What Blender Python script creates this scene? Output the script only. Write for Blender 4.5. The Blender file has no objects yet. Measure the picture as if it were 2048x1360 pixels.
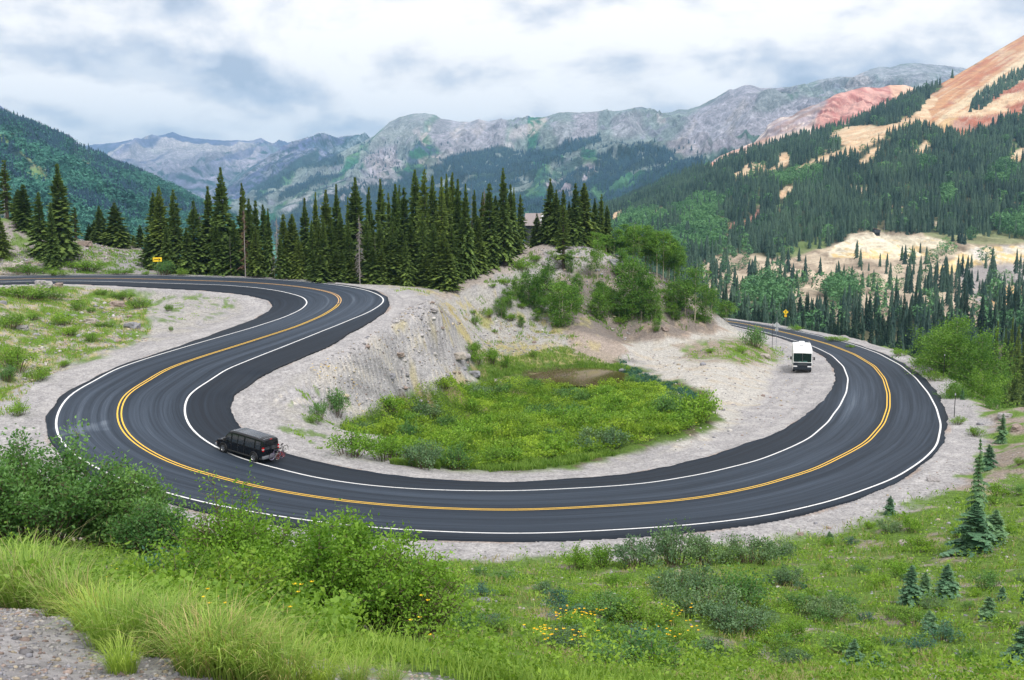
import bpy, bmesh, math, random
import numpy as np
from mathutils import Vector, Matrix, Euler
random.seed(7); RNG = np.random.default_rng(7)
sc = bpy.context.scene
C = sc.collection

# ------------------------------------------------------------------ camera
F = 2050.0; YH = 420.0; ZC = 20.0                 # focal length in photo pixels, horizon row, eye height
PITCH = math.atan((680 - YH) / F); cp, sp = math.cos(PITCH), math.sin(PITCH)
cam_d = bpy.data.cameras.new('camera'); cam = bpy.data.objects.new('camera', cam_d); C.objects.link(cam)
cam.location = (0, 0, ZC); cam.rotation_euler = (math.pi / 2 - PITCH, 0, 0)
cam_d.sensor_width = 36; cam_d.lens = 36 * F / 2048; cam_d.clip_start = 0.1; cam_d.clip_end = 60000
sc.camera = cam

# ------------------------------------------------------------------ sky, sun, exposure
SUN_EL, SUN_AZ = math.radians(56), math.radians(152)   # azimuth clockwise from +Y
w = bpy.data.worlds.new('World'); sc.world = w; w.use_nodes = True
nt = w.node_tree; nt.nodes.clear()
def N(t, nt=nt, **k):
    n = nt.nodes.new(t)
    for a, b in k.items(): setattr(n, a, b)
    return n
def L(a, b, nt=nt): nt.links.new(a, b)
out = N('ShaderNodeOutputWorld'); bg = N('ShaderNodeBackground'); L(bg.outputs[0], out.inputs[0])
sky = N('ShaderNodeTexSky', sky_type='NISHITA', sun_disc=False, sun_elevation=SUN_EL, sun_rotation=SUN_AZ, altitude=3000)
skm = N('ShaderNodeVectorMath', operation='SCALE'); L(sky.outputs[0], skm.inputs[0]); skm.inputs['Scale'].default_value = 0.10
tc = N('ShaderNodeTexCoord')
def cloud_noise(off, scale, zs, detail=9, rough=.55, dist=0.0):
    mp = N('ShaderNodeMapping'); L(tc.outputs['Generated'], mp.inputs[0]); mp.inputs['Location'].default_value = off
    mp.inputs['Scale'].default_value = (scale, scale, scale * zs)
    n = N('ShaderNodeTexNoise'); L(mp.outputs[0], n.inputs['Vector'])
    n.inputs['Scale'].default_value = 1; n.inputs['Detail'].default_value = detail; n.inputs['Roughness'].default_value = rough
    n.inputs['Distortion'].default_value = dist
    return n.outputs['Fac']
def M(op, a, b, nt=nt, clamp=False):
    m = N('ShaderNodeMath', nt, operation=op); m.use_clamp = clamp
    for i, v in enumerate((a, b)):
        if v is None: continue
        if isinstance(v, (int, float)): m.inputs[i].default_value = v
        else: L(v, m.inputs[i], nt)
    return m.outputs[0]
def ramp(v, pts, nt=nt, interp='LINEAR'):
    r = N('ShaderNodeValToRGB', nt); r.color_ramp.interpolation = interp; L(v, r.inputs[0], nt)
    els = r.color_ramp.elements
    while len(els) < len(pts): els.new(0.5)
    for e, (p, c) in zip(els, pts):
        e.position = p; e.color = (c[0], c[1], c[2], 1) if not isinstance(c, (int, float)) else (c, c, c, 1)
    return r.outputs[0]
def mix(f, a, b, nt=nt, mode='MIX'):
    m = N('ShaderNodeMix', nt, data_type='RGBA', blend_type=mode)
    for i, v in ((0, f), (6, a), (7, b)):
        if isinstance(v, (int, float)): m.inputs[i].default_value = v
        elif isinstance(v, tuple): m.inputs[i].default_value = (*v[:3], 1)
        else: L(v, m.inputs[i], nt)
    return m.outputs[2]
def puff(off, dz, scale, zs):                       # billowing cloud field: soft noise plus rounded cells; dz looks a little higher up
    n = cloud_noise((off[0], off[1], off[2] + dz), scale, zs, 10, .52, .15)
    mp = N('ShaderNodeMapping'); L(tc.outputs['Generated'], mp.inputs[0]); mp.inputs['Location'].default_value = (off[0] * 2, off[1], off[2] + dz * 2.6); mp.inputs['Scale'].default_value = (scale * 2.6, scale * 2.6, scale * 2.6 * zs * .8)
    v = N('ShaderNodeTexNoise', noise_type='RIDGED_MULTIFRACTAL'); L(mp.outputs[0], v.inputs['Vector']); v.inputs['Scale'].default_value = .8; v.inputs['Detail'].default_value = 4; v.inputs['Roughness'].default_value = .5
    return M('SUBTRACT', n, M('MULTIPLY', M('SUBTRACT', v.outputs['Fac'], .6), .10))
OF = (3.1, .4, .3)
nA = puff(OF, 0, 5.2, 1.9); nB = puff(OF, .26, 5.2, 1.9)
big = cloud_noise((8.3, 1.7, 2.2), 2.3, 4.2, 3)
fine = cloud_noise((1.3, 5.7, 4.2), 16, 2.6, 8, .62)
dark = M('MULTIPLY', M('SUBTRACT', nB, nA), 5.0)
dark = M('ADD', dark, M('MULTIPLY', M('SUBTRACT', big, .5), 1.5))
dark = M('ADD', dark, M('MULTIPLY', M('SUBTRACT', fine, .5), .5))
dark = M('ADD', dark, .20, clamp=True)
mass = ramp(dark, [(0, (1.34, 1.27, 1.21)), (.25, (1.20, 1.14, 1.10)), (.50, (.94, .93, .96)), (.78, (.68, .72, .82)), (1, (.54, .59, .70))])
thin = M('ADD', M('MULTIPLY', M('SUBTRACT', big, .5), 1.5), .40, clamp=True)
back = mix(thin, (1.22, 1.17, 1.13), (.98, .97, .99))
edge = ramp(nA, [(.36, 0.0), (.46, 1.0)], interp='EASE')
L(mix(edge, mix(.93, skm.outputs[0], back), mass), bg.inputs['Color']); bg.inputs['Strength'].default_value = 0.72
sun_d = bpy.data.lights.new('sun', 'SUN'); sun_d.energy = 2.3; sun_d.angle = math.radians(16); sun_d.color = (1, .97, .93)
sun = bpy.data.objects.new('sun', sun_d); C.objects.link(sun)
sdir = Vector((math.sin(SUN_AZ) * math.cos(SUN_EL), math.cos(SUN_AZ) * math.cos(SUN_EL), math.sin(SUN_EL)))
sun.rotation_euler = sdir.to_track_quat('Z', 'Y').to_euler()
vs = sc.view_settings; vs.view_transform = 'Standard'; vs.look = 'None'; vs.exposure = 0.60; vs.gamma = 1
sc.cycles.max_bounces = 6; sc.cycles.diffuse_bounces = 2; sc.cycles.glossy_bounces = 2; sc.cycles.transmission_bounces = 2
sc.cycles.transparent_max_bounces = 6; sc.cycles.volume_bounces = 0; sc.cycles.use_denoising = True

# ------------------------------------------------------------------ helpers
def ray(px, py):
    x = (np.asarray(px, float) - 1024) / F; z = (680 - np.asarray(py, float)) / F
    x, z = np.broadcast_arrays(x, z)
    return np.stack([x, cp + z * sp, -sp + z * cp], -1)
def unp(px, py, h):                                # point of that ray lying h metres below the eye
    r = ray(px, py); t = -np.asarray(h) / r[..., 2]; p = r * t[..., None]; p[..., 2] += ZC; return p
def unpD(px, py, D):                               # point of that ray at distance D along +Y
    r = ray(px, py); p = r * (np.asarray(D) / r[..., 1])[..., None]; p[..., 2] += ZC; return p
def proj(Q):
    Q = np.asarray(Q, float); x = Q[..., 0]; y = Q[..., 1]; z = Q[..., 2] - ZC
    dep = np.maximum(y * cp - z * sp, .05); up = y * sp + z * cp
    return 1024 + F * x / dep, 680 - F * up / dep
def hash2(ix, iy, seed):
    h = (ix.astype(np.int64) * 374761393 + iy.astype(np.int64) * 668265263 + seed * 974634777) & 0xffffffff
    h = ((h ^ (h >> 13)) * 1274126177) & 0xffffffff
    return ((h ^ (h >> 16)) & 0xffff) / 65535.0
def pn(x, y, seed=0):                              # 2-D gradient noise, about -0.7 .. 0.7
    x = np.asarray(x, float); y = np.asarray(y, float)
    ix = np.floor(x); iy = np.floor(y); fx = x - ix; fy = y - iy
    u = fx * fx * fx * (fx * (fx * 6 - 15) + 10); v = fy * fy * fy * (fy * (fy * 6 - 15) + 10)
    def g(a, b):
        an = hash2(ix + a, iy + b, seed) * 6.28318
        return np.cos(an) * (fx - a) + np.sin(an) * (fy - b)
    n0 = g(0, 0) * (1 - u) + g(1, 0) * u; n1 = g(0, 1) * (1 - u) + g(1, 1) * u
    return n0 * (1 - v) + n1 * v
def fbm(x, y, o=4, seed=0, rough=.5):
    s = 0; a = 1
    for k in range(o):
        s = s + a * pn(x * 2 ** k + 17.3 * k, y * 2 ** k - 9.1 * k, seed + k); a *= rough
    return s
def ridged(x, y, o=4, seed=0):
    s = 0; a = 1; tot = 0
    for k in range(o):
        s = s + a * (1 - 2.2 * np.abs(pn(x * 2.1 ** k + 5.3 * k, y * 2.1 ** k, seed + k))); tot += a; a *= .5
    return s / tot
def sst(a, b, x): t = np.clip((x - a) / (b - a), 0, 1); return t * t * (3 - 2 * t)
def inpoly(px, py, poly):
    c = np.zeros(px.shape, bool); n = len(poly)
    for i in range(n):
        x1, y1 = poly[i]; x2, y2 = poly[(i + 1) % n]
        if y1 == y2: continue
        c ^= ((y1 > py) != (y2 > py)) & (px < (x2 - x1) * (py - y1) / (y2 - y1) + x1)
    return c
def pmask(px, py, poly, soft=4.0):                 # 1 inside, falls to 0 over `soft` outside
    xs = [p[0] for p in poly]; ys = [p[1] for p in poly]
    near = (px > min(xs) - soft) & (px < max(xs) + soft) & (py > min(ys) - soft) & (py < max(ys) + soft)
    m = np.zeros(px.shape)
    if not near.any(): return m
    qx = px[near]; qy = py[near]; d = np.full(qx.shape, 1e9); n = len(poly)
    for i in range(n):
        x1, y1 = poly[i]; x2, y2 = poly[(i + 1) % n]; dx, dy = x2 - x1, y2 - y1
        t = np.clip(((qx - x1) * dx + (qy - y1) * dy) / (dx * dx + dy * dy + 1e-9), 0, 1)
        d = np.minimum(d, np.hypot(qx - x1 - t * dx, qy - y1 - t * dy))
    ins = inpoly(qx, qy, poly)
    m[near] = np.where(ins, 1, np.clip(1 - d / soft, 0, 1)); return m
def mesh_of(name, V, Fc, mat=None, col=None, smooth=False, val=None):
    V = np.asarray(V, np.float32); Fc = np.asarray(Fc, np.int32); k = Fc.shape[1]
    me = bpy.data.meshes.new(name); me.vertices.add(len(V)); me.vertices.foreach_set('co', V.ravel())
    me.loops.add(Fc.size); me.loops.foreach_set('vertex_index', Fc.ravel())
    me.polygons.add(len(Fc)); me.polygons.foreach_set('loop_start', np.arange(0, Fc.size, k, dtype=np.int32))
    try: me.polygons.foreach_set('loop_total', np.full(len(Fc), k, np.int32))
    except Exception: pass
    me.update(calc_edges=True)
    if smooth: me.polygons.foreach_set('use_smooth', np.ones(len(Fc), bool))
    if col is not None:
        a = me.attributes.new('Col', 'FLOAT_COLOR', 'POINT'); c = np.ones((len(V), 4), np.float32); c[:, :3] = col; a.data.foreach_set('color', c.ravel())
    if val is not None:
        a = me.attributes.new('val', 'FLOAT', 'POINT'); a.data.foreach_set('value', np.asarray(val, np.float32))
    if mat: me.materials.append(mat)
    return me
def put(name, me, parent=None, loc=None, **props):
    o = bpy.data.objects.new(name, me); C.objects.link(o)
    if parent: o.parent = parent
    if loc is not None: o.location = loc
    for k, v in props.items(): o[k] = v
    return o
def empty(name, loc, rz=0, **props):
    o = bpy.data.objects.new(name, None); C.objects.link(o); o.location = loc; o.rotation_euler = (0, 0, rz)
    o.empty_display_size = .3
    for k, v in props.items(): o[k] = v
    return o
def gridfaces(nr, nc):
    i = np.arange(nr - 1)[:, None] * nc + np.arange(nc - 1)[None, :]; i = i.ravel()
    return np.stack([i, i + 1, i + nc + 1, i + nc], 1)

# ------------------------------------------------------------------ materials
def new_mat(name):
    m = bpy.data.materials.new(name); m.use_nodes = True; t = m.node_tree; t.nodes.clear()
    o = N('ShaderNodeOutputMaterial', t); b = N('ShaderNodeBsdfPrincipled', t); L(b.outputs[0], o.inputs[0], t)
    b.inputs['Specular IOR Level'].default_value = .25
    return m, t, b, o
def simple(name, col, rough=.6, metal=0, spec=.4, emit=None, coat=0):
    m, t, b, o = new_mat(name); b.inputs['Base Color'].default_value = (*col, 1); b.inputs['Roughness'].default_value = rough
    b.inputs['Metallic'].default_value = metal; b.inputs['Specular IOR Level'].default_value = spec; b.inputs['Coat Weight'].default_value = coat
    n = tex(t, 9, 3); L(mix(1.0, col, ramp(n, [(.3, .86), (.7, 1.1)], t), t, 'MULTIPLY'), b.inputs['Base Color'], t)
    return m
def tex(t, scale, detail=6, rough=.6, coord='Object', sv=None, kind='NOISE'):
    c = N('ShaderNodeTexCoord', t); v = c.outputs[coord]
    if sv: mp = N('ShaderNodeMapping', t); L(v, mp.inputs[0], t); mp.inputs['Scale'].default_value = sv; v = mp.outputs[0]
    if kind == 'VOR':
        n = N('ShaderNodeTexVoronoi', t); L(v, n.inputs['Vector'], t); n.inputs['Scale'].default_value = scale; return n
    n = N('ShaderNodeTexNoise', t); L(v, n.inputs['Vector'], t); n.inputs['Scale'].default_value = scale
    n.inputs['Detail'].default_value = detail; n.inputs['Roughness'].default_value = rough
    return n.outputs['Fac']
def terrain_mat(name, s1, s2, lo=.8, hi=1.2, bump=.3, dist=.5, vor=None):
    m, t, b, o = new_mat(name)
    a = N('ShaderNodeAttribute', t, attribute_name='Col')
    c = mix(1.0, a.outputs['Color'], ramp(tex(t, s1, 8, .7), [(.25, lo), (.75, hi)], t), t, 'MULTIPLY')
    c = mix(1.0, c, ramp(tex(t, s2, 6, .7), [(.25, lo), (.75, hi)], t), t, 'MULTIPLY')
    if vor:
        v = tex(t, vor, kind='VOR'); c = mix(1.0, c, ramp(v.outputs['Color'], [(.0, .72), (1, 1.25)], t), t, 'MULTIPLY')
    L(c, b.inputs['Base Color'], t); b.inputs['Roughness'].default_value = .95; b.inputs['Specular IOR Level'].default_value = .1
    bp = N('ShaderNodeBump', t); bp.inputs['Strength'].default_value = bump; bp.inputs['Distance'].default_value = dist
    h = tex(t, s2, 8, .75)
    if vor: h = M('ADD', h, M('MULTIPLY', v.outputs['Distance'], -1.0, t), t)
    L(h, bp.inputs['Height'], t); L(bp.outputs[0], b.inputs['Normal'], t)
    return m
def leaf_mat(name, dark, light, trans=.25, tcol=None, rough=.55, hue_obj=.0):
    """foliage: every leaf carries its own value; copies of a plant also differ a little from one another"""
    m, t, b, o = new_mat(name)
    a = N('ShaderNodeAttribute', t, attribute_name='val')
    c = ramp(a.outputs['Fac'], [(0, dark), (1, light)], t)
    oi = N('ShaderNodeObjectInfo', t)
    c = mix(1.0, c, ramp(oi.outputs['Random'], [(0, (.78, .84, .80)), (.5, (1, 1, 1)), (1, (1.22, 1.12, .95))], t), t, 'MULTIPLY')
    L(c, b.inputs['Base Color'], t); b.inputs['Roughness'].default_value = rough; b.inputs['Specular IOR Level'].default_value = .2
    if trans > 0:
        tr = N('ShaderNodeBsdfTranslucent', t); L(mix(1.0, c, tcol or (1.2, 1.3, .6), t, 'MULTIPLY'), tr.inputs[0], t)
        mx = N('ShaderNodeMixShader', t); mx.inputs[0].default_value = trans
        L(b.outputs[0], mx.inputs[1], t); L(tr.outputs[0], mx.inputs[2], t); L(mx.outputs[0], o.inputs[0], t)
    return m
MAT = {}
MAT['ground'] = terrain_mat('ground', 2.2, 11.0, .68, 1.28, .7, .10, 7)
MAT['rock_far'] = terrain_mat('far_rock', .020, .075, .45, 1.6, 1.0, 14)
MAT['slope'] = terrain_mat('slope_soil', .05, .35, .75, 1.25, .6, 1.5)
MAT['spruce'] = leaf_mat('spruce_needles', (.034, .070, .018), (.23, .33, .08), .28)
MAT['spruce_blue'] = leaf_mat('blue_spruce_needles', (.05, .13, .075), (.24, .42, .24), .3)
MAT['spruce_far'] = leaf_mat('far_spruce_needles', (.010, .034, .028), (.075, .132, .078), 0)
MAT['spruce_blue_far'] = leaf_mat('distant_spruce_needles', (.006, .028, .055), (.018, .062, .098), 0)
MAT['aspen'] = leaf_mat('aspen_leaves', (.045, .125, .018), (.21, .38, .07), .38)
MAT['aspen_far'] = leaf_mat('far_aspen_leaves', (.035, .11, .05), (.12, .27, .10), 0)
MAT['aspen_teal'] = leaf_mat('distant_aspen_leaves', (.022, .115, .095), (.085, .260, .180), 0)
MAT['willow'] = leaf_mat('willow_leaves', (.07, .17, .014), (.32, .52, .075), .4)
MAT['willow_dark'] = leaf_mat('dark_willow_leaves', (.045, .125, .035), (.20, .37, .12), .38)
MAT['willow_grey'] = leaf_mat('grey_willow_leaves', (.06, .125, .06), (.21, .33, .17), .3)
MAT['thicket'] = leaf_mat('thicket_leaves', (.08, .17, .014), (.34, .50, .07), .4)
MAT['grass'] = leaf_mat('grass_blades', (.09, .19, .022), (.42, .56, .13), .38)
MAT['drygrass'] = leaf_mat('dry_grass', (.25, .20, .09), (.58, .50, .27), .3)
MAT['herb'] = leaf_mat('herb_leaves', (.055, .14, .016), (.26, .42, .065), .36)
MAT['sage'] = leaf_mat('blue_green_herbs', (.03, .10, .08), (.12, .25, .19), .3)
MAT['flower'] = leaf_mat('yellow_petals', (.75, .42, .01), (.9, .66, .03), .2)
MAT['bark'] = simple('spruce_bark', (.10, .075, .06), .9)
MAT['snag'] = simple('grey_dead_wood', (.30, .27, .26), .9)
MAT['redsnag'] = simple('brown_dead_needles', (.17, .085, .06), .9)
MAT['aspenbark'] = simple('aspen_bark', (.42, .38, .27), .85)
MAT['twig'] = simple('willow_twigs', (.14, .10, .07), .9)
MAT['deadbrush'] = leaf_mat('dead_brush', (.10, .06, .045), (.26, .18, .13), 0)
MAT['boulder'] = terrain_mat('boulder_stone', 1.5, 6, .7, 1.25, .7, .1)

# ------------------------------------------------------------------ the road: measured lines
hk = [(0, 23.0), (2, 21.7), (5, 20.3), (9, 19.1), (13, 18.3), (18, 17.4), (22, 16.5), (24, 15.9), (28, 14.9), (32, 13.5), (36, 11.7), (38.5, 10.9), (41, 10.3), (44, 9.6), (48, 8.9)]
ek = [(-60, 0), (0, 0.0), (40, 0.03), (60, 0.05), (190, 0.05), (215, 0.03), (235, -.01), (250, -.05), (262, -.07), (290, -.06), (305, -.05), (420, -.02)]
YEL = [(1440,640.3),(1493.4,648.4),(1552,660.7),(1600,671.9),(1658.7,688.9),(1709.5,708.4),(1748.7,732.5),(1768.2,756.9),(1777,786.3),(1777,815.6),(1766.3,846.9),(1735,884),(1704,901),(1631,938),(1520.5,972.7),(1410,994.8),(1300,1005.8),(1102,1019.8),(1000,1020.5),(830,1015),(683.6,1001.6),(537,979.6),(420,952.7),(352,929.8),(293.4,900.8),(260,876.4),(242.5,852.9),(236.7,828.5),(243.5,803),(260,781.5),(291,762),(332.5,737),(400,714.8),(468.5,692.7),(537,671),(595.6,651.4),(644.5,630.5),(673.8,613.5),(681.7,600.2),(673.8,589.4),(654.3,582.2),(615,574.8),(556.5,568.5),(478,563.4),(400,560.3),(273.8,557.6),(176,556.4),(78,557),(0,559)]
OFF = {  # signed distance from the double yellow line, metres, against distance along the road
 'A': [(0,2.9),(35,2.8),(61,3.3),(86,3.3),(98,3.6),(109,4.0),(120,4.4),(132,5.0),(144,5.6),(163,5.6),(176,5.3),(187,4.7),(200,4.4),(216,4.2),(227,4.5),(236,5.0),(246,5.0),(256,4.2),(265,4.0),(275,4.3),(286,3.7),(300,3.8),(316,3.4)],
 'B': [(7,-2.8),(39,-3.1),(62,-2.9),(74,-3.3),(85,-3.8),(105,-4.2),(123,-4.7),(145,-4.6),(159,-5.2),(175,-5.1),(187,-4.1),(200,-4.3),(216,-4.8),(230,-5.5),(238,-5.0),(247,-4.4),(256,-5.3),(262,-5.5),(270,-4.4),(281,-3.9),(296,-4.2),(319,-3.6)],
 'AE': [(0,3.3),(32,3.5),(58,3.9),(84,4.1),(98,4.6),(118,5.1),(133,5.5),(148,6.1),(160,6.6),(170,7.0),(183,6.5),(196,5.7),(207,4.9),(225,4.9),(231,5.4),(238,6.5),(246,7.7),(266,8.2),(281,8.9),(292,9.1),(300,7.9),(312,6.9),(340,5.0)],
 'BE': [(10,-3.6),(43,-4.0),(70,-4.3),(82,-5.0),(103,-5.6),(120,-6.8),(139,-8.2),(154,-8.7),(174,-7.8),(195,-7.6),(214,-8.1),(230,-9.8),(236,-9.8),(247,-7.6),(256,-6.8),(270,-5.1),(281,-4.6),(300,-5.2),(319,-4.6)]}
def smooth1(x, n):
    k = np.hanning(n + 2)[1:-1]; k /= k.sum(); xp = np.pad(x, n, mode='reflect', reflect_type='odd'); return np.convolve(xp, k, 'same')[n:-n]
_h = np.interp(np.arange(len(YEL)), *zip(*hk)); _P = unp([p[0] for p in YEL], [p[1] for p in YEL], _h)
_d = np.r_[0, np.cumsum(np.linalg.norm(np.diff(_P[:, :2], axis=0), axis=1))]; _s = np.arange(0, _d[-1], 1.0)
RC = np.stack([np.interp(_s, _d, _P[:, k]) for k in range(3)], 1)
RC = np.stack([smooth1(RC[:, 0], 7), smooth1(RC[:, 1], 7), smooth1(RC[:, 2], 31)], 1)
# carry the road on past both ends of what the photo shows
d0 = RC[0] - RC[6]; d0 /= np.linalg.norm(d0[:2]); d1 = RC[-1] - RC[-8]; d1 /= np.linalg.norm(d1[:2])
pre = []; p = RC[0].copy(); a = math.atan2(d0[1], d0[0])
for i in range(70):
    a += .012; p = p + np.array([math.cos(a), math.sin(a), -.045]); pre.append(p.copy())
post = []; p = RC[-1].copy(); a = math.atan2(d1[1], d1[0])
for i in range(70): p = p + np.array([math.cos(a), math.sin(a), .03]); post.append(p.copy())
NPRE = len(pre); RC = np.vstack([np.array(pre[::-1]), RC, np.array(post)]); RS = np.arange(len(RC)) - NPRE + 0.0
RT = np.gradient(RC[:, :2], axis=0); RT /= np.linalg.norm(RT, axis=1)[:, None]; RN = np.stack([-RT[:, 1], RT[:, 0]], 1)
RE = np.interp(RS, *zip(*ek))
RO = {k: smooth1(np.interp(RS, *zip(*v)), 9) for k, v in OFF.items()}
# shoulder widths beyond the asphalt on either side
SHA = np.interp(RS, [-70, 0, 60, 100, 130, 160, 185, 200, 215, 240, 262, 290, 320], [2, 2, 2.6, 3.0, 3.0, 3.0, 3.0, 3.0, 5, 3.5, 3, 2, 1.5])
SHB = np.interp(RS, [-70, 0, 30, 60, 90, 120, 140, 160, 185, 205, 220, 245, 260, 275, 300], [1.5, 2, 3, 5, 8, 6, 4, 3, 2.5, 3.0, 2.5, 2.5, 5.5, 2.0, 1.5])

def road_pt(i, of, lift=0.0):                      # i float index along RC
    i = np.asarray(i, float); k = np.clip(np.floor(i).astype(int), 0, len(RC) - 2); f = i - k
    c = RC[k] * (1 - f)[..., None] + RC[k + 1] * f[..., None]; n = RN[k] * (1 - f)[..., None] + RN[k + 1] * f[..., None]
    e = RE[k] * (1 - f) + RE[k + 1] * f
    return np.stack([c[..., 0] + n[..., 0] * of, c[..., 1] + n[..., 1] * of, c[..., 2] + e * of + lift], -1)

# ------------------------------------------------------------------ ground height
CP = []  # control points x y z
def cpt(px, py, h=None, D=None):
    CP.append(unp(px, py, h) if D is None else unpD(px, py, D))
for a in [(0,1195,2.2),(150,1300,2.1),(380,1360,2.25),(0,1360,1.9),(250,1250,2.3),(1000,1050,17.55)]: cpt(*a)
for x, y, h in [(0,0,1.7),(-4,0,1.7),(5,0,2.2),(12,2,3.2),(-10,2,1.9),(0,-15,1.7),(-20,-10,1.7),(25,-10,4),(3,4,2.5),(8,8,4.2),(14,10,5.2),(0,3,1.85),(1,7,3.4),(-1,9,4.2),(-5,8.5,3.7),(-8,8,3.3),(-14,9,3.2),(-30,10,3.5),(30,5,5),(40,15,8),(60,40,12)]: CP.append(np.array([x, y, ZC - h]))
for px, py, D in [(700,1270,18),(500,1260,14),(400,1210,13.5),(850,1300,15),(1000,1350,12.5),(1200,1340,15),(1180,1265,20),(1100,1220,27),(1100,1180,35),(950,1150,40),
    (1500,1120,45),(1500,1200,33),(1500,1300,22),(1300,1350,14),(1300,1250,23),(1300,1170,37),(1700,1350,17),(1700,1250,26),(1700,1150,40),(1900,1300,22),(1900,1200,32),(2040,1350,17),(2040,1200,31),(1950,1100,44),(2048,1000,55),(2048,900,70),
    (150,1110,28),(350,1110,28),(0,1100,24),(-200,1100,24),(250,1160,20),(50,1150,16),(600,1150,32),(800,1150,36),(0,960,40),(-150,900,50),(2200,1000,50),(2300,1200,28),(2300,850,75),
    (1850,1040,54),(1750,1090,49)]: cpt(px, py, D=D)
for px, py, h in [(1960,880,18.6),(2000,850,17.8),(2048,840,17.3),(2010,815,17.9),(1900,750,19.7),(1850,720,20.0),(20,830,15.0),(0,790,15.0),(60,770,14.9),(-100,800,14.5),(100,750,14.7),
    (0,700,12.9),(60,700,13.3),(130,710,13.7),(150,650,12.2),(200,690,13.2),(230,700,13.6),(50,640,11.5),(100,600,10.6),(0,600,9.9),(60,575,9.5),(150,590,10.4),(250,600,11.2),(300,640,12.2),(400,620,11.9),(480,602,11.4),(380,650,12.7),(300,690,13.4),(300,600,11.3),(80,563,8.9),(-100,600,9),(-100,700,12),
    (0,550,8.9),(200,549,9.3),(350,550,9.6),(560,559,10.2),(700,573,10.6),(760,581,10.8),(860,580,11.1),(800,600,11.2),(850,604,11.4),(820,612,11.6),(870,587,11.2),(900,602,12.2),
    (760,650,12.4),(650,720,13.7),(600,780,14.7),(560,800,14.9),(560,830,15.6),(600,870,16.3),(850,700,15.7),(900,735,17.8),(700,760,15.8),(750,790,17.2),(900,770,19.2),(800,800,18.8),(720,832,18.3),(660,850,17.8),(780,720,15.2),(930,650,14.6),(900,622,13.2),(950,602,12.6),(940,745,19.0),
    (1000,640,15.2),(1050,620,14.2),(1000,700,18.0),(1100,700,18.1),(960,690,17.6),(1060,670,16.9),(1000,760,19.6),(1000,850,19.2),(750,870,18.4),(700,900,17.6),(900,900,18.5),(1200,880,18.7),(1000,940,17.8),(850,935,17.7),(1380,830,19.0),(1300,770,19.7),(1190,752,20.1),(1100,740,20.0),(1240,745,20.0),(1150,765,20.0),(1130,665,16.6),(1180,662,16.4),(1160,690,17.8),(1150,700,18.4),(1230,720,19.4),
    (1250,682,18.7),(1300,690,18.9),(1400,700,19.1),(1440,665,19.9),(1350,668,18.8),(1500,730,19.2),(1450,760,19.1),(1550,760,19.1),(1350,760,19.0),(1450,850,18.6),(1350,900,18.2),(1250,900,18.2),(1440,698,18.5),(1480,690,18.8),(1500,800,18.9),(1600,760,19.2),(1380,720,19.1),
    (1480,670,19.9),(1530,690,19.7),(1250,790,19.5),(1300,820,19.2)]: cpt(px, py, h)
for px, py, D in [(950,556,150),(1000,536,155),(1060,506,163),(1080,492,170),(1075,474,185),(1130,500,165),(1200,502,165),(1240,520,168),(1300,545,172),(1360,570,174),(1410,605,172),(1000,572,146),(1100,560,155),(1100,620,147),(1040,580,151),(1200,600,153),(1200,650,145),(1300,620,153),(1250,560,160),(1300,660,146),(1350,620,160),(1400,640,160),(1430,655,164),
    (0,440,157),(50,500,151),(100,530,147),(200,541,151),(180,483,170),(250,492,175),(300,503,175),(300,530,160),(0,480,153),(-100,440,160),(100,470,162),
    (0,560,210),(200,600,210),(400,560,170),(600,570,168),(800,568,165),(900,558,166),(1000,545,175),(400,640,210),(600,640,210),(800,640,210),(1000,600,215),(1150,560,210),(1250,600,210),(1350,640,210),
    (1400,680,230),(200,680,300),(600,700,300),(1000,700,300),(1300,720,300),(1000,640,440),(200,640,440),(-200,600,300),(600,640,440),
    (1450,648,245),(1560,655,215),(1600,690,235),(1700,720,220),(1800,760,200),(1850,830,160),(1950,880,150),(2000,1000,120),(2100,960,120),
    (1500,700,300),(1700,760,300),(2000,800,250),(1500,650,440),(1700,690,440),(2048,720,440),(2300,760,300),(2300,700,440),(1870,760,135),(1930,800,112),(1960,840,100),(2060,860,100)]: cpt(px, py, D=D)
_rp = []
for i in range(2, len(RC) - 2, 4):
    for of, dz in ((RO['AE'][i] + .5, 0), (RO['AE'][i] + SHA[i], -.12), (RO['BE'][i] - .5, 0), (RO['BE'][i] - SHB[i], -.12), (0, 0)):
        q = road_pt(i, of); q[2] += dz; _rp.append(q)
_rp = np.array(_rp)
CPA = np.array(CP)
_dm = np.array([np.min(np.hypot(_rp[:, 0] - c[0], _rp[:, 1] - c[1])) for c in CPA]); CPA = CPA[_dm > 1.6]
CPA = np.vstack([CPA, _rp])
_, _u = np.unique(np.round(CPA[:, :2] / .9), axis=0, return_index=True); CPA = CPA[_u]
def kern(d2): return np.sqrt(d2 + 6.0)
D2 = ((CPA[:, None, :2] - CPA[None, :, :2]) ** 2).sum(-1); n = len(CPA)
A_ = np.zeros((n + 3, n + 3)); A_[:n, :n] = kern(D2) - np.eye(n) * .05; A_[:n, n] = A_[n, :n] = 1; A_[:n, n + 1:] = CPA[:, :2]; A_[n + 1:, :n] = CPA[:, :2].T
WT = np.linalg.solve(A_, np.r_[CPA[:, 2], 0, 0, 0])
GX0, GX1, GY0, GY1, GS = -230, 330, -30, 460, 1.25
gx = np.arange(GX0, GX1 + GS, GS); gy = np.arange(GY0, GY1 + GS, GS)
GZ = np.zeros((len(gy), len(gx))); GI = np.zeros((len(gy), len(gx)), np.int32)
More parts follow.
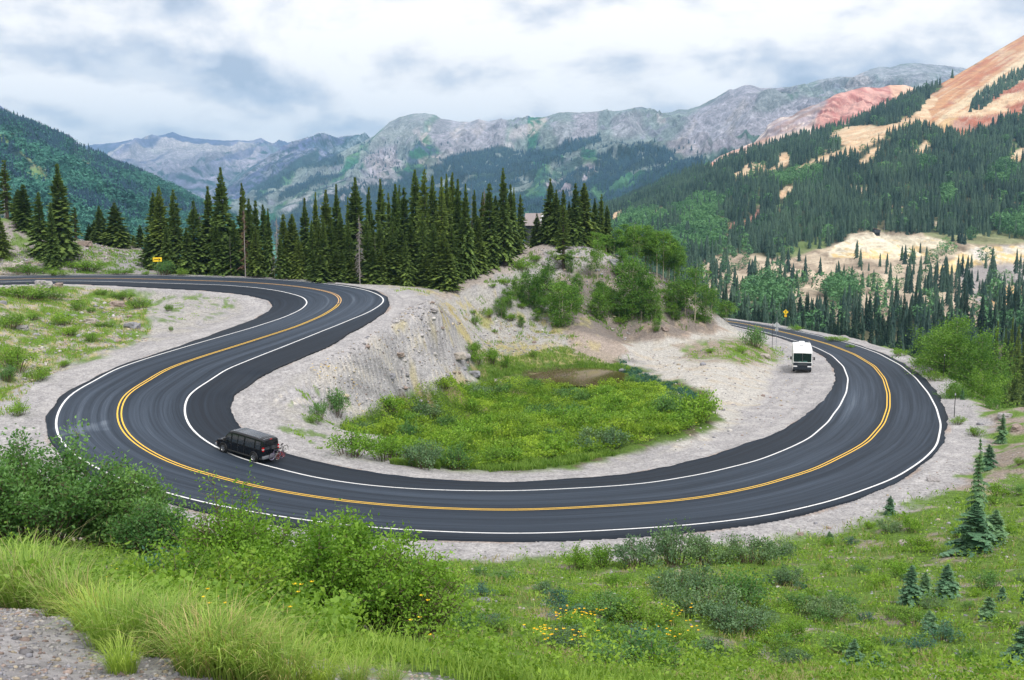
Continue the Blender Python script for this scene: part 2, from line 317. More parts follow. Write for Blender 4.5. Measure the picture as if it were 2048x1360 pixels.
for j, yy in enumerate(gy):
    d2 = (gx[:, None] - CPA[None, :, 0]) ** 2 + (yy - CPA[None, :, 1]) ** 2
    GZ[j] = kern(d2) @ WT[:n] + WT[n] + WT[n + 1] * gx + WT[n + 2] * yy
    GI[j] = np.argmin((gx[:, None] - RC[None, :, 0]) ** 2 + (yy - RC[None, :, 1]) ** 2, axis=1)
def road_sd(x, y):                                  # nearest road index (float) and signed offset
    ii = np.clip(np.round((x - GX0) / GS).astype(int), 0, len(gx) - 1); jj = np.clip(np.round((y - GY0) / GS).astype(int), 0, len(gy) - 1)
    k = GI[jj, ii]; best = np.full(x.shape, 1e18); bi = np.zeros(x.shape); bo = np.zeros(x.shape)
    for dk in (-2, -1, 0, 1, 2):
        q = np.clip(k + dk, 0, len(RC) - 1); rx = x - RC[q, 0]; ry = y - RC[q, 1]
        d = rx * rx + ry * ry; m = d < best
        al = rx * RT[q, 0] + ry * RT[q, 1]; of = rx * RN[q, 0] + ry * RN[q, 1]
        best = np.where(m, d, best); bi = np.where(m, q + np.clip(al, -.7, .7), bi); bo = np.where(m, of, bo)
    return np.clip(bi, 0, len(RC) - 1.001), bo, np.sqrt(best)
PDQ = unp(1180, 753, 19.75); PDC = (PDQ[0], PDQ[1]); PDZ = PDQ[2]
def hgt(x, y, detail=True):
    x = np.atleast_1d(np.asarray(x, float)); y = np.atleast_1d(np.asarray(y, float))
    fx = np.clip((x - GX0) / GS, 0, len(gx) - 1.001); fy = np.clip((y - GY0) / GS, 0, len(gy) - 1.001)
    i = fx.astype(int); j = fy.astype(int); u = fx - i; v = fy - j
    z = GZ[j, i] * (1 - u) * (1 - v) + GZ[j, i + 1] * u * (1 - v) + GZ[j + 1, i] * (1 - u) * v + GZ[j + 1, i + 1] * u * v
    si, of, dist = road_sd(x, y); k = si.astype(int)
    ae = RO['AE'][k]; be = RO['BE'][k]; over = np.where(of > 0, of - ae, be - of)          # metres outside the asphalt
    over = np.where(np.abs(dist - np.abs(of)) > 3, 99, over)
    sh = np.where(of > 0, SHA[k], SHB[k])
    if detail:
        r = np.hypot(x, y); away = sst(1, 7, over)
        nz = fbm(x / 9, y / 9, 4, 3) * .55 + fbm(x / 1.7, y / 1.7, 3, 9) * .13
        scr = ((of < 0) & (x > -26) & (x < 2) & (y > 75) & (y < 128)) * 1.0; nz = nz * (1 - .9 * scr)
        z = z + nz * away * sst(3, 25, r) * np.where(r < 60, .8, 1.0) + fbm(x / .35, y / .35, 2, 21) * .02 * (r < 30)
    fl = RC[k, 2] + (RC[np.minimum(k + 1, len(RC) - 1), 2] - RC[k, 2]) * (si - k) + RE[k] * np.clip(of, -12, 12)
    flat = fl - .05 - .03 * np.clip(over, 0, 20) + (pn(x / .8, y / .8, 5) * .03)
    b = sst(0, 1, (over - sh * .55) / (sh * .45 + 2.0))
    z2 = flat * (1 - b) + z * b
    rk = sst(148, 156, y) * sst(12, 22, x) * (1 - sst(172, 178, y)) * (over > 3); z2 = z2 + rk * (.9 * ridged(x / 7, y / 9, 4, 88) - .45)
    pd = ((x - PDC[0]) / 5.9) ** 2 + ((y - PDC[1]) / 6.8) ** 2; z2 = np.where(pd < 1.6, np.minimum(z2, PDZ - .35 + .45 * sst(.7, 1.6, pd) * 1.0), z2)
    return np.where(over < 0, fl - .10, z2)
def ground_at(px, D):                               # ground point on that image column at distance D
    x = (px - 1024) / F * D; x = x * 1.0; return np.array([x, D, float(hgt(x, D)[0])])
def ray_ground(px, py, Dmin=3, Dmax=420):           # where the sight line meets the ground
    r = ray(px, py); D = np.exp(np.linspace(math.log(Dmin), math.log(Dmax), 900)); P = r[None, :] * (D / r[1])[:, None]
    z = hgt(P[:, 0], P[:, 1]); below = P[:, 2] + ZC < z
    k = int(np.argmax(below)) if below.any() else len(D) - 1
    return np.array([P[k, 0], P[k, 1], z[k]])

# ------------------------------------------------------------------ ground cover map (what the soil itself is)
GREY = np.array([.315, .305, .31]); PULL = np.array([.375, .36, .335]); DIRT = np.array([.29, .24, .205]); TAN = np.array([.46, .40, .32])
GRASS = np.array([.105, .175, .035]); DRY = np.array([.40, .345, .17]); SOIL = np.array([.29, .245, .20]); MUD = np.array([.11, .10, .06]); LUSH = np.array([.09, .15, .03])
def lerp(a, b, t): return a + (b - a) * np.asarray(t)[..., None]
VEG = [ # polygons in the photo's frame: (poly, kind)
 ([(0,575),(60,570),(140,575),(230,582),(300,600),(290,640),(310,660),(250,690),(160,720),(100,745),(60,780),(20,830),(-200,840),(-200,570)], 'slope'),
 ([(230,580),(420,585),(470,600),(450,620),(330,650),(300,620)], 'sparse'),
 ([(560,800),(640,760),(700,800),(700,840),(640,860),(660,900),(620,900),(580,860)], 'sparse'),
 ([(800,600),(880,585),(940,600),(940,700),(880,650),(820,620)], 'drysparse'),
 ([(940,600),(1040,600),(1140,660),(1150,700),(1100,700),(960,690)], 'sparse'),
 ([(930,690),(1130,690),(1260,730),(1300,770),(1200,780),(950,760)], 'wet'),
 ([(650,860),(800,790),(950,765),(1250,740),(1420,790),(1440,840),(1380,870),(1240,905),(1150,935),(830,945),(650,900)], 'wet'),
 ([(1360,700),(1420,685),(1560,680),(1570,715),(1480,725),(1380,715)], 'island'),
 ([(1100,560),(1250,520),(1420,600),(1430,655),(1250,680),(1130,660)], 'rocky'),
]
def ground_color(x, y, z):
    px, py = proj(np.stack([x, y, z], -1)); si, of, dist = road_sd(x, y); k = si.astype(int); s = RS[k]
    over = np.where(of > 0, of - RO['AE'][k], RO['BE'][k] - of); over = np.where(np.abs(dist - np.abs(of)) > 3, 99, over)
    wpx = px + fbm(x / 4, y / 4, 3, 31) * 34; wpy = py + fbm(x / 4, y / 4, 3, 37) * 12
    c = np.broadcast_to(SOIL, x.shape + (3,)).copy(); veg = np.zeros(x.shape); n1 = fbm(x / 2.4, y / 2.4, 4, 41); n2 = fbm(x / .7, y / .7, 3, 43)
    # hillside below the viewpoint
    fg = ((y < 66) & (of > 0)) | (y < 50); fgv = sst(-.50, -.06, n1 + .5 * n2 + .12)
    fgc = lerp(lerp(np.array([.27, .235, .20]), DRY * .9, sst(0, .4, n2 + .1)), GRASS * 1.1, fgv)
    c = np.where(fg[..., None], fgc, c); veg = np.where(fg, fgv, veg)
    # graded gravel inside and outside the bend
    basin = (~fg) & ((x > -25) | ((s > 205) & (of > 0) & (y < 140)))
    c = np.where(basin[..., None], lerp(PULL * .95, GREY, sst(-.3, .3, n1)), c)
    scree = pmask(wpx, wpy, [(560,800),(640,730),(780,610),(860,600),(900,640),(960,745),(900,775),(720,840),(640,830)], 14)
    st = fbm((.88 * x - .47 * y) / .55, (.47 * x + .88 * y) / 11, 4, 51); c = lerp(c, lerp(lerp(GREY * .78, GREY * 1.16, sst(-.35, -.05, st)), np.array([.52, .48, .43]), sst(.1, .5, st)), scree)
    pull = pmask(wpx, wpy, [(1240,690),(1330,670),(1470,655),(1600,690),(1680,740),(1640,850),(1400,930),(1300,930),(1420,860),(1440,800),(1330,760)], 10)
    c = lerp(c, lerp(PULL * 1.2, np.array([.46, .41, .34]), sst(.05, .4, fbm(x / 5, y / 1.3, 4, 61))), pull * .9)
    for poly, kind in VEG:
        m = pmask(wpx, wpy, poly, 12)
        if kind == 'slope':
            v = sst(-.05, .2, n1); v = sst(-.22, .12, n1); cc = lerp(lerp(np.array([.36, .33, .31]), DRY, sst(0, .3, n2)), GRASS * 1.15, v); f = m; v = v * m
        elif kind == 'sparse': v = sst(.18, .38, n1 + .3 * n2) * .8 * m; cc = GRASS * 1.1; f = v
        elif kind == 'drysparse': v = sst(.1, .3, n1 + .4 * n2) * .8 * m; cc = DRY; f = v
        elif kind == 'wet': m = m * (1 - sst(ZC - 18.5, ZC - 17.8, z)); v = m; cc = lerp(LUSH, MUD, sst(.05, .4, n1)); f = m
        elif kind == 'island': v = sst(-.1, .2, n1) * m; cc = lerp(SOIL, GRASS * 1.2, v); f = m
        else: v = sst(-.02, .28, n1) * m; cc = lerp(lerp(DIRT, np.array([.36, .30, .27]), sst(-.2, .3, n2)), GRASS, v * .8); f = m
        c = lerp(c, np.broadcast_to(cc, c.shape), f); veg = np.maximum(veg * (1 - m), v)
    # pond bank, mounds, bench of dry grass
    c = lerp(c, DIRT * 1.15, pmask(wpx, wpy, [(1120,665),(1200,655),(1250,690),(1220,740),(1150,700)], 8) * .9)
    c = lerp(c, np.array([.33, .26, .21]), pmask(wpx, wpy, [(1210,650),(1420,640),(1440,660),(1330,672),(1240,682)], 8) * .9)
    c = lerp(c, DRY * .9, pmask(wpx, wpy, [(960,690),(1120,690),(1160,720),(960,725)], 8) * sst(-.2, .2, n2) * .8)
    c = lerp(c, np.array([.34, .30, .27]), pmask(wpx, wpy, [(880,585),(950,555),(1060,485),(1110,485),(1060,520),(980,560),(900,595)], 5))
    ob = (of > 0) & (s > 55) & (s < 150) & (over > 2.5) & (y > 62); c = np.where(ob[..., None], lerp(lerp(SOIL * .95, np.array([.30, .26, .23]), sst(-.2, .3, n2)), GRASS * 1.2, sst(-.05, .2, n1)), c); veg = np.where(ob, sst(-.05, .2, n1), veg)
    kn = pmask(wpx, wpy, VEG[-1][0], 10); c = lerp(c, np.array([.17, .15, .14]), kn * sst(.05, .35, ridged(x / 3.1, (y + 2 * z) / 4, 4, 66) - .25) * .8)
    # left hill beyond the upper road
    hl = (y > 140) & (x < -40); c = np.where(hl[..., None], lerp(lerp(np.array([.30, .27, .26]), np.array([.27, .18, .14]), sst(-85, -110, x) * .8), GRASS * 1.2, sst(-.02, .2, n1) * .9), c)
    gr = pmask(wpx, wpy, [(225,530),(245,505),(300,512),(300,545),(230,547)], 5); c = lerp(c, GREY * .9, gr)
    # forest floor behind the upper road, valley sides
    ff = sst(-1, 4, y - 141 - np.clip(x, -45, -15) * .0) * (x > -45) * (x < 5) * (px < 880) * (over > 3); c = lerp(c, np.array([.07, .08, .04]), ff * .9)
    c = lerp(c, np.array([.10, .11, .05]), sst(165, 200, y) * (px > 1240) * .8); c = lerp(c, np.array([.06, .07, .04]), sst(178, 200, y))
    c = lerp(c, DRY, ((over > 2) & (of < 0) & (s > 245) & (s < 285)) * sst(.1, .4, n1) * .6 * (y < 145))
    # shoulders
    shd = np.where(of > 0, SHA[k], SHB[k]); edge = 1 - sst(-.6, .9, (over - shd) + n1 * 1.6)
    lightg = lerp(GREY * 1.08, np.array([.42, .405, .405]), sst(-.2, .3, n1 * .6))
    tr = fbm(over * 1.4, s / 18, 3, 71); lightg = lerp(lightg, GREY * .88, sst(.1, .4, tr) * .6)
    c = lerp(c, lightg, edge); veg = veg * (1 - edge)
    c = lerp(c, np.array([.33, .25, .20]), ((over > -.1) & (over < .28)) * sst(.0, .3, pn(s / 6, over * 0 + of * 0, 77)) * .7)
    # gravel turn-out under the photographer
    go = 1 - sst(-.25, .35, (y - 5.6 + .45 * (x + 2.2)) + n1 * .5 + n2 * .3); go *= (y < 12)
    c = lerp(c, np.array([.36, .345, .35]), go); veg = veg * (1 - go)
    return np.clip(c, .01, .9), veg, over

TH0, TH1, NTH, NR = math.radians(-44), math.radians(44), 900, 900
th = np.linspace(TH0, TH1, NTH); rr = np.concatenate([np.linspace(.4, 2, 12)[:-1], np.exp(np.linspace(math.log(2), math.log(440), NR))]); NR = len(rr)
TX = rr[:, None] * np.sin(th)[None, :]; TY = rr[:, None] * np.cos(th)[None, :] - .0
TZ = np.empty_like(TX); TCOL = np.empty(TX.shape + (3,)); TVEG = np.empty_like(TX)
for a in range(0, NR, 60):
    b = slice(a, a + 60); TZ[b] = hgt(TX[b].ravel(), TY[b].ravel()).reshape(TX[b].shape)
    c_, v_, _o = ground_color(TX[b], TY[b], TZ[b]); TCOL[b] = c_; TVEG[b] = v_
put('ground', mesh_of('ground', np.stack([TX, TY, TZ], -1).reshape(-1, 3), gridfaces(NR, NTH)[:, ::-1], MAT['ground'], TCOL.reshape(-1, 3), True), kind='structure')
# the turn-out behind the camera and the land around, coarse
bx = np.linspace(-700, 700, 60); by = np.linspace(-500, 20, 40); BX, BY = np.meshgrid(bx, by)
BZ = ZC - 1.9 - .0 * BX - np.clip(BX, 0, 900) * .18 - .05 * np.abs(np.minimum(BX, 0)) - .25 - 8 * sst(-8, 20, BY) * 1.0 - 3 * sst(2, 20, np.abs(BX))
put('hillside', mesh_of('hillside', np.stack([BX, BY, BZ], -1).reshape(-1, 3), gridfaces(40, 60), MAT['ground'], np.broadcast_to(SOIL, (2400, 3)), True), kind='structure')

# ------------------------------------------------------------------ asphalt and painted lines
def strip(name, i0, i1, fa, fb, nac, lift, mat, step=.5, skirt=0, **props):
    ii = np.arange(i0, i1, step); wa = np.array([fa(v) for v in ii]); wb = np.array([fb(v) for v in ii])
    t = np.linspace(0, 1, nac); of = wa[:, None] * (1 - t) + wb[:, None] * t
    I = np.repeat(ii[:, None], nac, 1); P = road_pt(I, of, lift)
    fc = gridfaces(len(ii), nac)
    V = P.reshape(-1, 3)
    if skirt:
        P2 = P.copy(); P2[..., 2] -= skirt; P2 = P2[:, [0, -1]]; base = len(V); V = np.vstack([V, P2.reshape(-1, 3)]); m = len(ii)
        for side, col in ((0, 0), (1, nac - 1)):
            a = np.arange(m - 1) * nac + col; b = base + np.arange(m - 1) * 2 + side
            fc = np.vstack([fc, np.stack([a, a + nac, b + 2, b], 1)])
    me = mesh_of(name, V, fc, mat, smooth=True)
    o = put(name, me, **props); return o, I, of
def RF(k): return lambda i: float(np.interp(i, np.arange(len(RC)), RO[k]))
m, t, b, o_ = new_mat('asphalt')
at = N('ShaderNodeAttribute', t, attribute_name='lane')     # x: along the road / 100, y: across in metres
sx = N('ShaderNodeSeparateXYZ', t); L(at.outputs['Vector'], sx.inputs[0], t)
cmb = N('ShaderNodeCombineXYZ', t); L(M('MULTIPLY', sx.outputs[0], .25, t), cmb.inputs[0], t); L(M('MULTIPLY', sx.outputs[1], 2.3, t), cmb.inputs[1], t)
str1 = N('ShaderNodeTexNoise', t); L(cmb.outputs[0], str1.inputs[0], t); str1.inputs['Scale'].default_value = 1; str1.inputs['Detail'].default_value = 5; str1.inputs['Roughness'].default_value = .65
cm2 = N('ShaderNodeCombineXYZ', t); L(M('MULTIPLY', sx.outputs[0], .9, t), cm2.inputs[0], t); L(M('MULTIPLY', sx.outputs[1], 7.5, t), cm2.inputs[1], t)
str2 = N('ShaderNodeTexNoise', t); L(cm2.outputs[0], str2.inputs[0], t); str2.inputs['Scale'].default_value = 1; str2.inputs['Detail'].default_value = 4; str2.inputs['Roughness'].default_value = .7
wear = N('ShaderNodeAttribute', t, attribute_name='wear')
g = M('ADD', M('MULTIPLY', M('SUBTRACT', str1.outputs['Fac'], .5, t), 1.0, t), M('MULTIPLY', M('SUBTRACT', str2.outputs['Fac'], .5, t), .5, t), t)
g = M('ADD', M('ADD', g, wear.outputs['Fac'], t), M('MULTIPLY', M('SUBTRACT', tex(t, 26, 4, .8), .5, t), .5, t), t)
base = ramp(g, [(0, (.007, .010, .016)), (.38, (.016, .024, .037)), (.7, (.044, .060, .086)), (1, (.12, .145, .18))], t)
L(base, b.inputs['Base Color'], t); b.inputs['Roughness'].default_value = .8; b.inputs['Specular IOR Level'].default_value = .22
bp = N('ShaderNodeBump', t); bp.inputs['Strength'].default_value = .35; bp.inputs['Distance'].default_value = .012; L(tex(t, 60, 3, .7), bp.inputs['Height'], t); L(bp.outputs[0], b.inputs['Normal'], t)
MAT['asphalt'] = m
i0, i1 = 2, len(RC) - 3
jag = lambda k, sgn, seed: (lambda i: RF(k)(i) + sgn * (float(pn(np.array(i / 3.), np.array(.5), seed)) * .28 + float(pn(np.array(i / .9), np.array(.5), seed)) * .10))
ro, I, of = strip('road', i0, i1, jag('AE', 1, 3), jag('BE', -1, 8), 25, 0, MAT['asphalt'], skirt=.2, kind='structure')
me = ro.data; nv = len(me.vertices); lane = np.zeros((nv, 3), np.float32); nm = I.size
s_ = I.ravel() - NPRE; ofr = of.ravel(); lane[:nm, 0] = I.ravel() / 10.; lane[:nm, 1] = ofr
aw = np.interp(I.ravel(), np.arange(len(RC)), RO['A']); bw = np.interp(I.ravel(), np.arange(len(RC)), RO['B'])
cA = aw / 2; cB = bw / 2
wr = .42 + .10 * np.exp(-((ofr - cA - .85) / .5) ** 2) + .10 * np.exp(-((ofr - cA + .85) / .5) ** 2) + .12 * np.exp(-((ofr - cB - .9) / .55) ** 2) + .12 * np.exp(-((ofr - cB + .9) / .55) ** 2)
wr -= .22 * sst(-.1, .5, ofr - aw) + .22 * sst(-.1, .5, bw - ofr) + .10 * np.exp(-(ofr / .7) ** 2)
wr += .22 * np.exp(-((s_ - 113) / 14) ** 2) * sst(.2, 1.6, cB * .3 - ofr) + .20 * np.exp(-((s_ - 208) / 11) ** 2) * sst(-4.2, -1, ofr) * .7
wr += .30 * (np.abs(s_ - 209.2 + .25 * ofr) < 1.1) * ((ofr > .8) & (ofr < 4.4)) * (.6 + pn(ofr * 2, s_, 5)) + .16 * np.exp(-((s_ - 258) / 18) ** 2)
w3 = np.zeros(nv, np.float32); w3[:nm] = wr
a = me.attributes.new('lane', 'FLOAT_VECTOR', 'POINT'); a.data.foreach_set('vector', lane.ravel())
a = me.attributes.new('wear', 'FLOAT', 'POINT'); a.data.foreach_set('value', w3)
def paint(name, col, worn):
    m, t, b, o = new_mat(name); nz = tex(t, 5, 8, .8); nz2 = tex(t, 40, 2)
    f = M('MULTIPLY', ramp(nz, [(worn, 0.0), (worn + .12, 1)], t), ramp(nz2, [(.30, .65), (.45, 1)], t), t)
    L(mix(f, (.10, .10, .11), col, t), b.inputs['Base Color'], t); b.inputs['Roughness'].default_value = .7; return m
MAT['white_line'] = paint('white_road_paint', (.74, .74, .74), .33); MAT['yellow_line'] = paint('yellow_road_paint', (.78, .48, .06), .30)
MAT['faded_line'] = paint('faded_yellow_road_paint', (.66, .40, .16), .36)
hw = lambda i: .085
seg = NPRE + 262
strip('road_marking', i0, i1, lambda i: RF('A')(i) - .075, lambda i: RF('A')(i) + .075, 2, .006, MAT['white_line'], kind='structure')
strip('road_marking', i0, i1, lambda i: RF('B')(i) - .075, lambda i: RF('B')(i) + .075, 2, .006, MAT['white_line'], kind='structure')
for d in (-.14, .14):
    strip('road_marking', i0, seg, lambda i: d - .055, lambda i: d + .055, 2, .006, MAT['yellow_line'], kind='structure')
    strip('road_marking', seg, i1, lambda i: d - .06, lambda i: d + .06, 2, .006, MAT['faded_line'], kind='structure')

# ------------------------------------------------------------------ the mountains: real slopes at their own distances
def loft(name, lines, ncol, nrow, amp, lam, colorfn, mat, seed, px0=None, px1=None, ridge_j=2.0, back=1.25, aniso=3.0, crisp=.75):
    px0 = px0 if px0 is not None else min(p[0] for p in lines[0]); px1 = px1 if px1 is not None else max(p[0] for p in lines[0])
    cx = np.linspace(px0, px1, ncol)
    ky = np.array([np.interp(cx, [p[0] for p in l], [p[1] for p in l]) for l in lines]); kD = np.array([np.interp(cx, [p[0] for p in l], [p[2] for p in l]) for l in lines])
    K = len(lines); t = np.linspace(0, K - 1, nrow); k = np.clip(t.astype(int), 0, K - 2); f = (t - k)[:, None]
    PY = ky[k] * (1 - f) + ky[k + 1] * f; PD = kD[k] * (1 - f) + kD[k + 1] * f
    PX = np.broadcast_to(cx, PY.shape)
    P = unpD(PX, PY, PD)
    tt = (t / (K - 1))[:, None] * np.ones_like(PX)
    u = P[..., 0] / lam; v = P[..., 1] / lam / aniso
    wu = u + .9 * fbm(u * .6, v * 1.2, 3, seed + 50)
    rg = ridged(wu, v, 6, seed) - .45; rg = rg + .22 * (ridged(wu * 4.3, v * 3.1, 4, seed + 31) - .45)
    env = sst(0, .16, tt) * (1 - .6 * sst(.7, 1, tt))
    px_m = PD / F
    P[..., 2] += rg * amp * env + ridge_j * px_m * (fbm(PX / 22, tt * 9, 4, seed + 7)) * (1 - env * .7)
    P[..., 1] += -rg * amp * .7 * env
    # the far side of the ridge
    b1 = P[0].copy(); b1[:, 1] *= 1.06; b1[:, 0] *= 1.06; b1[:, 2] -= (back - 1) * .25 * kD[0]
    b2 = P[0].copy(); b2[:, 1] *= 1.2; b2[:, 0] *= 1.2; b2[:, 2] -= (back - 1) * 1.1 * kD[0]
    ax, ay = proj(P); col = colorfn(ax, ay, P, tt, rg)
    if crisp: col = np.clip(col * (1 + crisp * (ridged(P[..., 0] / lam * 3.4 + .3 * v, P[..., 2] / lam * 1.1, 5, seed + 3) - .42))[..., None], .01, .9)
    V = np.concatenate([b2[None], b1[None], P]); CC = np.concatenate([col[:1], col[:1], col])
    o = put(name, mesh_of(name, V.reshape(-1, 3), gridfaces(nrow + 2, ncol), mat, CC.reshape(-1, 3), True), kind='structure')
    return dict(P=P, px=ax, py=ay, t=tt, rg=rg, o=o)
def nn(P, lx, ly, o, s): return fbm(P[..., 0] / lx, P[..., 1] / ly + P[..., 2] / lx * .8, o, s)
def sz(a, k=1.0): return (0, 0) if a is None else a
def blend(c, col, m): return lerp(c, np.broadcast_to(np.array(col), c.shape), m)
def wob(px, py, P, sx, sy, seed, L): return px + fbm(P[..., 0] / L, P[..., 2] / L, 3, seed) * sx, py + fbm(P[..., 0] / L + 9, P[..., 2] / L, 3, seed + 5) * sy
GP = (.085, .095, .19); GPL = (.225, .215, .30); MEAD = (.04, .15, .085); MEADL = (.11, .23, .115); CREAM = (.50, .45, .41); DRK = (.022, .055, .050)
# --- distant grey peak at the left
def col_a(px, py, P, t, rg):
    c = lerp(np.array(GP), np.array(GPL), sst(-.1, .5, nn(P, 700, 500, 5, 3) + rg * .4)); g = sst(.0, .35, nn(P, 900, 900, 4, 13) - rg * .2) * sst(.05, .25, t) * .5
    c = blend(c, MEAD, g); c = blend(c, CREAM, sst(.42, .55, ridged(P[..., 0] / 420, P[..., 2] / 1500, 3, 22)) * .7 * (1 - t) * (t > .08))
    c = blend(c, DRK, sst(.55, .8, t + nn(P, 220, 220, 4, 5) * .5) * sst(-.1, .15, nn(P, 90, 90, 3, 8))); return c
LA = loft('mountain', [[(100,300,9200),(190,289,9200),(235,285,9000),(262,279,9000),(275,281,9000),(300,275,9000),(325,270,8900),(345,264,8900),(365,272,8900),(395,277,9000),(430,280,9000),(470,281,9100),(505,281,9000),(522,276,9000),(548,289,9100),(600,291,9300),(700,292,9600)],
    [(100,345,7600),(345,335,7400),(700,345,7800)], [(100,420,6000),(400,420,5800),(700,425,6000)]], 620, 150, 260, 800, col_a, MAT['rock_far'], 11, ridge_j=1.6)
# --- spur between: dark speckled forest on pale rock
def col_b(px, py, P, t, rg):
    c = lerp(np.array(GP) * 1.05, np.array((.27, .27, .34)), sst(-.2, .4, nn(P, 160, 160, 5, 33)))
    c = blend(c, MEAD, sst(0, .3, nn(P, 500, 500, 3, 36)) * .4)
    w1 = sst(.02, .10, nn(P, 36, 36, 4, 37) + .22 * nn(P, 320, 300, 2, 38) - .05 + .1 * t); c = blend(c, DRK, w1 * .85)
    qx, qy = wob(px, py, P, 12, 8, 91, 200)
    c = blend(c, DRK, pmask(qx, qy, [(505,380),(560,345),(605,315),(640,300),(632,325),(590,350),(530,395)], 4) * .9); return c
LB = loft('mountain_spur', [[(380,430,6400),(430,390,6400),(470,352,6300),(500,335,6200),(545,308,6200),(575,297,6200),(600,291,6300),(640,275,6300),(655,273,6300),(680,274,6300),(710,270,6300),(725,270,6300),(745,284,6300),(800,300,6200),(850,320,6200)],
    [(380,445,5600),(480,400,5400),(600,350,5200),(850,380,5200)], [(380,500,4600),(600,470,4400),(850,450,4400)]], 420, 150, 170, 420, col_b, MAT['rock_far'], 17, ridge_j=2.0)
# --- the long central range
FOR = [[(795,351),(812,341),(866,325),(895,312),(950,304),(1000,292),(1040,300),(1061,302),(1110,300),(1156,281),(1205,268),(1205,281),(1158,297),(1098,328),(1040,360),(1000,380),(930,380),(800,395),(740,395)],
 [(600,326),(632,311),(671,314),(668,329),(640,338),(615,335)], [(560,352),(600,338),(560,372),(500,402),(505,392)],
 [(1100,400),(1171,326),(1215,300),(1268,292),(1310,290),(1346,302),(1354,318),(1325,322),(1293,332),(1244,359),(1207,393),(1190,440),(1090,440)],
 [(1000,330),(1061,303),(1060,316),(1024,345),(1000,350)], [(860,346),(930,330),(1000,335),(1000,352),(930,350)], [(1350,325),(1420,322),(1415,335),(1340,350),(1230,400),(1200,400),(1300,345)],
 [(600,420),(680,380),(760,370),(900,380),(1100,400),(1100,480),(500,480)], [(1228,286),(1245,283),(1250,292),(1225,296)], [(560,395),(620,365),(680,350),(640,372),(590,400)]]
def col_c(px, py, P, t, rg):
    qx, qy = wob(px, py, P, 26, 15, 61, 260); n = nn(P, 260, 260, 5, 62); n2 = nn(P, 60, 70, 4, 63)
    c = lerp(np.array(MEAD), np.array(MEADL), sst(-.1, .4, n)); c = blend(c, GP, sst(.02, .32, n2 + .5 * nn(P, 600, 500, 3, 66) + rg * .25 - .16) * .7)
    for poly, cc, a in (([(730,300),(790,240),(850,226),(900,238),(860,262),(800,290),(760,320)], (.27, .30, .27), .5), ([(880,238),(1005,236),(1005,292),(960,300),(900,310),(870,290)], (.33, .31, .355), .85),
        ([(730,330),(760,300),(795,296),(790,330),(750,356),(735,345)], (.38, .33, .37), .9), ([(1340,290),(1400,225),(1490,170),(1570,178),(1640,200),(1600,260),(1450,300),(1380,310)], (.34, .32, .375), .9),
        ([(1150,235),(1190,228),(1195,272),(1145,275)], (.33, .31, .35), .9), ([(1230,235),(1270,225),(1290,265),(1240,268)], (.27, .27, .30), .7), ([(1110,365),(1180,330),(1205,335),(1140,392),(1120,385)], (.36, .32, .37), 1),
        ([(1080,262),(1140,252),(1145,290),(1095,300)], (.26, .27, .29), .7), ([(1640,160),(1740,133),(1830,126),(1950,140),(1900,170),(1700,190),(1640,190)], (.30, .31, .36), .55),
        ([(560,430),(650,390),(740,350),(790,350),(700,430),(600,460)], (.36, .33, .38), .6), ([(1560,185),(1500,225),(1440,262),(1500,240),(1570,215)], (.26, .29, .29), .3)):
        c = blend(c, cc, pmask(qx, qy, poly, 10) * a)
    for poly in ([(1020,262),(1090,238),(1095,246),(1060,270),(1020,275)], [(1311,226),(1326,226),(1328,243),(1313,245)], [(1340,300),(1365,287),(1390,292),(1410,313),(1380,312)], [(1165,352),(1200,335),(1204,340),(1170,360)], [(740,330),(752,322),(768,352),(755,356)],
        [(770,320),(786,300),(790,310),(775,340)], [(905,270),(925,248),(932,248),(914,280)], [(940,262),(965,242),(968,248),(945,275)], [(842,255),(870,250),(865,280),(850,290),(845,270)], [(835,322),(900,300),(900,306),(840,330)], [(1000,292),(1025,285),(1030,293),(1004,300)], [(1250,303),(1260,295),(1248,305)], [(1350,285),(1395,240),(1400,245),(1360,285)], [(1455,260),(1485,205),(1492,215),(1470,270)], [(1690,165),(1725,140),(1740,175),(1735,185),(1700,180)]):
        c = blend(c, CREAM, pmask(qx, qy, poly, 5) * sst(-.35, .1, n2 + .1) * .85)
    c = blend(c, (.05, .13, .07), pmask(qx, qy, [(1510,205),(1522,185),(1600,178),(1560,205),(1530,222),(1508,225)], 5) * .8)
    sc_ = sst(.35, .55, ridged(P[..., 0] / 130, P[..., 2] / 700, 3, 69)) * (t < .6) * .55; c = blend(c, (.36, .35, .40), sc_)
    f = np.zeros(px.shape)
    for p in FOR: f = np.maximum(f, pmask(qx, qy, p, 4))
    f = np.maximum(f, .9 * sst(.1, .16, nn(P, 40, 40, 3, 71) + .25 * nn(P, 400, 300, 2, 72) - .06) * sst(.25, .45, t) * (px < 1340))
    f *= sst(-.42, -.30, n2 + nn(P, 200, 200, 2, 74) * .4)
    c = blend(c, DRK, f * .92); c = blend(c, (.035, .12, .075), sst(.45, .62, t + .3 * n) * (1 - f) * sst(0, .2, n2 + .1) * .8)
    col_c.f = f; return c
